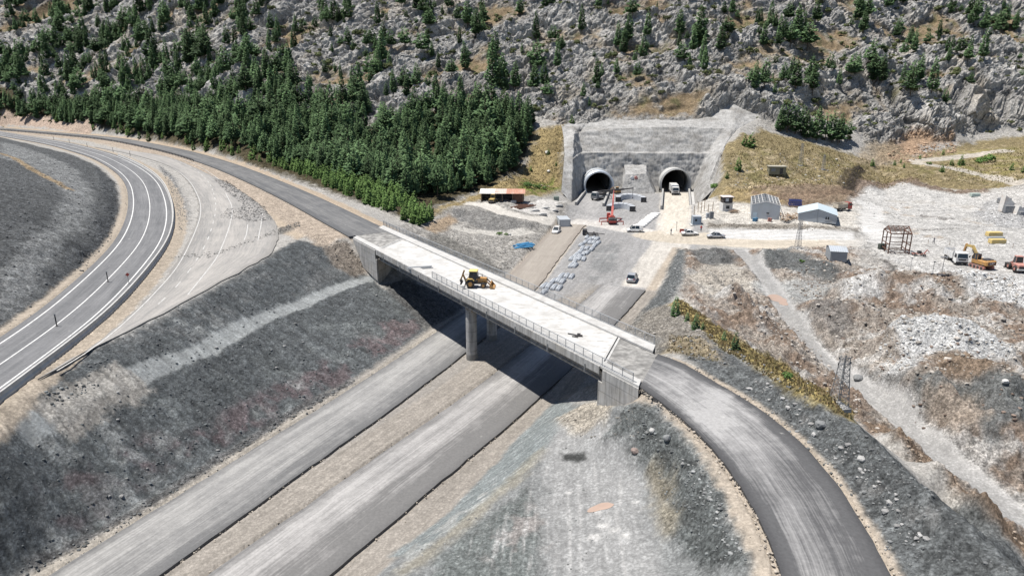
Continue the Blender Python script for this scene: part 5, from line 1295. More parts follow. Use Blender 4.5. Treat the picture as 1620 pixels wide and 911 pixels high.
# trees picked out in the photograph: pixel of the foot and height in metres
for px_, py_, h_ in [(1235, 208, 11), (1245, 210, 13), (1258, 212, 12), (1268, 214, 12), (1285, 218, 10), (1292, 222, 13), (1305, 222, 12), (1316, 226, 13), (1328, 226, 12), (1340, 224, 10), (1275, 220, 11), (1325, 230, 11),
                     (1258, 140, 13), (1285, 150, 13), (1380, 130, 14), (1395, 130, 12), (1440, 150, 12), (1455, 130, 13), (1365, 55, 12), (1250, 75, 13), (1260, 60, 14), (1240, 65, 11), (1105, 75, 13), (1075, 60, 13), (1150, 60, 11), (1140, 80, 12),
                     (1590, 40, 12), (1605, 50, 12), (1540, 40, 13), (1555, 55, 12), (848, 64, 13), (780, 105, 12), (755, 60, 12), (740, 45, 14), (765, 45, 12), (735, 110, 12), (778, 180, 14), (770, 182, 12), (690, 155, 10), (715, 130, 9), (598, 40, 12), (1530, 100, 9), (1485, 60, 10), (1545, 35, 12), (1000, 30, 11), (920, 50, 12), (1290, 40, 13)]:
    q = hit(px_, py_); trees.append((q.x, q.y, h_, 'picked'))
TZ = [drop(x, y) for x, y, h, z in trees]
view = []
for (x, y, h, zn), z in zip(trees, TZ):
    dd = math.sqrt(x * x + y * y + (CAM_H - z) ** 2); inside = abs(x) < y * .80 and (z + h - CAM_H) / y < .12 + 1e9
    top = (z - CAM_H) / y < .115
    view.append(h / dd if (inside and top) else 0)
order = np.argsort(-np.array(view)); single = set(order[:300].tolist())
for k in [i for i, t in enumerate(trees) if t[3] == 'picked']: single.add(k)
single = set(sorted(single, key=lambda i: (trees[i][3] != 'picked', -view[i]))[:300])
TL = {'forest': ('dark green pine standing in the dense forest below the cliffs', 'pines of the dense forest'), 'foot': ('tall pine on the lower mountainside above the dense forest', 'pines at the foot of the mountain'),
      'left': ('pine scattered on the mountainside above the bend', 'pines on the mountainside above the bend'), 'middle': ('pine between limestone outcrops above the dense forest', 'pines among the outcrops above the forest'),
      'right': ('pine growing on the bare rock above the tunnels', 'pines on the rock above the tunnels'), 'picked': ('large pine on the open limestone slope round the tunnels', 'large pines on the open slope')}
rest = []; crown_src = {}
for k, ((x, y, h, zn), z) in enumerate(zip(trees, TZ)):
    rot = rng.uniform(0, 6.28); wd = rng.uniform(.85, 1.25); z -= .25
    if k in single:
        e = empty('pine_tree', (x, y, z), rot); e.scale = (h * wd, h * wd, h)
        tag(e, TL[zn][0], 'tree', TL[zn][1])
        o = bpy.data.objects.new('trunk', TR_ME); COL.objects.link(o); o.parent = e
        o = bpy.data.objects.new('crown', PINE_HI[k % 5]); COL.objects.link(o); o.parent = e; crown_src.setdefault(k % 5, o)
    else: rest.append((x, y, z, h * wd, h, rot, k % 5))
# the remaining pines of the wood: one object, one point for each tree, the crowns set on the points
rest = np.array(rest)
fm = bpy.data.meshes.new('forest'); fm.vertices.add(len(rest)); fm.vertices.foreach_set('co', rest[:, :3].astype(np.float32).ravel())
for nm, tp, key, arr in (('size', 'FLOAT_VECTOR', 'vector', np.stack([rest[:, 3], rest[:, 3], rest[:, 4]], 1)), ('turn', 'FLOAT_VECTOR', 'vector', np.stack([rest[:, 5] * 0, rest[:, 5] * 0, rest[:, 5]], 1)), ('sort', 'INT', 'value', rest[:, 6].astype(np.int32))):
    a_ = fm.attributes.new(nm, tp, 'POINT'); a_.data.foreach_set(key, (arr if tp == 'INT' else arr.astype(np.float32)).ravel())
fo = link('forest', fm, None, M_PINE); tag(fo, 'mass of further pines covering the forest and mountainside', kind='stuff')
ng = bpy.data.node_groups.new('pines_on_points', 'GeometryNodeTree')
ng.interface.new_socket('Geometry', in_out='INPUT', socket_type='NodeSocketGeometry'); ng.interface.new_socket('Geometry', in_out='OUTPUT', socket_type='NodeSocketGeometry')
gi = ng.nodes.new('NodeGroupInput'); go = ng.nodes.new('NodeGroupOutput'); jn = ng.nodes.new('GeometryNodeJoinGeometry')
def named(nm, tp):
    n = ng.nodes.new('GeometryNodeInputNamedAttribute'); n.data_type = tp; n.inputs[0].default_value = nm; return n.outputs[0]
sz, tn, so_ = named('size', 'FLOAT_VECTOR'), named('turn', 'FLOAT_VECTOR'), named('sort', 'INT')
e2r = ng.nodes.new('FunctionNodeEulerToRotation'); ng.links.new(tn, e2r.inputs[0])
for k in range(5):
    oi = ng.nodes.new('GeometryNodeObjectInfo'); oi.inputs[0].default_value = crown_src[k]; oi.transform_space = 'ORIGINAL'
    oi.inputs['As Instance'].default_value = True
    cp = ng.nodes.new('FunctionNodeCompare'); cp.data_type = 'INT'; cp.operation = 'EQUAL'; ng.links.new(so_, cp.inputs[2]); cp.inputs[3].default_value = k
    ip = ng.nodes.new('GeometryNodeInstanceOnPoints')
    ng.links.new(gi.outputs[0], ip.inputs['Points']); ng.links.new(cp.outputs[0], ip.inputs['Selection']); ng.links.new(oi.outputs['Geometry'], ip.inputs['Instance'])
    ng.links.new(e2r.outputs[0], ip.inputs['Rotation']); ng.links.new(sz, ip.inputs['Scale']); ng.links.new(ip.outputs[0], jn.inputs[0])
ng.links.new(jn.outputs[0], go.inputs[0])
fo.modifiers.new('pines', 'NODES').node_group = ng
# saplings on the bank between approach road and forest
def put_young(x, y, h, label, group, me=None, cat='tree', name='young_pine', sink=.1):
    o = bpy.data.objects.new(name, me or YOUNG_ME[rng.randint(3)]); COL.objects.link(o)
    o.location = (x, y, drop(x, y) - sink); o.rotation_euler = (0, 0, rng.uniform(0, 6.28)); w = rng.uniform(.85, 1.15); o.scale = (h * w, h * w, h)
    return tag(o, label, cat, group)
for p in sample_poly([(440, 268), (540, 308), (600, 332), (640, 354), (672, 364), (690, 345), (640, 322), (560, 294), (500, 272)], .24, mind=1.2):
    put_young(p[0], p[1], rng.uniform(2.2, 5.0), 'young bright green pine on the bank between approach road and forest', 'saplings on the bank')
for p in sample_poly([(75, 197), (200, 214), (320, 240), (455, 275), (455, 264), (320, 231), (200, 207), (75, 191)], .035, mind=1.8):
    put_young(p[0], p[1], rng.uniform(2.5, 5.5), 'young pine at the edge of the forest beside the approach road', 'saplings along the approach road')
for px_, py_, h_ in [(1068, 500, 3.6), (1100, 521, 2.6), (1163, 553, 2.5), (1145, 540, 1.6), (1087, 508, 1.6), (1112, 520, 1.2)]:
    q = hit(px_, py_); put_young(q.x, q.y, h_, 'small pine on the dry grass ridge beside the tip area', 'small pines on the grass ridge', RIDGE_ME)
for px_, py_, h_ in [(1168, 270, 5.0), (1188, 233, 5.5), (1178, 230, 4.5), (1150, 282, 2.5), (1455, 252, 2), (1490, 272, 3), (1520, 262, 4.5), (1505, 262, 3), (1492, 245, 2.5), (1380, 262, 3), (1415, 262, 2.5), (1425, 258, 2), (1600, 270, 3), (1620, 272, 3), (900, 235, 2), (868, 245, 2.4), (880, 262, 1.6), (840, 270, 2), (905, 195, 3.4), (1430, 265, 2)]:
    q = hit(px_, py_); put_young(q.x, q.y, h_, 'young pine on the grassy slope beside the tunnel cut', 'young pines on the grass slopes')
# shrubs on the rock
sh = [p for p in sample_poly([(430, 110), (700, 176), (890, 192), (1000, 170), (1150, 165), (1230, 200), (1430, 215), (1640, 200), (1640, 0), (420, 0)], .03, mind=2.0)]
rng.shuffle(sh)
for p in sh[:290]:
    s = rng.uniform(1.6, 4.2)
    put_young(p[0], p[1], s, 'olive shrub rooted between limestone blocks on the mountainside', 'shrubs on the mountainside', BUSH_ME[rng.randint(5)], 'shrub', 'shrub', .2)
# the smaller scrub between them cannot be counted: one object
BG = [bush(160 + i, 26, .7, .45) for i in range(4)]
uV, uF, uC, n0 = [], [], [], 0
for p in sample_poly([(-100, 150), (250, 165), (430, 180), (700, 176), (890, 192), (1000, 168), (1150, 160), (1230, 205), (1340, 235), (1430, 215), (1640, 205), (1760, -40), (-100, -40)], .022, mind=1.2):
    g = BG[rng.randint(4)]; s = rng.uniform(.7, 2.4); a = rng.uniform(0, 6.28); z = drop(p[0], p[1]) - .1; t_ = rng.uniform(.6, 1.2)
    V = np.stack([(g[0][:, 0] * math.cos(a) - g[0][:, 1] * math.sin(a)) * s + p[0], (g[0][:, 0] * math.sin(a) + g[0][:, 1] * math.cos(a)) * s + p[1], g[0][:, 2] * s + z], 1)
    c_ = g[2].copy(); c_[:, 1] *= t_; uV.append(V); uF.append(g[1] + n0); uC.append(c_); n0 += len(V)
o = link('scrub', np_mesh('scrub', np.vstack(uV), np.vstack(uF), cols=np.vstack(uC)), None, M_SHRUB); tag(o, 'low scrub dotted over the limestone mountainside', kind='stuff')
clock('scrub %d' % len(uV))
for px_, py_, s in [(1130, 300, 3.2), (1560, 255, 4), (1552, 258, 3), (790, 372, 1.4), (800, 372, 1.0), (1247, 598, 1.0), (838, 296, 2.8), (850, 298, 2.2), (862, 300, 1.8), (1470, 260, 1.5), (1268, 416, 1.3)]:
    q = hit(px_, py_); put_young(q.x, q.y, s, 'leafy green bush on open ground near the works yard', 'bushes near the works yard', BUSH_G[rng.randint(2)], 'shrub', 'shrub', .1)
clock('plants %d trees' % len(trees))

def tufts():
    V = []; F = []; C_ = []; r = np.random.RandomState(8)
    for P, d, h0, c in (([(1072, 475), (1110, 500), (1170, 545), (1240, 580), (1300, 615), (1352, 655), (1345, 666), (1262, 628), (1200, 592), (1140, 554), (1098, 517), (1062, 486)], 14, .26, (.31, .25, .13)),
                        ([(1055, 560), (1060, 530), (1110, 540), (1140, 575)], 3, .25, (.28, .23, .13)),
                        ([(1150, 250), (1205, 210), (1330, 242), (1400, 264), (1480, 285), (1352, 290), (1250, 300), (1150, 310)], .9, .4, (.26, .205, .095)),
                        ([(1480, 262), (1620, 232), (1620, 285), (1500, 290)], .7, .4, (.24, .2, .09)), ([(760, 312), (852, 206), (892, 202), (888, 300)], .9, .4, (.24, .19, .085))):
        for p in sample_poly(P, d):
            z = drop(p[0], p[1]); o = len(V); t = r.uniform(.6, 1.3); cc = (c[0] * t, c[1] * t * r.uniform(.9, 1.1), c[2] * t)
            for b in range(3):
                a = r.uniform(0, 6.28); h = h0 * r.uniform(.5, 1.2); w = h * .5; dx, dy = math.cos(a) * w, math.sin(a) * w; lx, ly = r.uniform(-.3, .3, 2) * h; k = len(V)
                V += [(p[0] - dx, p[1] - dy, z - .05), (p[0] + dx, p[1] + dy, z - .05), (p[0] + lx, p[1] + ly, z + h)]; F.append((k, k + 1, k + 2)); C_ += [cc] * 3
    m = bpy.data.materials.new('dry_grass'); m.use_nodes = True; N = m.node_tree.nodes; at = N.new('ShaderNodeAttribute'); at.attribute_name = 'Col'
    m.node_tree.links.new(at.outputs['Color'], N['Principled BSDF'].inputs['Base Color']); N['Principled BSDF'].inputs['Roughness'].default_value = .9
    o = link('dry_grass', np_mesh('dry_grass', V, F, cols=np.array(C_)), None, m); tag(o, 'tufts of dry yellow grass on the ridge and slopes', kind='stuff')
tufts(); clock('grass')
# ------------------------------------------------------------------ vehicles and machines (local x forward, y left, z up)
M_TYRE = mat('tyre_rubber', (.025, .025, .026), .9, var=.2, dirt=(.16, .14, .12), dirt_scale=2)
M_HUB = mat('wheel_hub', (.35, .34, .33), .5, .3, var=.15)
M_GLASS = mat('vehicle_glass', (.02, .028, .035), .08, 0, var=.05, spec=.6)
M_BLACK = mat('black_plastic', (.03, .03, .032), .7)
M_WHITE = mat('white_car_paint', (.70, .70, .69), .35, coat=.3, var=.05, dirt=(.52, .49, .45), dirt_scale=1.2)
M_SILVER = mat('silver_car_paint', (.42, .43, .45), .35, .35, coat=.3, var=.06)
M_LAMP = mat('lamp_glass', (.75, .72, .65), .2)
M_TAIL = mat('tail_lamp', (.35, .03, .03), .3)
M_YEL = mat('machine_yellow', (.44, .31, .10), .65, var=.2, dirt=(.27, .22, .16), dirt_scale=2.6)
M_ORG = mat('machine_orange', (.40, .215, .07), .65, var=.2, dirt=(.27, .20, .14), dirt_scale=2.6)
M_RED = mat('machine_red', (.38, .06, .05), .55, var=.18, dirt=(.30, .12, .09), dirt_scale=1.5)
M_PINK = mat('faded_red_paint', (.42, .20, .165), .7, var=.2, dirt=(.36, .28, .24), dirt_scale=1.2)
M_DARKM = mat('dark_steel', (.055, .055, .06), .6, .3, var=.3, dirt=(.16, .14, .12), dirt_scale=2)
M_GREYM = mat('grey_machine_paint', (.20, .21, .225), .55, .2, var=.2, dirt=(.28, .265, .24), dirt_scale=1.5)
M_RUST = mat('rusty_steel', (.16, .085, .06), .85, .2, var=.3, dirt=(.10, .06, .045), dirt_scale=3)
def wheel(parent, x, y, r, w, hub=M_HUB, name='wheel'):
    mb = MB(); n = 18; s = w / 2
    prof = [(-s, r * .55), (-s, r * .9), (-s * .7, r), (s * .7, r), (s, r * .9), (s, r * .55)]
    vs = []; fs = []
    for i in range(n):
        a = 2 * math.pi * i / n
        for yy, rr in prof: vs.append((x + math.cos(a) * rr, y + yy, r + math.sin(a) * rr))
    k = len(prof)
    for i in range(n):
        for j in range(k - 1): fs.append((i * k + j, i * k + j + 1, ((i + 1) % n) * k + j + 1, ((i + 1) % n) * k + j))
    mb.add(vs, fs); t = mb.build(name, M_TYRE, parent, True)
    mb = MB(); mb.tube((x, y - s * .82, r), (x, y + s * .82, r), r * .56, 12); mb.build('rim', hub, t)
    return t
def loft(rings, mb=None, cap=True):
    mb = mb or MB(); n = len(rings[0]); vs = [p for r_ in rings for p in r_]; fs = []
    for j in range(len(rings) - 1):
        for i in range(n): fs.append((j * n + i, j * n + (i + 1) % n, (j + 1) * n + (i + 1) % n, (j + 1) * n + i))
    if cap: fs += [tuple(range(n - 1, -1, -1)), tuple((len(rings) - 1) * n + i for i in range(n))]
    return mb.add(vs, fs)
def place(name, px, py, yaw, label, cat, group=None, z=None, sink=0.0):
    p = Vector(atz(px, py, z)) if z is not None else hit(px, py)
    if z is None: p.z = drop(p.x, p.y)
    e = empty(name, (p.x, p.y, p.z - sink), R(yaw)); tag(e, label, cat, group); return e
def car(name, px, py, yaw, label, paint, kind='sedan', L_=4.4, W_=1.75, z=None):
    e = place(name, px, py, yaw, label, 'car' if kind in ('sedan', 'hatch', 'suv') else 'van', None, z)
    h = {'sedan': 1.42, 'hatch': 1.5, 'suv': 1.75, 'van': 1.85}[kind]
    a, b = L_ / 2, W_ / 2
    def ring(x, z0, z1, w, ch=.12): return [(x, -w + ch, z0), (x, w - ch, z0), (x, w, z0 + ch), (x, w, z1 - ch), (x, w - ch * 1.2, z1), (x, -w + ch * 1.2, z1), (x, -w, z1 - ch), (x, -w, z0 + ch)]
    bel = .86 if kind in ('sedan', 'hatch') else 1.0
    nose = .72 if kind == 'sedan' else .82
    rg = [ring(-a, .42, bel - .1, b * .86), ring(-a + .18, .28, bel, b * .97), ring(-a * .4, .25, bel + .02, b), ring(a * .35, .25, bel, b), ring(a * .8, .28, nose + .08, b * .95), ring(a, .40, nose - .08, b * .80)]
    loft(rg).build('body', paint, e, True)
    if kind == 'sedan': g = [(-a * .62, bel - .02), (-a * .34, h - .04), (a * .02, h), (a * .14, h - .03), (a * .48, bel - .03)]
    elif kind in ('hatch', 'suv'): g = [(-a * .94, bel - .02), (-a * .80, h - .08), (-a * .3, h), (a * .08, h - .03), (a * .44, bel - .03)]
    else: g = [(-a * .97, bel - .02), (-a * .93, h - .06), (-a * .3, h), (a * .28, h - .04), (a * .62, bel - .03)]
    mb = MB(); n = len(g); ins = [.06, .24, .24, .24, .08]
    vs = [(x, -b + i, z_) for (x, z_), i in zip(g, ins)] + [(x, b - i, z_) for (x, z_), i in zip(g, ins)]
    mb.add(vs, [tuple(range(n)), tuple(range(2 * n - 1, n - 1, -1))] + [((i + 1) % n, i, n + i, n + (i + 1) % n) for i in range(n)])
    mb.build('windows', M_GLASS, e)
    rf = MB(); (x1, z1), (x2, z2), (x3, z3) = g[1], g[2], g[3]
    for (xa, za), (xb, zb) in ((g[1], g[2]), (g[2], g[3])): rf.quad((xa, -b + .23, za + .015), (xb, -b + .23, zb + .015), (xb, b - .23, zb + .015), (xa, b - .23, za + .015))
    if kind == 'van':
        for s in (-1, 1): rf.quad((g[0][0], s * (b - .05), bel), (g[0][0] + .9, s * (b - .045), bel), (g[1][0] + .9, s * (b - .225), h - .06), (g[1][0], s * (b - .225), h - .06))
    rf.build('roof', paint, e)
    pil = MB()
    for s in (-1, 1):
        for i0 in (0, 4):
            j0 = 1 if i0 == 0 else 3
            pil.beam((g[i0][0], s * (b - ins[i0] + .012), g[i0][1]), (g[j0][0], s * (b - .225), g[j0][1]), .09, .03)
        pil.beam((0, s * (b - .07), bel), (-.06, s * (b - .225), h - .03), .09, .03)
    pil.build('pillars', paint, e)
    for x in (-a * .60, a * .62):
        for s in (-1, 1): wheel(e, x, s * (b - .1), .32 if kind != 'suv' else .36, .22)
    for s in (-1, 1):
        m_ = MB(); m_.box((a - .06, s * b * .62, nose - .12), (.10, .34, .14)); m_.build('headlight', M_LAMP, e)
        m_ = MB(); m_.box((-a + .05, s * b * .70, bel - .12), (.12, .26, .16)); m_.build('tail_light', M_TAIL, e)
        m_ = MB(); m_.box((a * .40, s * (b + .08), bel + .05), (.12, .18, .12)); m_.build('wing_mirror', paint, e)
    return e
car('parked_car', 1000, 444, 72, 'silver off-road car driving on the gravel beyond the overpass', M_SILVER, 'suv', 4.4, 1.85)
car('parked_car', 880, 369, 252, 'white estate car parked beside the grey container', M_WHITE, 'suv', 4.2, 1.75)
car('parked_van', 1004, 367, 176, 'white panel van beside the row of white bulk bags', M_WHITE, 'van', 4.3, 1.8)
car('parked_car', 1091, 372, -4, 'white saloon car by the guard cabin', M_WHITE, 'sedan', 4.4, 1.75)
car('parked_car', 1132, 376, 178, 'silver saloon car beside the long white concrete slab', M_SILVER, 'sedan', 4.5, 1.75)

def backhoe():
    p = atz(752, 454, Z1)
    e = empty('backhoe_loader', (p[0], p[1], Z1), R(-4)); e.scale = (.84, .9, .92); tag(e, 'yellow backhoe loader with muddy wheels standing on the white bridge deck', 'excavator')
    mb = MB(); mb.box((.2, 0, .85), (3.3, .8, .5), ch=.05); mb.build('chassis', M_DARKM, e)
    mb = MB(); mb.prism([(.55, .95), (2.05, .95), (2.15, 1.15), (2.05, 1.55), (.55, 1.68)], -.48, .48); h = mb.build('bonnet', M_ORG, e)
    mb = MB(); mb.box((2.12, 0, 1.25), (.06, .7, .5)); mb.build('grille', M_BLACK, h)
    mb = MB(); mb.box((1.2, .3, 1.85), (.1, .1, .5)); mb.build('exhaust', M_DARKM, h)
    cab = MB(); cab.prism([(-.95, 1.1), (.5, 1.1), (.55, 1.9), (.35, 2.68), (-.9, 2.68), (-1.05, 1.9)], -.68, .68, [.0, .0, .02, .1, .1, .02]); c = cab.build('cab', M_GLASS, e)
    rf = MB(); rf.box((-.27, 0, 2.76), (1.5, 1.4, .14), ch=.05); rf.build('cab_roof', mat('roof_yellow', (.62, .48, .14), .5, var=.1, dirt=(.55, .46, .26)), c)
    ps = MB()
    for s in (-1, 1):
        for a_, b_ in (((-1.0, 1.1), (-.9, 2.68)), ((.52, 1.1), (.37, 2.68)), ((-.25, 1.1), (-.25, 2.68))): ps.beam((a_[0], s * .69, a_[1]), (b_[0], s * .60, b_[1]), .08, .07)
    ps.build('cab_frame', M_DARKM, c)
    for s in (-1, 1):
        wheel(e, -.75, s * .85, .72, .45, M_ORG); wheel(e, 1.5, s * .78, .48, .32, M_ORG)
        mb = MB(); mb.prism([(-1.5, 1.25), (-1.2, 1.6), (-.4, 1.62), (-.05, 1.3), (-.15, 1.25), (-.45, 1.5), (-1.15, 1.5), (-1.4, 1.2)], s * .85 - .25, s * .85 + .25); mb.build('mudguard', M_YEL, e)
        mb = MB(); mb.beam((.3, s * .62, 1.45), (1.9, s * .62, 1.35), .12, .22); mb.beam((1.85, s * .62, 1.4), (2.75, s * .62, .55), .12, .22); mb.beam((.5, s * .62, 1.0), (1.9, s * .62, 1.25), .08, .08); mb.build('loader_arm', M_ORG, e)
        mb = MB(); mb.beam((-1.65, s * .7, .75), (-1.75, s * 1.15, .2), .14, .18); mb.box((-1.75, s * 1.2, .08), (.4, .4, .1)); mb.build('stabiliser', M_DARKM, e)
    mb = MB(); P = [(2.6, .35), (2.75, .08), (3.55, .05), (3.5, .12), (2.85, .2), (2.75, .45), (2.85, .8), (2.7, .85)]
    mb.prism(P, -1.12, 1.12)
    for s in (-1, 1): mb.prism([(2.6, .35), (2.75, .08), (3.5, .05), (2.85, .85), (2.7, .85)], s * 1.11 - .03, s * 1.11 + .03)
    mb.build('front_bucket', M_ORG, e)
    mb = MB(); mb.box((-1.55, 0, .95), (.3, 1.5, .5)); mb.build('rear_frame', M_DARKM, e)
    mb = MB(); mb.beam((-1.65, .1, .95), (-2.2, .1, 2.1), .22, .28); mb.beam((-2.2, .1, 2.1), (-1.9, .1, 2.75), .22, .26); b = mb.build('boom', M_ORG, e)
    mb = MB(); mb.beam((-1.9, .1, 2.7), (-2.55, .1, 1.2), .2, .24); mb.build('dipper', M_ORG, b)
    mb = MB(); mb.prism([(-2.75, 1.2), (-2.35, 1.15), (-2.2, .75), (-2.4, .4), (-2.75, .35), (-2.6, .7)], -.2, .4); mb.build('rear_bucket', M_DARKM, b)
    return e
backhoe()
def excavator():
    e = place('excavator', 1552, 424, 103, 'orange tracked excavator with white lettering on its counterweight, bucket arm folded', 'excavator')
    for s in (-1, 1):
        mb = MB(); mb.prism([(-1.9, .25), (-1.6, .02), (1.6, .02), (1.95, .3), (1.9, .65), (1.5, .9), (-1.5, .9), (-1.9, .65)], s * 1.15 - .28, s * 1.15 + .28); t = mb.build('track', M_PINK, e)
        for k in range(12):
            m_ = MB(); m_.box((-1.55 + k * .28, s * 1.15, .93), (.2, .58, .06)); m_.build('track_shoe', M_DARKM, t)
        for k in range(4): m_ = MB(); m_.tube((-1.35 + k * .9, s * 1.45, .4), (-1.35 + k * .9, s * 1.49, .4), .3, 12); m_.build('road_wheel', M_DARKM, t)
    mb = MB(); mb.tube((0, 0, .85), (0, 0, 1.1), .8, 20); mb.build('turntable', M_DARKM, e)
    mb = MB(); mb.box((-.2, 0, 1.5), (3.6, 2.6, .85), ch=.1); hs = mb.build('house', M_ORG, e)
    mb = MB(); mb.box((-.9, -.35, 2.08), (1.6, 1.7, .35), ch=.08); mb.build('engine_cover', M_DARKM, hs)
    mb = MB(); mb.box((-2.05, 0, 1.62), (.7, 2.66, 1.05), ch=.22); cw = mb.build('counterweight', M_ORG, e)
    mb = MB(); mb.box((-2.415, 0, 1.55), (.03, 2.0, .62)); mb.build('counterweight_panel', M_RUST, cw)
    cu = bpy.data.curves.new('lettering', 'FONT'); cu.body = 'CAT'; cu.size = .62; cu.align_x = 'CENTER'; cu.align_y = 'CENTER'; cu.extrude = .01
    to = bpy.data.objects.new('lettering_source', cu); COL.objects.link(to); bpy.context.view_layer.update()
    me = bpy.data.meshes.new_from_object(to.evaluated_get(bpy.context.evaluated_depsgraph_get())); bpy.data.objects.remove(to)
    lt = link('lettering', me, cw, M_WHITE); lt.location = (-2.445, 0, 1.55); lt.rotation_euler = (R(90), 0, R(-90))
    mb = MB(); mb.prism([(.1, 1.9), (1.55, 1.9), (1.6, 2.4), (1.2, 3.0), (.15, 3.05)], .35, 1.3); c = mb.build('cab', M_GLASS, e)
    mb = MB(); mb.box((.65, .82, 3.07), (1.15, .98, .08), ch=.03); mb.build('cab_roof', M_BLACK, c)
    fr = MB()
    for y in (.36, 1.29):
        for a_, b_ in (((.1, 1.9), (.15, 3.05)), ((1.57, 2.0), (1.22, 3.0)), ((.75, 1.9), (.7, 3.03))): fr.beam((a_[0], y, a_[1]), (b_[0], y, b_[1]), .09, .06)
    fr.build('cab_frame', M_ORG, c)
    mb = MB(); mb.beam((1.2, -.2, 1.8), (3.2, -.2, 4.1), .42, .55); mb.beam((3.1, -.2, 4.05), (4.9, -.2, 3.9), .40, .48); b = mb.build('boom', M_YEL, e)
    mb = MB(); mb.beam((1.5, -.5, 1.9), (2.9, -.5, 3.4), .14, .14); mb.beam((1.5, .1, 1.9), (2.9, .1, 3.4), .14, .14); mb.build('hydraulic_ram', M_DARKM, b)
    mb = MB(); mb.beam((4.8, -.2, 4.3), (5.3, -.2, 1.6), .34, .42); mb.build('stick', M_ORG, b)
    mb = MB(); mb.prism([(5.0, 1.7), (5.5, 1.6), (5.6, 1.0), (5.2, .5), (4.6, .5), (4.9, .9)], -.75, .35); mb.build('bucket', M_DARKM, b)
    return e
excavator()
def truck(name, px, py, yaw, label, cabm, bedm, L_=7.2, kind='tipper', z=None, sc=1.0, W_=2.45):
    e = place(name, px, py, yaw, label, 'truck', None, z); e.scale = (sc,) * 3
    a = L_ / 2; b = W_ / 2
    mb = MB(); mb.box((0, 0, .85), (L_ - .4, .9, .3)); mb.build('chassis', M_DARKM, e)
    mb = MB(); P = [(a - 1.75, .75), (a - .02, .55), (a, 1.6), (a - .22, 2.75), (a - 1.7, 2.85)]; mb.prism(P, -b, b, [0, 0, .02, .12, .12]); c = mb.build('cab', cabm, e)
    mb = MB(); mb.quad((a + .012, -b + .16, 1.72), (a + .012, b - .16, 1.72), (a - .19, b - .28, 2.62), (a - .19, -b + .28, 2.62)); mb.build('windscreen', M_GLASS, c)
    for s in (-1, 1):
        mb = MB(); mb.quad((a - 1.3, s * (b + .004), 1.75), (a - .25, s * (b + .004), 1.75), (a - .36, s * (b - .085), 2.5), (a - 1.3, s * (b - .095), 2.55)); mb.build('side_window', M_GLASS, c)
        mb = MB(); mb.box((a - .1, s * (b + .16), 2.1), (.1, .2, .5)); mb.build('wing_mirror', M_BLACK, c)
        mb = MB(); mb.box((a - .01, s * b * .72, .85), (.08, .4, .18)); mb.build('headlight', M_LAMP, c)
    mb = MB(); mb.box((a - .0, 0, .68), (.14, W_, .4), ch=.04); mb.build('bumper', M_BLACK, c)
    mb = MB(); mb.box((a + .0, 0, 1.32), (.06, W_ * .62, .3)); mb.build('grille', M_BLACK, c)
    if kind == 'tipper':
        x0, x1 = -a, a - 1.95; z0, z1 = 1.15, 2.45; mb = MB()
        mb.box(((x0 + x1) / 2, 0, z0), (x1 - x0, W_, .1))
        for s in (-1, 1): mb.box(((x0 + x1) / 2, s * (b - .04), (z0 + z1) / 2), (x1 - x0, .08, z1 - z0))
        mb.box((x0 + .04, 0, (z0 + z1) / 2), (.08, W_, z1 - z0)); mb.box((x1 - .04, 0, (z0 + z1) / 2 + .2), (.08, W_, z1 - z0 + .4))
        for k in range(6):
            for s in (-1, 1): mb.box((x0 + .4 + k * (x1 - x0 - .8) / 5, s * (b + .03), (z0 + z1) / 2), (.1, .08, z1 - z0))
        bd = mb.build('tipper_body', bedm, e)
    elif kind == 'box':
        mb = MB(); mb.box((-1.0, 0, 2.2), (L_ - 2.1, W_ + .05, 2.3), ch=.05); mb.build('cargo_box', bedm, e)
    else:
        mb = MB(); mb.box((-1.0, 0, 1.15), (L_ - 2.1, W_, .16)); mb.build('flat_bed', bedm, e)
    for x in (a - .85, -a + 1.1, -a + 2.35):
        for s in (-1, 1): wheel(e, x, s * (b - .2), .5, .34)
    return e
truck('tipper_truck', 1510, 414, -100, 'white tipper truck with dark windscreen facing the waste heaps', M_WHITE, M_WHITE, 7.0)
truck('box_truck', 1066, 306.5, -94, 'white truck driving out of the right tunnel', M_WHITE, M_WHITE, 7.5, 'box', z=0.02)
truck('tipper_truck', 1332, 333, 20, 'dusty beige tipper truck with red cab behind the pale blue shed', M_RED, mat('dusty_beige_steel', (.45, .40, .33), .8, var=.2), 6.2, sc=.85)
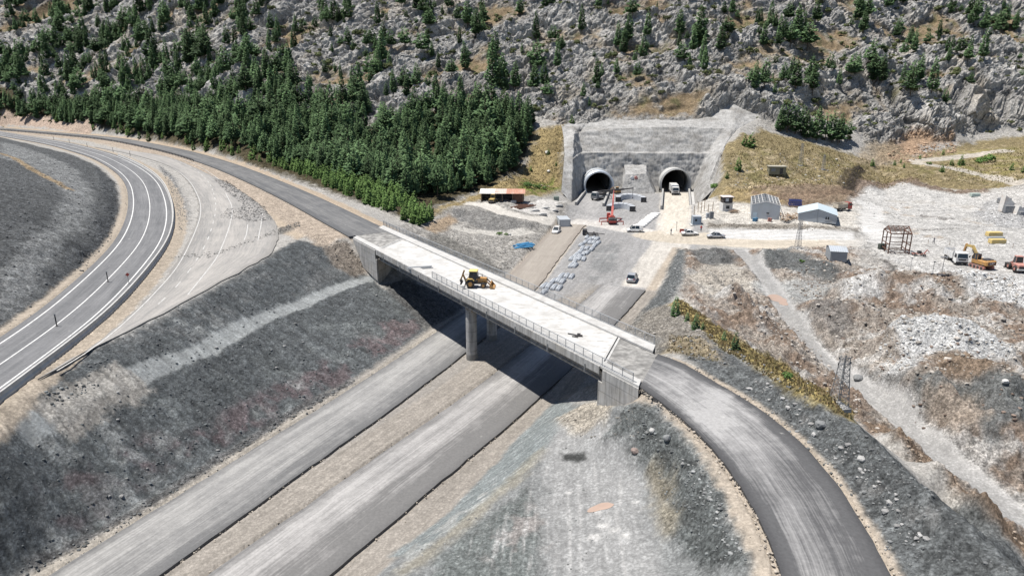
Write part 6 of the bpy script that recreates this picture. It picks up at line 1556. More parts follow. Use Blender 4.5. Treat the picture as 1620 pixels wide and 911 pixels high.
def truck_crane():
    e = place('truck_crane', 949, 315, 232, 'dark grey truck crane with its boom stretched out before the steel lined tunnel', 'crane')
    mb = MB(); mb.box((-.3, 0, 1.0), (7.6, 2.3, .5), ch=.05); mb.build('chassis', M_GREYM, e)
    mb = MB(); mb.prism([(2.3, .8), (4.0, .7), (4.05, 1.6), (3.85, 2.55), (2.4, 2.6)], -1.15, 1.15, [0, 0, .02, .1, .1]); c = mb.build('cab', M_GREYM, e)
    mb = MB(); mb.quad((4.07, -1.0, 1.65), (4.07, 1.0, 1.65), (3.88, .9, 2.45), (3.88, -.9, 2.45)); mb.build('windscreen', M_GLASS, c)
    mb = MB(); mb.box((3.2, 0, 2.72), (1.2, 1.6, .2), ch=.06); mb.build('air_deflector', M_WHITE, c)
    mb = MB(); mb.box((-1.2, 0, 1.75), (2.4, 2.2, 1.0), ch=.1); mb.build('turret', M_DARKM, e)
    yb = R(-20 - 232)                                  # boom points to the right over the arch segments
    d = Vector((math.cos(yb), math.sin(yb), .16))
    o = Vector((-1.2, 0, 2.4)); bk = o - d * 2.6
    mb = MB(); mb.beam(bk, o + d * 4.4, .7, .75); b = mb.build('boom', M_DARKM, e)
    mb = MB(); mb.beam(o + d * 4.2, o + d * 7.6, .5, .55); mb.build('boom_section', M_DARKM, b)
    mb = MB(); mb.beam(o + d * 7.4, o + d * 10.6, .32, .36); mb.build('boom_section', M_DARKM, b)
    t = o + d * 10.5
    mb = MB(); mb.beam(t, t - Vector((0, 0, 3.1)), .05); mb.box((t.x, t.y, t.z - 3.2), (.3, .3, .4)); mb.build('hook_line', M_DARKM, b)
    for x in (3.1, -1.6, -2.8):
        for s in (-1, 1): wheel(e, x, s * 1.0, .52, .36)
    for x in (1.4, -3.6):
        for s in (-1, 1):
            mb = MB(); mb.beam((x, s * .9, .85), (x, s * 2.4, .8), .2, .2); mb.tube((x, s * 2.35, .02), (x, s * 2.35, .85), .09, 8); mb.build('outrigger', M_GREYM, e)
truck_crane()
def red_crane():
    e = place('crane', 967, 353, 90, 'bright red crane on spread outriggers with its boom raised towards the tunnels', 'crane')
    mb = MB(); mb.box((-.2, 0, .95), (5.6, 2.1, .55), ch=.06); mb.build('chassis', M_RED, e)
    mb = MB(); mb.box((-2.2, 0, 1.35), (1.5, 2.3, 1.1), ch=.12); mb.build('counterweight', M_DARKM, e)
    mb = MB(); mb.box((-.4, 0, 1.7), (2.2, 1.6, 1.0), ch=.1); mb.build('turret', M_RED, e)
    mb = MB(); mb.prism([(.5, 1.2), (1.7, 1.2), (1.75, 2.0), (1.4, 2.7), (.5, 2.7)], .25, 1.15); c = mb.build('cab', M_RED, e)
    mb = MB(); mb.quad((1.77, .32, 1.7), (1.77, 1.08, 1.7), (1.42, 1.08, 2.6), (1.42, .32, 2.6)); mb.build('windscreen', M_GLASS, c)
    o = Vector((-.9, 0, 2.1)); d = Vector((.80, -.14, .60)).normalized()
    L0 = ((0, 3.6, .62), (3.4, 6.0, .48), (5.9, 8.4, .36), (8.2, 10.2, .25)); pr = None
    for a_, b_, w_ in L0:
        mb = MB(); mb.beam(o + d * a_, o + d * b_, w_, w_ * 1.1); pr = mb.build('boom' if pr is None else 'boom_section', M_RED if a_ not in (3.4, 8.2) else mat('dark_red_paint', (.22, .05, .045), .6, var=.2), e if pr is None else first)
        if a_ == 0: first = pr
    mb = MB(); mb.beam((.4, 0, 1.3), o + d * 3.0, .22); mb.build('hydraulic_ram', M_DARKM, first)
    for x in (-2.3, 1.9):
        for s in (-1, 1):
            mb = MB(); mb.beam((x, s * .7, 1.0), (x, s * 3.1, .92), .26, .28); mb.tube((x, s * 3.05, .03), (x, s * 3.05, 1.0), .1, 8); mb.box((x, s * 3.05, .05), (.5, .5, .08)); mb.build('outrigger', M_RED, e)
    for x in (-1.4, 1.0):
        for s in (-1, 1): wheel(e, x, s * .85, .5, .34)
red_crane()
def small_digger(px, py, yaw, label, m_, sc=1.0):
    e = place('mini_digger', px, py, yaw, label, 'digger'); e.scale = (sc,) * 3
    for s in (-1, 1):
        mb = MB(); mb.prism([(-1.1, .15), (-.9, 0), (.9, 0), (1.1, .15), (1.05, .5), (-1.05, .5)], s * .7 - .2, s * .7 + .2); mb.build('track', M_DARKM, e)
    mb = MB(); mb.box((-.3, 0, .95), (1.9, 1.5, .8), ch=.15); mb.build('house', m_, e)
    mb = MB(); mb.prism([(-.3, 1.3), (.6, 1.3), (.5, 2.3), (-.3, 2.35)], -.1, .7); c = mb.build('cab', M_GLASS, e)
    mb = MB(); mb.box((.1, .3, 2.38), (1.0, .9, .08)); mb.build('cab_roof', m_, c)
    mb = MB(); mb.beam((.5, -.3, 1.1), (1.5, -.3, 2.3), .22, .26); mb.beam((1.45, -.3, 2.3), (2.3, -.3, 1.6), .2, .22); mb.beam((2.25, -.3, 1.7), (2.2, -.3, .7), .16, .2); b = mb.build('boom', m_, e)
    mb = MB(); mb.prism([(1.9, .8), (2.4, .75), (2.45, .3), (2.1, .1), (1.8, .2)], -.6, .0); mb.build('bucket', M_DARKM, b)
small_digger(976, 306.5, 200, 'small orange digger tucked beside the steel lined tunnel', M_ORG, 1.0)
def loader(name, px, py, yaw, label, m_, sc=1.0, lowcab=False):
    e = place(name, px, py, yaw, label, 'loader'); e.scale = (sc,) * 3
    mb = MB(); mb.box((-1.1, 0, 1.25), (2.4, 1.9, 1.1), ch=.15); bd = mb.build('engine_housing', m_, e)
    mb = MB(); mb.box((-2.33, 0, 1.1), (.1, 1.5, .5)); mb.build('rear_grille', M_BLACK, bd)
    mb = MB(); mb.box((-2.25, 0, .72), (.4, 2.1, .35), ch=.05); mb.build('counterweight', M_CONC_L if lowcab else M_DARKM, e)
    mb = MB(); mb.box((1.0, 0, 1.0), (1.7, 1.2, .7), ch=.08); mb.build('front_frame', m_, e)
    mb = MB(); mb.prism([(-.4, 1.7), (.75, 1.7), (.8, 2.3), (.5, 3.1), (-.35, 3.1)], -.68, .68, [0, 0, .02, .08, .08]); c = mb.build('cab', M_GLASS, e)
    mb = MB(); mb.box((.1, 0, 3.15), (1.15, 1.4, .12), ch=.04); mb.build('cab_roof', m_, c)
    fr = MB()
    for s in (-1, 1):
        for a_, b_ in (((-.4, 1.7), (-.35, 3.1)), ((.78, 1.7), (.52, 3.1))): fr.beam((a_[0], s * .69, a_[1]), (b_[0], s * .61, b_[1]), .1, .08)
    fr.build('cab_frame', m_, c)
    for x in (-1.35, 1.35):
        for s in (-1, 1): wheel(e, x, s * .98, .72, .5, m_)
    for s in (-1, 1):
        mb = MB(); mb.beam((.9, s * .5, 1.8), (2.4, s * .5, 1.0), .16, .3); mb.build('lift_arm', m_, e)
    mb = MB(); mb.prism([(2.2, .9), (2.3, .1), (3.2, .05), (3.15, .14), (2.5, .25), (2.45, .9), (2.6, 1.2), (2.4, 1.25)], -1.3, 1.3); mb.build('bucket', M_DARKM, e)
loader('wheel_loader', 1608, 428, 80, 'faded red wheel loader turned away beside the white rock heaps', M_PINK, 1.0, True)
loader('wheel_loader', 780, 321, 75, 'dusty yellow loader parked beside the rusty roofed shed', M_YEL, .8)
def trailer():
    e = place('drawbar_trailer', 931, 372, -6, 'black drawbar trailer lying in front of the grey channel bundles', 'trailer')
    mb = MB(); mb.box((-1.0, 0, .95), (1.2, 1.4, 1.3), ch=.08); mb.build('tank', M_DARKM, e)
    mb = MB(); mb.box((1.0, 0, .5), (3.0, 1.3, .18)); mb.build('frame', M_DARKM, e)
    mb = MB(); mb.beam((2.4, 0, .5), (4.2, 0, .35), .14); mb.build('drawbar', M_DARKM, e)
    for s in (-1, 1): wheel(e, -.4, s * .75, .38, .25); wheel(e, 1.4, s * .75, .38, .25)
trailer()
clock('vehicles')
# ------------------------------------------------------------------ buildings, stores and small things of the works yard
M_SHEET = mat('pale_sheet_steel', (.44, .47, .50), .5, .25, var=.07, scale=1.0, dirt=(.38, .39, .39), dirt_scale=.5)
M_SHEETB = mat('pale_blue_sheet', (.47, .55, .60), .5, .15, var=.07, dirt=(.50, .54, .56), dirt_scale=.5)
M_GREYB = mat('grey_cladding', (.30, .32, .335), .6, .2, var=.1)
M_DKSIDE = mat('dark_opening', (.025, .025, .027), .9)
M_TIMB = mat('weathered_timber', (.27, .20, .14), .9, var=.25, scale=3)
M_PLAST = mat('white_plaster', (.62, .61, .59), .9, var=.08, dirt=(.48, .46, .43))
def corrugate(mb, a, b, c, d, n, depth=.05):
    """sheet between four corners with n folds along a-b"""
    a, b, c, d = map(Vector, (a, b, c, d)); nn_ = (b - a).cross(d - a).normalized() * depth
    vs = []; fs = []
    for i in range(n + 1):
        t = i / n; o = nn_ if i % 2 else Vector()
        vs += [a.lerp(b, t) + o, d.lerp(c, t) + o]
    for i in range(n): fs.append((2 * i, 2 * i + 2, 2 * i + 3, 2 * i + 1))
    return mb.add(vs, fs)
def gable(name, px, py, yaw, W_, D_, he, hr_, label, wallm, roofm, open_roof=False, side=None, windows=(), z=None):
    """front wall centred at the pixel, building goes back along local +y"""
    e = place(name, px, py, yaw, label, 'shed', None, z, sink=.1)
    b = W_ / 2
    prof = [(-b, 0), (b, 0), (b, he), (0, hr_), (-b, he)]
    mb = MB(); mb.prism(prof, 0, .12); mb.build('front_wall', wallm, e)
    mb = MB(); mb.prism(prof, D_ - .12, D_); mb.build('rear_wall', wallm, e)
    for s in (-1, 1):
        mb = MB()
        if open_roof and s == 1:
            for k in range(5): mb.beam((s * (b - .1), .5 + k * (D_ - 1) / 4, 0), (s * (b - .1), .5 + k * (D_ - 1) / 4, he), .16)
            mb.beam((s * (b - .1), .1, he * .5), (s * (b - .1), D_ - .1, he * .5), .1)
            mb.build('side_frame', M_GREYB, e)
        else:
            corrugate(mb, (s * b, .12, 0), (s * b, D_ - .12, 0), (s * b, D_ - .12, he), (s * b, .12, he), int(D_ * 3)); mb.build('side_wall', wallm, e)
    if open_roof:
        for k in range(5):
            y = .06 + k * (D_ - .12) / 4; mb = MB(); mb.beam((-b, y, he + .06), (0, y, hr_ + .06), .17, .2); mb.beam((0, y, hr_ + .06), (b, y, he + .06), .17, .2); mb.build('rafter', M_WHITE, e)
        for k in range(5):
            for s in (-1, 1):
                t = k / 4; x = s * b * (1 - t); zz = he + (hr_ - he) * t + .18
                mb = MB(); mb.beam((x, 0, zz), (x, D_, zz), .13, .1); mb.build('purlin', M_WHITE, e)
        mb = MB(); mb.box((0, D_ / 2, .05), (W_ - .4, D_ - .4, .1)); mb.build('floor', M_DARKM, e)  # dark floor colour stands in for the shade inside
    else:
        for s in (-1, 1):
            mb = MB(); corrugate(mb, (s * (b + .25), -.25, he - .02), (s * (b + .25), D_ + .25, he - .02), (0, D_ + .25, hr_ + .12), (0, -.25, hr_ + .12), int(D_ * 3), .04); mb.build('roof_slope', roofm, e)
    for x, zz, w, h in windows:
        mb = MB(); mb.box((x, -.01, zz), (w, .06, h)); wn = mb.build('window', M_GLASS, e)
        mb = MB(); mb.box((x, -.02, zz - h / 2 - .05), (w + .2, .1, .08)); mb.build('sill', M_WHITE, wn)
    return e
g1 = gable('gable_shed', 1210, 347, -17, 7.4, 13.5, 4.0, 5.0, 'grey clad shed whose roof is a bare white frame', M_SHEET, M_SHEET, True, windows=[(.6, 1.8, .7, .4)])
mb = MB(); mb.box((-2.7, -.02, .9), (1.0, .05, 1.8)); mb.build('door', M_SHEETB, g1)
g2 = gable('gable_shed', 1292, 352, -22, 9.6, 10.0, 2.3, 3.7, 'low pale blue gabled shed beside the rubble', M_SHEET, M_SHEETB, windows=[(2.2, 1.4, .35, .8), (2.75, 1.4, .35, .8)])
mb = MB(); mb.box((0, -.03, 1.8), (.12, .08, 3.6)); mb.build('gable_seam', M_GREYB, g2)
mb = MB(); mb.box((-.5, -.03, .15), (8.6, .06, .2)); mb.build('base_strip', M_GREYB, g2)
# hut with ridge along its front
def hut():
    e = place('site_hut', 1326, 413, -14, 'small grey metal hut with a black shaded side below the yard road', 'hut', None, None, .15)
    W_, D_, he, hr_ = 3.3, 5.6, 2.2, 2.75; b = W_ / 2
    mb = MB(); mb.box((0, .05, he / 2), (W_, .1, he)); mb.build('front_wall', M_GREYB, e)
    mb = MB(); mb.box((0, D_ - .05, he / 2), (W_, .1, he)); mb.build('rear_wall', M_GREYB, e)
    for s in (-1, 1):
        mb = MB(); P = [(0.1, 0), (D_ - .1, 0), (D_ - .1, he), (D_ / 2, hr_), (.1, he)]; n = len(P)
        mb.add([(s * b, y, z) for y, z in P] + [(s * (b - .1), y, z) for y, z in P], [tuple(range(n)), tuple(range(2 * n - 1, n - 1, -1))] + [(i, (i + 1) % n, n + (i + 1) % n, n + i) for i in range(n)])
        mb.build('side_wall', M_GREYB if s < 0 else M_DARKM, e)  # right-hand wall takes dark steel, its shade put into the colour
    for y0, y1 in ((-.2, D_ / 2), (D_ + .2, D_ / 2)):
        mb = MB(); corrugate(mb, (-b - .15, y0, he), (b + .15, y0, he), (b + .15, y1, hr_ + .1), (-b - .15, y1, hr_ + .1), 16, .04); mb.build('roof_slope', M_SHEET, e)
    mb = MB(); mb.box((b + .02, 1.4, 1.0), (.06, .9, 1.9)); mb.build('door', M_BLACK, e)
hut()
def container(px, py, yaw, L_, W_, H_, label, m_, extra=None):
    e = place('container', px, py, yaw, label, 'container', None, None, .05)
    for s in (-1, 1):
        mb = MB(); corrugate(mb, (-L_ / 2, s * W_ / 2, .12), (L_ / 2, s * W_ / 2, .12), (L_ / 2, s * W_ / 2, H_ - .1), (-L_ / 2, s * W_ / 2, H_ - .1), int(L_ * 5), .05); mb.build('side_panel', m_, e)
        mb = MB(); corrugate(mb, (s * L_ / 2, -W_ / 2, .12), (s * L_ / 2, W_ / 2, .12), (s * L_ / 2, W_ / 2, H_ - .1), (s * L_ / 2, -W_ / 2, H_ - .1), int(W_ * 5), .04); mb.build('end_panel', m_, e)
    mb = MB(); mb.box((0, 0, H_ - .06), (L_ + .1, W_ + .1, .12)); mb.build('roof', M_SHEET, e)
    mb = MB(); mb.box((0, 0, .06), (L_ + .1, W_ + .1, .12)); mb.build('base_frame', M_GREYB, e)
    fr = MB()
    for sx in (-1, 1):
        for sy in (-1, 1): fr.beam((sx * L_ / 2, sy * W_ / 2, 0), (sx * L_ / 2, sy * W_ / 2, H_), .14)
    fr.build('corner_posts', M_GREYB, e)
    return e
container(891, 357, 96, 5.4, 2.9, 2.3, 'light grey container standing alone on the haul road', M_SHEET)
c_ = container(1101, 355, 88, 2.2, 2.1, 2.4, 'blue grey guard cabin on a concrete plinth', mat('blue_grey_sheet', (.28, .34, .40), .5, .1, var=.08))
mb = MB(); mb.box((0, 0, -.1), (3.0, 3.2, .35)); mb.build('plinth', M_CONC_L, c_)
mb = MB(); mb.box((-1.13, .3, 1.4), (.06, .5, .6)); mb.build('window', M_GLASS, c_)
# watch tower
def tower():
    e = place('watch_tower', 1148, 333, 4, 'two storey white hut with dark timber upper floor by the tunnel slope', 'hut', None, None, .1)
    mb = MB(); mb.box((0, 0, 1.2), (2.9, 2.7, 2.4)); w = mb.build('lower_storey', M_PLAST, e)
    mb = MB(); mb.box((0, -1.36, 1.3), (1.0, .06, .9)); mb.build('window', M_GLASS, e)
    mb = MB(); mb.box((0, 0, 3.3), (2.7, 2.5, 1.7)); mb.build('upper_storey', mat('dark_timber', (.07, .06, .055), .9, var=.2), e)
    mb = MB(); mb.box((-.3, -1.27, 3.4), (.9, .06, .9)); mb.build('window', M_SHEET, e)
    mb = MB(); mb.box((0, 0, 4.25), (3.3, 3.1, .18), ch=.05); mb.build('roof', mat('pinkish_roof', (.55, .49, .47), .8, var=.1), e)
    mb = MB(); mb.box((0, -1.55, 2.44), (3.1, .5, .1)); mb.build('ledge', M_CONC_L, e)
tower()
def olive_hut():
    e = place('transformer_hut', 1228, 274, -6, 'flat olive brown hut alone on the dry grass slope', 'hut', None, None, .3)
    mb = MB(); mb.box((0, 0, 1.25), (5.4, 3.0, 2.5)); mb.build('wall', mat('olive_render', (.20, .19, .135), .9, var=.15), e)
    mb = MB(); mb.box((0, 0, 2.6), (5.8, 3.4, .2)); mb.build('roof', mat('olive_roof', (.33, .31, .25), .9, var=.15), e)
    mb = MB(); mb.box((-1.4, -1.52, 1.5), (1.3, .06, 1.0)); mb.build('louvre', M_GREYM, e)
    mb = MB(); mb.box((1.2, -1.52, 1.05), (1.0, .06, 2.0)); mb.build('door', M_DARKM, e)
olive_hut()
def open_shed():
    e = place('open_shed', 795, 317, -2, 'open fronted shed with half white half rusty roof at the forest edge', 'shed', None, None, .2)
    for x in (-6, -3, 0, 3, 6):
        mb = MB(); mb.beam((x, -1.7, 0), (x, -1.7, 2.5), .16); mb.build('post', M_TIMB, e)
    mb = MB(); mb.box((0, 1.9, 1.35), (12.6, .15, 2.7)); mb.build('rear_wall', M_DARKM, e)
    mb = MB(); mb.box((4.7, -.0, 1.25), (3.0, 3.4, 2.5)); mb.build('store_room', M_RUST, e)
    mb = MB(); mb.box((-6.2, .1, 1.25), (.12, 3.4, 2.5)); mb.build('side_wall', M_TIMB, e)
    for i, (x0, x1, m_) in enumerate(((-6.6, -2.2, M_PLAST), (-2.2, 1.2, mat('faded_roof_sheet', (.50, .42, .37), .7, var=.15, dirt=(.40, .25, .19), dirt_scale=.5)), (1.2, 6.7, mat('rusty_roof_sheet', (.40, .21, .15), .8, var=.2, dirt=(.45, .33, .27), dirt_scale=.6)))):
        mb = MB(); corrugate(mb, (x0, -2.3, 2.5), (x1, -2.3, 2.5), (x1, 2.2, 3.25), (x0, 2.2, 3.25), int((x1 - x0) * 4), .05); mb.build('roof_sheet', m_, e)
open_shed()
# rusty steel frame
def frame():
    e = place('steel_frame', 1421, 403, -10, 'bare rusty steel frame of a small building in the yard', 'frame')
    W_, D_, he, hr_ = 4.5, 5.0, 4.9, 6.2; b = W_ / 2
    for y in (0, D_ / 2, D_):
        for s in (-1, 1): mb = MB(); mb.beam((s * b, y, -.2), (s * b, y, he), .2, .2); mb.build('column', M_RUST, e)
    for s in (-1, 1):
        for zz in (.9, 2.3, he): mb = MB(); mb.beam((s * b, 0, zz), (s * b, D_, zz), .15, .15); mb.build('side_rail', M_RUST, e)
        mb = MB(); mb.beam((s * b, 0, he), (s * b, D_ / 2, hr_), .18, .18); mb.beam((s * b, D_ / 2, hr_), (s * b, D_, he), .18, .18); mb.build('rafter', M_RUST, e)
    for y in (0, D_):
        for zz in (.5, 1.3, 3.0, he): mb = MB(); mb.beam((-b, y, zz), (b, y, zz), .15, .15); mb.build('cross_rail', M_RUST, e)
    for k in range(7):
        t = k / 6; y = t * D_; zz = he + (hr_ - he) * (1 - abs(2 * t - 1)); mb = MB(); mb.beam((-b, y, zz + .1), (b, y, zz + .1), .12, .12); mb.build('purlin', M_RUST, e)
    for k in range(3):
        x = -b + W_ * (k + 1) / 4; mb = MB(); mb.beam((x, 0, he + .1), (x, D_ / 2, hr_ + .1), .08); mb.beam((x, D_ / 2, hr_ + .1), (x, D_, he + .1), .08); mb.build('brace', M_RUST, e)
    mb = MB(); mb.beam((-b, 0, .5), (0, 0, 1.3), .08); mb.beam((0, 0, 1.3), (b, 0, .5), .08); mb.build('brace', M_RUST, e)
frame()
def red_gear():
    e = place('red_trailer_frame', 1453, 405, -8, 'low red trailer frame beside the rusty steel frame', 'trailer')
    mb = MB()
    for s in (-1, 1): mb.beam((-1.4, s * .6, .55), (1.4, s * .6, .55), .14)
    for x in (-1.3, -.4, .5, 1.3): mb.beam((x, -.6, .55), (x, .6, .55), .12)
    mb.build('frame', M_PINK, e)
    mb = MB(); mb.box((.1, .1, .95), (.8, .7, .6), ch=.08); mb.build('engine', M_DARKM, e)
    mb = MB(); mb.beam((1.1, 0, .6), (1.7, 0, 1.5), .14); mb.beam((1.7, 0, 1.5), (2.2, 0, .9), .12); mb.build('arm', M_RED, e)
    for s in (-1, 1): wheel(e, -.9, s * .75, .34, .2); wheel(e, .9, s * .75, .34, .2)
red_gear()
def box_thing(name, px, py, yaw, s, label, cat, m_, group=None, lid=None, z=None, legs=False):
    e = place(name, px, py, yaw, label, cat, group, z)
    mb = MB(); mb.box((0, 0, s[2] / 2), s, ch=min(s) * .06); mb.build('body', m_, e)
    mb = MB(); mb.box((0, 0, s[2] + .04), (s[0] * .94, s[1] * .94, .08)); mb.build('lid', lid or m_, e)
    for sx in (-1, 1): mb = MB(); mb.box((sx * s[0] * .38, 0, .02), (.18, s[1] * 1.04, .14)); mb.build('skid', M_DARKM, e)
    return e
box_thing('generator', 1395, 394, 5, (1.6, 1.1, 1.2), 'dark green generator set beside the rusty steel frame', 'generator', mat('dark_green_paint', (.05, .06, .05), .7, var=.2))
M_YBOX = mat('ochre_painted_steel', (.56, .42, .17), .7, var=.08, dirt=(.50, .41, .24))
box_thing('formwork_box', 1572, 373, 1, (3.7, 1.5, .95), 'ochre formwork box furthest from the excavator', 'box', M_YBOX, 'formwork boxes')
box_thing('formwork_box', 1577, 384.5, 1, (3.7, 1.5, .95), 'ochre formwork box with the excavator next to it', 'box', M_YBOX, 'formwork boxes')
box_thing('formwork_box', 1575, 378.5, 1, (3.9, 1.3, .55), 'low grey formwork box lying between the two ochre ones', 'box', M_GREYB, 'formwork boxes', M_GREYB)
box_thing('water_tank', 880, 317, 0, (1.7, 1.3, 1.2), 'grey green tank on the storage slab', 'tank', mat('grey_green', (.20, .24, .21), .7, var=.2))
box_thing('skip', 1588, 321, 4, (3.4, 1.8, 1.4), 'grey steel skip among the broken rock by the concrete block', 'skip', M_GREYM)
box_thing('skip', 1542, 311, -8, (2.6, 1.6, 1.0), 'pale green skip at the foot of the far grass bank', 'skip', mat('pale_green_steel', (.36, .42, .38), .7, var=.15))
# blue trusses behind the sheds
def blue_frames():
    e = place('truss_stack', 1258, 328, -16, 'stack of blue painted steel trusses between the two sheds', 'truss')
    mB = mat('blue_painted_steel', (.06, .075, .22), .6, var=.15)
    for k in range(4):
        y = k * .9; mb = MB(); mb.beam((-1.8, y, .5), (1.8, y, .5), .14); mb.beam((-1.8, y, 1.9), (1.8, y, 1.9), .14)
        for i in range(6): mb.beam((-1.8 + i * .6, y, .5), (-1.5 + i * .6, y, 1.9), .1); mb.beam((-1.5 + i * .6, y, 1.9), (-1.2 + i * .6, y, .5), .1)
        mb.build('truss', mB, e)
    mb = MB(); mb.box((0, 1.4, .22), (3.8, 3.2, .44)); mb.build('bearer', M_TIMB, e)
blue_frames()
# arched steel formwork segments
def arch_seg(px, py, yaw, R_, dep, label):
    e = place('arch_segment', px, py, yaw, label, 'formwork', 'steel arch segments')
    n = 22; hgt = 1.6; th = 1.5
    def pt(t, r, z): a = math.pi * t; return (-math.cos(a) * r, math.sin(a) * r * dep, z)
    mb = MB(); rg = []
    for i in range(n + 1):
        t = i / n; rg.append([pt(t, R_, 0), pt(t, R_, hgt), pt(t, R_ - th, hgt), pt(t, R_ - th, 0)])
    loft(rg, mb); sh_ = mb.build('arch_shell', mat('pale_formwork_steel', (.46, .48, .51), .5, .2, var=.1), e)
    for i in range(1, n, 3):
        t = i / n; m_ = MB(); m_.beam(pt(t, R_ + .06, .02), pt(t, R_ + .06, hgt + .04), .14, .1); m_.beam(pt(t, R_ + .05, hgt + .03), pt(t, R_ - th - .05, hgt + .03), .14, .07); m_.build('rib', M_GREYM, sh_)
    for t in (0, 1):
        m_ = MB(); p, q = pt(t, R_ + .1, 0), pt(t, R_ - th - .1, 0); m_.box(((p[0] + q[0]) / 2, -.04, hgt / 2), (th + .3, .12, hgt + .1)); m_.build('end_plate', M_DARKM, sh_)
arch_seg(998, 320, -3, 4.9, 1.7, 'curved steel formwork arch under the crane hook')
arch_seg(982, 334.5, -6, 4.3, 1.6, 'curved steel formwork arch beside the red crane')
# white bulk bags
M_BAG = mat('white_woven_bag', (.74, .73, .71), .9, var=.06, dirt=(.62, .60, .56), dirt_scale=2, bump=.3, bscale=4)
def bag_mesh(seed):
    r = random.Random(seed); mb = MB(); rg = []
    for k, (z, s) in enumerate(((0, .9), (.18, 1.0), (.45, .98), (.62, .8), (.68, .35))):
        rg.append([(math.cos(a) * .95 * s * (1 + .1 * math.cos(4 * a)) * r.uniform(.94, 1.06), math.sin(a) * .75 * s * (1 + .1 * math.cos(4 * a)) * r.uniform(.94, 1.06), z + r.uniform(-.03, .03)) for a in [i * 2 * math.pi / 12 for i in range(12)]])
    loft(rg, mb); me = mb.mesh('bulk_bag', True); me.materials.append(M_BAG); return me
BAGS = [bag_mesh(i) for i in range(3)]
for i in range(9):
    t = i / 8; p = hit(1012 + 24 * t, 359.5 - 19.5 * t)
    o = bpy.data.objects.new('bulk_bag', BAGS[i % 3]); COL.objects.link(o); o.location = (p.x, p.y, drop(p.x, p.y) - .04); o.rotation_euler = (0, 0, R(14) + random.Random(i * 3).uniform(-.15, .15)); o.scale = (1.75, 1.1, 1.0)
    tag(o, 'white woven bulk bag in the row beside the truck tunnel road', 'bag', 'white bulk bags')
# bundles of grey channels
M_CHAN = mat('galvanised_channel', (.56, .58, .60), .5, .15, var=.12, scale=2)
def channel_bundle_proto():
    mb = MB()
    for k in range(5):
        x0 = -.62 + k * .28; zc = .42 - abs(k - 2) * .07; rg = []
        for j in range(9):
            t = j / 8; y = -1.5 + 3.0 * t; zz = zc + .18 * (1 - (2 * t - 1) ** 2); rg.append([(x0, y, 0.02), (x0, y, zz - .05), (x0 + .07, y, zz + .03), (x0 + .17, y, zz + .03), (x0 + .24, y, zz - .05), (x0 + .24, y, 0.02)])
        loft(rg, mb)
    a = mb.mesh('channels'); a.materials.append(M_CHAN)
    mb = MB()
    mb.box((0, 0, .05), (1.5, .14, .12))
    b = mb.mesh('bearer'); b.materials.append(M_DARKM); return a, b
CHA, CHB = channel_bundle_proto()
CH_PX = [(730, 130), (778, 150), (822, 140), (865, 150), (715, 190), (772, 196), (820, 196), (878, 200), (660, 225), (832, 238), (675, 268), (733, 272), (795, 285), (650, 312), (612, 345), (688, 345), (735, 330), (580, 372), (640, 372), (528, 408), (578, 412), (634, 408), (690, 412), (566, 455), (520, 500), (575, 500),
         (465, 635), (530, 645), (400, 635), (362, 690), (412, 708), (298, 702), (172, 765), (232, 768), (300, 785), (368, 795), (172, 842)]
for i, (zx, zy) in enumerate(CH_PX):
    p = hit(840 + zx / 8.28, 361 + zy / 8.28)
    e = empty('channel_bundle', (p.x, p.y, drop(p.x, p.y) + .02), R(-20) + random.Random(i).uniform(-.12, .12)); e.scale = (.56, 1.05, 1.15)
    tag(e, 'strapped bundle of curved grey steel channels laid out along the tan road base', 'bundle', 'bundles of grey channels')
    for nm, me, yy in (('channels', CHA, 0), ('bearer', CHB, -1.0), ('bearer', CHB, 1.0)):
        o = bpy.data.objects.new(nm, me); COL.objects.link(o); o.parent = e; o.location = (0, yy, 0)
# blue pipes, beams, boards, rods
def pile(name, px, py, yaw, items, label, cat, material, part, z=None, group=None):
    e = place(name, px, py, yaw, label, cat, group, z)
    for it in items:
        mb = MB(); it(mb); mb.build(part, material, e)
    return e
rp = random.Random(4)
def pipe_item(y, z, L_, r_, dx, sk): return lambda mb: mb.tube((-L_ / 2 + dx, y, z), (L_ / 2 + dx, y + sk, z), r_, 10)
pile('pipe_pile', 826, 390, 28, [pipe_item(-1.3 + k * .36, .16, 5.0, .16, rp.uniform(-.9, .9), rp.uniform(-.7, .7)) for k in range(8)] + [pipe_item(-1.3 + k * .62, .46, 4.2, .15, rp.uniform(-1.1, 1.1), rp.uniform(-1.2, 1.2)) for k in range(5)],
     'pile of bright blue pipes on the rubble bank', 'pipes', mat('blue_plastic_pipe', (.07, .24, .42), .5, var=.1), 'pipe')
def beam_item(y, z, L_, dx, w=.3): return lambda mb: mb.beam((-L_ / 2 + dx, y, z), (L_ / 2 + dx, y + .1, z), w, .3)
pile('beam_pile', 823, 327, 48, [beam_item(-2.6 + k * .8, .18, 7.5 - .3 * (k % 3), rp.uniform(-.8, .8)) for k in range(7)], 'rusty dark steel beams laid side by side near the open shed', 'beams', M_RUST, 'beam')
pile('rod_bundle', 664, 425, 14, [pipe_item(-.35 + k * .09, .1 + .09 * (k % 3), 3.9, .05, rp.uniform(-.3, .3), rp.uniform(-.15, .15)) for k in range(9)], 'bundle of pale steel rods on the bridge deck', 'rods', M_GALV, 'rod', z=Z1 + .01)
pile('timber_scrap', 911, 531, -35, [lambda mb: mb.beam((-1.1, 0, .06), (.6, .1, .08), .16, .1), lambda mb: mb.beam((.0, -.3, .08), (.8, .2, .15), .2, .16), lambda mb: mb.box((.3, .2, .15), (.4, .3, .25), rz=.4), lambda mb: mb.beam((-.2, -.5, .05), (.5, -.4, .05), .2, .1)],
     'dark broken timber lying on the bridge deck', 'timber', M_DARKM, 'piece', z=Z1 + .01)
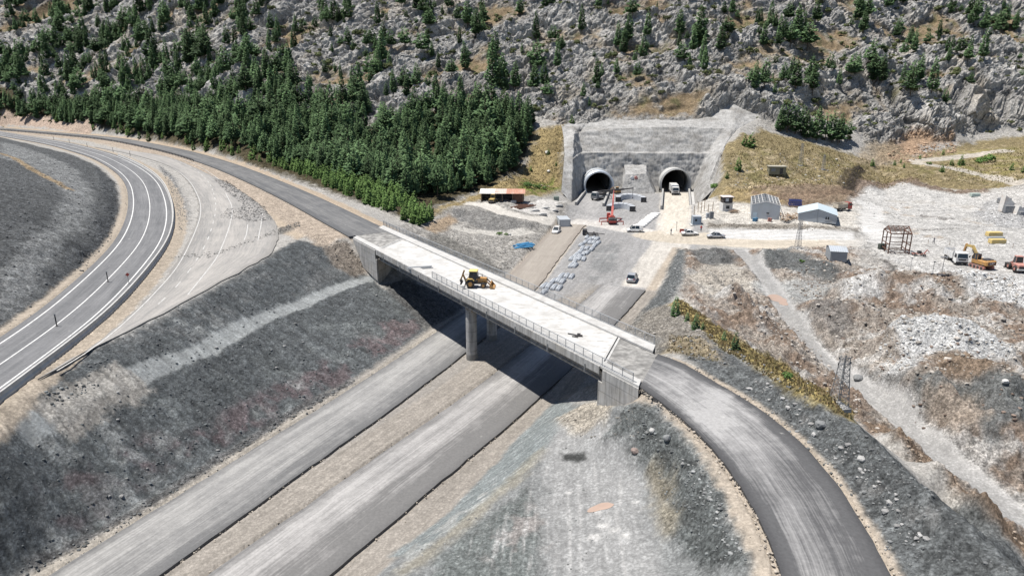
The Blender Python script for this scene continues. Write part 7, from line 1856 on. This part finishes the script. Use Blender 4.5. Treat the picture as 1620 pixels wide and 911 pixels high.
for i, (px_, py_, yw, s) in enumerate([(845, 334, 30, (3.2, 1.2, .25)), (862, 330, 24, (2.8, 1.3, .3)), (876, 334, 40, (3.0, 1.1, .25)), (858, 340, 20, (2.4, 1.2, .35)), (838, 325, 35, (2.0, 1.0, .4)), (884, 326, 15, (2.2, 1.1, .3)), (812, 321, 15, (1.6, 1.0, .6))]):
    e = place('concrete_slab', px_, py_, yw, 'pale concrete slab dumped on the storage ground near the open shed', 'slab', 'dumped concrete slabs')
    mb = MB(); mb.box((0, 0, s[2] / 2), s, ch=.03); mb.build('slab', M_CONC_L, e)
    mb = MB(); mb.box((.2, 0, s[2] + .09), (s[0] * .7, s[1] * .8, .18), rz=.15, ch=.02); mb.build('upper_slab', M_CONC_L, e)
# storage slab edge wall
low = empty('slab_edge', hit(885, 335), R(0)); bpy.data.objects.remove(low)
# concrete blocks at the rock waste on the far right
def wedge(px, py, yaw, W_, D_, H_, label):
    e = place('concrete_block', px, py, yaw, label, 'block', None, None, .3)
    mb = MB(); mb.prism([(-W_ / 2, 0), (W_ / 2, 0), (W_ / 2, H_ * .35), (-W_ / 2 + .4, H_)], 0, D_); mb.build('wall', mat('rough_white_concrete', (.58, .56, .53), .95, var=.12, scale=.8, dirt=(.48, .40, .35), dirt_scale=.5, bump=.5), e)
    mb = MB(); mb.box((-W_ * .1, -.7, H_ * .2), (W_ * .7, 1.4, H_ * .42), ch=.05); mb.build('footing', M_GREYM, e)
wedge(1597, 334, -8, 4.2, 2.4, 5.0, 'tall broken white concrete wedge on a grey footing')
wedge(1617, 338, -4, 3.0, 2.4, 2.6, 'lower broken concrete block beside the tall white wedge')
# red barrier, people
def barrier(px, py, yaw, label):
    e = place('road_barrier', px, py, yaw, label, 'barrier')
    for k in range(2):
        mb = MB(); mb.prism([(-.25, 0), (.25, 0), (.12, .35), (.1, .8), (-.1, .8), (-.12, .35)], k * 1.15 - 1.1, k * 1.15 - .02); o = mb.build('barrier_unit', M_RED if k else M_WHITE, e)
barrier(1082, 367, 92, 'red and white road barrier beside the white saloon car')
def person(px, py, yaw, shirt, legs_, label, stride=.22, hat=None):
    e = place('person', px, py, yaw, label, 'person')
    me = bpy.data.meshes.new('body'); V = [(0, 0, .98), (0, 0, 1.22), (0, 0, 1.42), (0, 0, 1.52), (.01, 0, 1.64), (.01, 0, 1.72),
         (0, .09, .93), (stride, .10, .50), (stride * .9, .10, .08), (stride + .14, .10, .04), (0, -.09, .93), (-stride * .6, -.10, .50), (-stride * 1.2, -.10, .08), (-stride * 1.2 + .14, -.10, .04),
         (0, .19, 1.40), (-.06, .24, 1.14), (.08, .24, .92), (0, -.19, 1.40), (.06, -.24, 1.14), (.18, -.24, .92)]
    E_ = [(0, 1), (1, 2), (2, 3), (3, 4), (4, 5), (0, 6), (6, 7), (7, 8), (8, 9), (0, 10), (10, 11), (11, 12), (12, 13), (2, 14), (14, 15), (15, 16), (2, 17), (17, 18), (18, 19)]
    me.from_pydata(V, E_, []); o = link('body', me, e)
    sk = o.modifiers.new('skin', 'SKIN'); rad = [.13, .14, .15, .06, .10, .085, .10, .075, .05, .045, .10, .075, .05, .045, .07, .05, .04, .07, .05, .04]
    for i, r_ in enumerate(rad): me.skin_vertices[0].data[i].radius = (r_ * (.8 if i < 3 else 1), r_)
    me.skin_vertices[0].data[0].use_root = True
    sb = o.modifiers.new('subsurf', 'SUBSURF'); sb.levels = 1; sb.render_levels = 1
    m = bpy.data.materials.new('clothing'); m.use_nodes = True; N = m.node_tree.nodes; L = m.node_tree.links
    tc = N.new('ShaderNodeTexCoord'); s = N.new('ShaderNodeSeparateXYZ'); L.new(tc.outputs['Object'], s.inputs[0]); cr = N.new('ShaderNodeValToRGB'); cr.color_ramp.interpolation = 'CONSTANT'
    mr = N.new('ShaderNodeMapRange'); mr.inputs[2].default_value = 2.0; L.new(s.outputs[2], mr.inputs[0]); L.new(mr.outputs[0], cr.inputs[0])
    el = cr.color_ramp.elements; el[0].color = (.04, .035, .03, 1); el[1].position = .06; el[1].color = (*legs_, 1)
    for p_, c_2 in ((.49, shirt), (.755, (.42, .27, .20)), (.835, hat or (.05, .04, .03))): x = el.new(p_); x.color = (*c_2, 1)
    L.new(cr.outputs[0], N['Principled BSDF'].inputs['Base Color']); N['Principled BSDF'].inputs['Roughness'].default_value = .85; me.materials.append(m)
person(1061.5, 371.5, 200, (.12, .13, .15), (.06, .07, .10), 'person in dark clothes walking on the haul road', .2)
person(1477, 385.5, 170, (.10, .10, .12), (.07, .07, .09), 'person in dark clothes walking past the rusty steel frame', .25)
person(1109, 366.5, 260, (.45, .05, .05), (.10, .10, .12), 'person in a red top standing by the guard cabin', .05, (.6, .3, .1))
# pylons, masts, posts
M_LATT = mat('weathered_lattice_steel', (.30, .30, .30), .6, .4, var=.2)
def pylon(px, py, h, w, label, arm=.0):
    e = place('lattice_pylon', px, py, 12, label, 'pylon', None, None, .2)
    w2 = w * .42
    def leg(sx, sy, t): k = w + (w2 - w) * t; return Vector((sx * k / 2, sy * k / 2, h * t))
    for sx in (-1, 1):
        for sy in (-1, 1): mb = MB(); mb.beam(leg(sx, sy, 0), leg(sx, sy, 1), .06, .06); mb.build('leg', M_LATT, e)
    n = 9
    for k in range(n):
        a, b = k / n, (k + 1) / n; mb = MB()
        for p, q in (((-1, -1), (1, -1)), ((1, -1), (1, 1)), ((1, 1), (-1, 1)), ((-1, 1), (-1, -1))):
            mb.beam(leg(*p, a), leg(*q, b), .026); mb.beam(leg(*q, a), leg(*p, b), .026); mb.beam(leg(*p, b), leg(*q, b), .026)
        mb.build('lattice_panel', M_LATT, e)
    for zz in (h * .97, h * .86):
        mb = MB(); mb.beam((-w * .55, 0, zz), (w * .55, 0, zz), .06); c = mb.build('cross_arm', M_LATT, e)
        for s in (-1, 1): m_ = MB(); m_.tube((s * w * .5, 0, zz), (s * w * .5, 0, zz + .18), .05, 8); m_.build('insulator', M_DARKM, c)
    mb = MB(); mb.box((0, 0, .1), (w * 1.25, w * 1.25, .4)); mb.build('footing', M_CONC_L, e)
def pylon_at(px, py, top, w, label):
    p = hit(px, py); d = math.hypot(p.x, p.y); h = (aty(px, top, p.y)[2] - p.z); pylon(px, py, h, w, label)
pylon_at(1326, 643, 561, 1.3, 'grey lattice power pylon on the end of the dry grass ridge')
pylon_at(1262, 392, 347, 1.1, 'lattice power pylon between haul road and waste heaps')
pylon_at(1266, 262, 226, 1.2, 'slender lattice mast on the grass slope above the frame roofed shed')
pylon_at(1302, 268, 244, 1.0, 'shorter lattice mast on the grass slope beyond the olive hut')
def post(name, px, py, h, r_, label, cat, group=None, m_=M_LATT, head=None, base=None, z=None):
    e = place(name, px, py, 0, label, cat, group, z, .1)
    mb = MB(); mb.tube((0, 0, 0), (0, 0, h), r_, 8); mb.build('pole', m_, e)
    if head: mb = MB(); mb.box((0, 0, h + head[2] / 2 - .02), head); mb.build('head', M_GREYM, e)
    if base: mb = MB(); mb.box((0, 0, base[2] / 2), base, ch=.05); mb.build('base', M_DARKM, e)
post('light_mast', 1489, 437, 3.6, .05, 'thin mast with flat lamp head on a dark base by the white heaps', 'lamp', None, M_LATT, (1.3, .5, .12), (1.3, 1.0, .45))
post('light_mast', 1475, 434, 2.4, .04, 'short thin mast on a dark base near the lamp mast', 'post', None, M_LATT, (.3, .2, .2), (.5, .5, .3))
post('light_mast', 1440, 427, 2.6, .04, 'bare pole standing between tipper truck and rusty steel frame', 'post', None, M_LATT, (.3, .2, .2))
for px_ in (1468, 1502, 1534, 1564, 1602): post('marker_post', px_, 386 + (px_ - 1468) * .045, 1.1, .05, 'thin marker post along the white yard road', 'post', 'marker posts along the yard road', M_TIMB, (.1, .1, .1))
for px_, py_, h in ((1104, 336, 3.2), (1109, 338, 3.6), (1114, 334, 3.8), (1120, 339, 3.0), (1098, 340, 2.8), (1127, 336, 3.2)): post('timber_pole', px_, py_, h, .09, 'upright timber pole by the tunnel shelf', 'pole', 'timber poles by the tunnel shelf', M_TIMB, (.12, .12, .05))
post('flag_pole', 1070, 365, 2.2, .05, 'thin dark post at the roadside near the guard cabin', 'post', None, M_DARKM, (.2, .2, .3))
box_thing('control_cabinet', 1125, 346, 4, (1.1, .9, 1.9), 'grey control cabinet among the timber poles', 'cabinet', M_GREYM)
box_thing('control_cabinet', 1119, 345, 4, (.8, .8, 1.3), 'lower pale cabinet among the timber poles', 'cabinet', M_SHEET)
# roadside barrier of the finished road and delineators
C, A, B = RD['finished']
bl = offset_line(C, 4.75)
px_start = np.array(atz(199, 246, Z1)); i0 = 0; i1 = int(np.argmin(np.hypot(bl[:, 0] - px_start[0], bl[:, 1] - px_start[1])))
seg, _ = resample(bl[i0:i1 + 1], step=3.0)
br = empty('concrete_barrier', (float(seg[len(seg) // 2][0]), float(seg[len(seg) // 2][1]), Z1)); tag(br, 'long low concrete barrier along the outer edge of the finished road', 'barrier')
for k in range(len(seg) - 1):
    p, q = seg[k], seg[k + 1]; d = q - p; L_ = np.linalg.norm(d); d /= L_; mid = (p + q) / 2 - np.array(br.location)
    yw = math.atan2(d[1], d[0]); mb = MB()
    P = [(-.28, -.5), (.28, -.5), (.28, .1), (.14, .3), (.11, .72), (-.11, .72), (-.14, .3), (-.28, .1)]
    M_ = Matrix.Rotation(yw, 3, 'Z'); n = len(P)
    vs = [M_ @ Vector((-L_ / 2 + .012, y, z)) + Vector((mid[0], mid[1], 0)) for y, z in P] + [M_ @ Vector((L_ / 2 + .03, y, z)) + Vector((mid[0], mid[1], 0)) for y, z in P]
    mb.add(vs, [tuple(range(n)), tuple(range(2 * n - 1, n - 1, -1))] + [((i + 1) % n, i, n + i, n + (i + 1) % n) for i in range(n)])
    mb.build('barrier_segment', M_CONC_L, br)
for px_, py_ in ((138, 232), (179, 240), (206, 246.5), (171, 446), (90, 516), (110, 226), (85, 221)):
    post('delineator_post', px_, py_, 1.5, .07, 'dark flexible post standing on the finished road', 'post', 'delineator posts of the finished road', M_BLACK, (.16, .1, .25), (.4, .4, .1), z=Z1 + .1)
e = place('warning_sign', 204, 449, -60, 'small red sign clipped to the concrete barrier', 'sign', None, Z1 + .1); mb = MB(); mb.tube((0, 0, -.1), (0, 0, 1.3), .035, 8); mb.build('pole', M_LATT, e); mb = MB(); mb.box((.03, 0, 1.45), (.04, .42, .42), rx=R(45)); mb.build('sign_plate', M_RED, e)
# guard rail between approach road and old road
C, A, B = RD['approach']; gl = offset_line(C, -5.2); s0 = np.array(atz(300, 256, Z1)); k0 = int(np.argmin(np.hypot(gl[:, 0] - s0[0], gl[:, 1] - s0[1]))); gl = gl[k0:]
seg, _ = resample(gl, step=4.0)
gr = empty('guard_rail', (float(seg[0][0]), float(seg[0][1]), Z1)); tag(gr, 'dark guard rail between the approach road and the old road', 'guard rail'); o3 = np.array(gr.location)
for k in range(min(len(seg) - 1, 60)):
    p, q = seg[k] - o3, seg[k + 1] - o3; mb = MB(); mb.beam((p[0], p[1], .62), (q[0], q[1], .62), .06, .3); mb.build('rail', M_DARKM, gr)
    mb = MB(); mb.beam((p[0], p[1], -.4), (p[0], p[1], .75), .12); mb.build('post', M_DARKM, gr)
# muddy puddles
M_PUD = mat('muddy_water', (.36, .265, .21), .3, var=.08, spec=.5)
def puddle(px, py, rx, ry, seed, label):
    p = hit(px, py); r = random.Random(seed); n = 28; ph = [r.uniform(0, 6.28) for _ in range(4)]
    V = [(0, 0, 0)]
    for q in (.35, .7, 1.0):
        for i in range(n):
            a = 2 * math.pi * i / n; V.append((math.cos(a) * rx * q * (1 + .16 * math.sin(2 * a + ph[0]) + .10 * math.sin(3 * a + ph[1]) + .05 * math.sin(7 * a + ph[2])), math.sin(a) * ry * q * (1 + .16 * math.sin(2 * a + ph[0]) + .10 * math.sin(3 * a + ph[1])), 0))
    V = [(x, y, drop(p.x + x, p.y + y) - p.z + (.05 if k <= 2 * n else .02)) for k, (x, y, z) in enumerate(V)]
    F_ = [(0, 1 + i, 1 + (i + 1) % n) for i in range(n)]
    for r_ in (0, 1): F_ += [(1 + r_ * n + i, 1 + (r_ + 1) * n + i, 1 + (r_ + 1) * n + (i + 1) % n, 1 + r_ * n + (i + 1) % n) for i in range(n)]
    mb = MB(); mb.add(V, F_); o = mb.build('puddle', M_PUD, None, True); o.location = p; tag(o, label, kind='structure')
puddle(950, 802, .95, .62, 3, 'reddish muddy puddle on the gravel plateau')
puddle(1228, 472, 1.6, 2.0, 5, 'ochre muddy puddle across the dirt track')
puddle(1240, 480, .9, .9, 6, 'smaller ochre puddle on the dirt track')
# odds and ends round the sheds
def drum(px, py, m_, label, group):
    e = place('oil_drum', px, py, 0, label, 'drum', group); mb = MB(); mb.tube((0, 0, 0), (0, 0, .9), .3, 14); mb.build('shell', m_, e)
    for z in (.05, .3, .6, .87): q = MB(); q.tube((0, 0, z - .02), (0, 0, z + .02), .32, 14); q.build('hoop', m_, e)
M_BLU = mat('blue_drum', (.08, .20, .32), .6, var=.2)
for i, (px_, py_) in enumerate(((1192, 350), (1195, 350.5), (1197, 349.5))): drum(px_, py_, M_BLU, 'blue oil drum in front of the frame roofed shed', 'blue drums')
for i, (px_, py_) in enumerate(((1216, 350), (1219, 350.5))): drum(px_, py_, M_PINK, 'faded red oil drum in front of the frame roofed shed', 'red drums')
for k, (px_, py_, yw, lab) in enumerate(((1243, 349, 50, 'jumbled timber planks heaped between the two sheds'), (1252, 345, 110, 'second heap of planks against the pale blue shed'), (1160, 336, 10, 'loose planks beside the watch hut'))):
    pile('plank_heap', px_, py_, yw, [(lambda a, z, L_, sk: (lambda mb: mb.beam((-L_ / 2, a, z), (L_ / 2, a + sk, z + .12), .22, .06)))(rp.uniform(-1.1, 1.1), .08 + .07 * i, rp.uniform(1.8, 3.4), rp.uniform(-1.2, 1.2)) for i in range(9)], lab, 'planks', M_TIMB, 'plank')
clock('site')
# ------------------------------------------------------------------ stones
def rock_geo(seed, n=1):
    r = random.Random(seed); bm = bmesh.new(); bmesh.ops.create_icosphere(bm, subdivisions=1, radius=.5)
    for v in bm.verts: v.co *= r.uniform(.72, 1.2); v.co.z *= .75
    bmesh.ops.triangulate(bm, faces=bm.faces); bm.verts.ensure_lookup_table()
    V = np.array([tuple(v.co) for v in bm.verts]); F_ = np.array([[v.index for v in f.verts] for f in bm.faces]); bm.free(); return V, F_
ROCKS = [rock_geo(i) for i in range(6)]
def rock_material():
    m = bpy.data.materials.new('loose_stone'); m.use_nodes = True; N = m.node_tree.nodes; L = m.node_tree.links
    at = N.new('ShaderNodeAttribute'); at.attribute_name = 'Col'; L.new(at.outputs['Color'], N['Principled BSDF'].inputs['Base Color']); N['Principled BSDF'].inputs['Roughness'].default_value = .95; N['Principled BSDF'].inputs['Specular IOR Level'].default_value = .15
    return m
M_STONE = rock_material()
rr_ = np.random.RandomState(21)
def stones(name, label, areas):
    Vs = []; Fs = []; Cs = []; n0 = 0
    for P, d, s0, s1, c, cv, *zo_ in areas:
        for p in sample_poly(P, d * 1.9):
            s = s0 + (s1 - s0) * .8 * rr_.rand() ** 3.2
            g = ROCKS[rr_.randint(6)]; a = rr_.rand() * 6.28; ca_, sa_ = math.cos(a), math.sin(a); st = rr_.uniform(.7, 1.4)
            z = drop(p[0], p[1]) + (zo_[0] if zo_ else 0); c = np.array(c)
            V = np.stack([(g[0][:, 0] * ca_ - g[0][:, 1] * sa_) * s * st + p[0], (g[0][:, 0] * sa_ + g[0][:, 1] * ca_) * s + p[1], g[0][:, 2] * s + z + s * .12], 1)
            t = rr_.uniform(1 - cv, 1 + cv); Vs.append(V); Fs.append(g[1] + n0); n0 += len(V); Cs.append(np.tile(np.array(c) * t * .82, (len(V), 1)))
    o = link(name, np_mesh(name, np.vstack(Vs), np.vstack(Fs), cols=np.clip(np.vstack(Cs), 0, .8)), None, M_STONE); tag(o, label, kind='stuff')
G1, G2, G3 = (.17, .18, .18), (.42, .41, .39), (.30, .255, .21)
SL = [(50, 900), (190, 820), (385, 698), (560, 596), (674, 520), (604, 450), (480, 486), (237, 590), (71, 664), (-60, 760)]
stones('loose_stones', 'loose stones strewn over the cut slopes and waste heaps', [
    (SL, .55, .10, .42, (.12, .13, .133), .35), (SL, .05, .15, .6, (.27, .27, .265), .3),
    ([(30, 905), (190, 822), (385, 700), (560, 598), (560, 606), (385, 712), (190, 836), (50, 915)], 3.0, .12, .5, (.13, .135, .135), .4),
    ([(150, 615), (330, 545), (480, 470), (560, 430), (520, 385), (356, 450), (116, 572)], .6, .10, .45, (.16, .165, .168), .4),
    ([(505, 388), (545, 380), (575, 415), (585, 432), (530, 425)], 1.2, .12, .6, (.26, .23, .20), .35),
    ([(60, 625), (130, 600), (160, 615), (80, 650)], 2.5, .15, .6, G1, .5),
    ([(335, 282), (360, 288), (395, 312), (420, 330), (432, 350), (395, 352), (372, 345), (385, 325), (360, 305)], 3.2, .12, .5, (.18, .175, .17), .4, .14), ([(345, 345), (362, 330), (380, 330), (372, 348)], 3, .1, .4, (.17, .165, .16), .4, .14), ([(270, 408), (350, 397), (440, 362), (475, 352), (475, 360), (400, 384), (330, 410)], 3.0, .10, .42, (.20, .195, .185), .4, .14), ([(252, 264), (262, 268), (285, 300), (296, 345), (285, 375), (280, 340), (270, 300)], 1.6, .10, .5, (.22, .225, .23), .4),
    ([(0, 225), (110, 250), (185, 300), (180, 370), (60, 490), (0, 530)], .12, .15, .6, (.15, .155, .158), .4), ([(182, 290), (190, 330), (176, 378), (120, 440), (110, 436), (165, 372), (176, 320)], 1.0, .15, .6, (.13, .135, .14), .4),
    ([(985, 655), (1025, 648), (1110, 735), (1150, 815), (1185, 890), (1110, 905), (1040, 760)], 2.6, .08, .42, G1, .4), ([(1035, 690), (1095, 730), (1140, 800), (1180, 890), (1160, 890), (1110, 800), (1060, 735), (1000, 680)], 3.2, .10, .6, (.30, .305, .30), .35),
    ([(880, 660), (1000, 645), (1020, 700), (930, 700)], 1.6, .08, .35, (.30, .28, .25), .4), ([(640, 890), (830, 740), (900, 680), (1000, 900)], .5, .06, .25, (.24, .245, .24), .4),
    ([(1060, 560), (1120, 597), (1230, 665), (1330, 770), (1420, 905), (1600, 905), (1420, 735), (1260, 615), (1100, 515)], 1.3, .10, .45, (.19, .195, .195), .4),
    ([(1180, 615), (1260, 665), (1360, 765), (1440, 870), (1470, 860), (1380, 740), (1280, 650), (1200, 605)], 2.0, .12, .7, (.36, .355, .345), .3),
    ([(985, 525), (1062, 480), (1120, 540), (1045, 558)], .8, .12, .6, (.33, .31, .28), .35), ([(1075, 400), (1090, 430), (1062, 480), (1050, 460)], 1.0, .15, .6, (.26, .265, .26), .4),
    ([(1085, 420), (1150, 480), (1250, 590), (1340, 650), (1400, 690), (1330, 600), (1240, 500), (1160, 430)], 1.0, .12, .75, (.40, .37, .335), .35),
    ([(1240, 430), (1480, 440), (1640, 470), (1640, 640), (1450, 640), (1330, 560), (1260, 500)], .55, .15, .9, (.40, .37, .33), .4), ([(1240, 430), (1480, 440), (1640, 470), (1640, 720), (1450, 680), (1330, 560)], .25, .15, .7, (.22, .17, .14), .4),
    ([(1385, 545), (1500, 528), (1600, 560), (1590, 590), (1480, 575), (1440, 615), (1395, 612)], 2.6, .15, .6, (.56, .56, .55), .2), ([(1470, 445), (1640, 455), (1640, 500), (1530, 485)], .6, .2, .9, (.66, .655, .64), .2),
    ([(1345, 660), (1480, 740), (1640, 880), (1640, 905), (1440, 735)], 1.2, .12, .5, (.33, .27, .215), .35),
    ([(690, 372), (760, 400), (799, 434), (850, 392), (830, 372), (760, 385)], .7, .15, .7, (.36, .34, .31), .4), ([(1120, 353), (1290, 360), (1360, 366), (1280, 366), (1120, 361)], 2.2, .15, .6, (.24, .215, .18), .4),
    ([(1230, 338), (1262, 338), (1264, 350), (1235, 350)], 2.5, .2, .8, (.38, .29, .22), .45), ([(1350, 300), (1480, 310), (1620, 330), (1620, 360), (1380, 345)], .12, .15, .8, (.50, .49, .47), .3),
    ([(1150, 260), (1340, 255), (1340, 300), (1160, 300)], .10, .2, 1.0, (.50, .48, .45), .25), ([(1400, 240), (1500, 205), (1520, 240), (1420, 262)], .5, .3, 1.6, (.42, .30, .21), .3), ([(810, 300), (890, 215), (892, 300)], .06, .2, .9, (.50, .48, .45), .2)])
def verge(k, side, n, c):
    C, A, B = RD[k]; E_ = A if side < 0 else B; Vs = []; Fs = []; Cs = []; n0 = 0
    for _ in range(n):
        i = rr_.randint(len(E_)); off_ = abs(rr_.randn()) * .35; p = E_[i, :2] + (E_[i, :2] - C[i, :2]) / np.linalg.norm(E_[i, :2] - C[i, :2]) * (off_ - .1) + rr_.uniform(-.7, .7, 2) * .5
        s = .05 + .22 * rr_.rand() ** 3; g = ROCKS[rr_.randint(6)]; z = max(drop(p[0], p[1]), C[0, 2] - .1)
        V = g[0] * s + np.array([p[0], p[1], z + s * .1]); Vs.append(V); Fs.append(g[1] + n0); n0 += len(V); Cs.append(np.tile(np.array(c) * rr_.uniform(.6, 1.3), (len(V), 1)))
    return Vs, Fs, Cs, n0
Vs, Fs, Cs, n0 = [], [], [], 0
for k, sd_, n_, c_ in (('west', -1, 700, (.30, .285, .26)), ('west', 1, 700, (.30, .27, .23)), ('east', -1, 700, (.30, .27, .23)), ('east', 1, 700, (.32, .285, .24)), ('ramp', -1, 500, (.36, .32, .27)), ('ramp', 1, 500, (.36, .32, .27)), ('finished', -1, 400, (.3, .28, .25))):
    v_, f_, q_, m_ = verge(k, sd_, n_, c_); Vs += v_; Fs += [x + n0 for x in f_]; Cs += q_; n0 += m_
o = link('verge_gravel', np_mesh('verge_gravel', np.vstack(Vs), np.vstack(Fs), cols=np.clip(np.vstack(Cs), 0, .7)), None, M_STONE); tag(o, 'spilled gravel along the edges of the roads', kind='stuff')
# boulders one can pick out
def boulder(px, py, s, label, c):
    p = hit(px, py); r = random.Random(int(px)); bm = bmesh.new(); bmesh.ops.create_icosphere(bm, subdivisions=2, radius=.5)
    for v in bm.verts:
        n_ = float(fbm(np.array([v.co.x * 3 + px]), np.array([v.co.y * 3 + v.co.z * 2.3 + py]), 1.0, 2, 9)[0]); v.co *= 1 + .35 * n_; v.co.z *= .75
    me = bpy.data.meshes.new('boulder'); bm.to_mesh(me); bm.free()
    o = link('boulder', me, None, mat('boulder_%s' % c[0], c[1], .95, var=.2, scale=4, bump=.4, bscale=6)); o.location = (p.x, p.y, p.z + s * .18); o.scale = (s, s * .85, s); o.rotation_euler = (0, 0, r.uniform(0, 6))
    tag(o, label, 'boulder', None)
for px_, py_, s, l, c in [(1298, 674, 1.0, 'single dark boulder on the cut face above the ramp', ('dark', (.20, .205, .205))), (1004, 715, .8, 'brown boulder on the gravel plateau below the ramp bank', ('brown', (.24, .19, .17))), (1055, 695, .8, 'dark boulder in the stone bank below the ramp shoulder', ('dark', 0)),
                         (1362, 728, .7, 'pale boulder on the cut face above the ramp', ('pale', (.38, .375, .36))), (1032, 683, .7, 'pale boulder in the stone bank below the ramp shoulder', ('pale', 0)), (1357, 600, 1.4, 'dark split boulder beside the dirt track', ('dark', 0)),
                         (806, 372, 1.0, 'pale boulder on the rubble bank near the blue pipes', ('pale', 0)), (1590, 605, .9, 'white boulder on the brown waste heap', ('white', (.55, .54, .52))), (866, 243, 1.9, 'white boulder on the grass left of the tunnel wall', ('white', 0)), (868, 272, 1.3, 'smaller white boulder lower on the grass left of the tunnel wall', ('white', 0))]:
    boulder(px_, py_, s, l, c)
clock('stones')
bpy.context.view_layer.update()
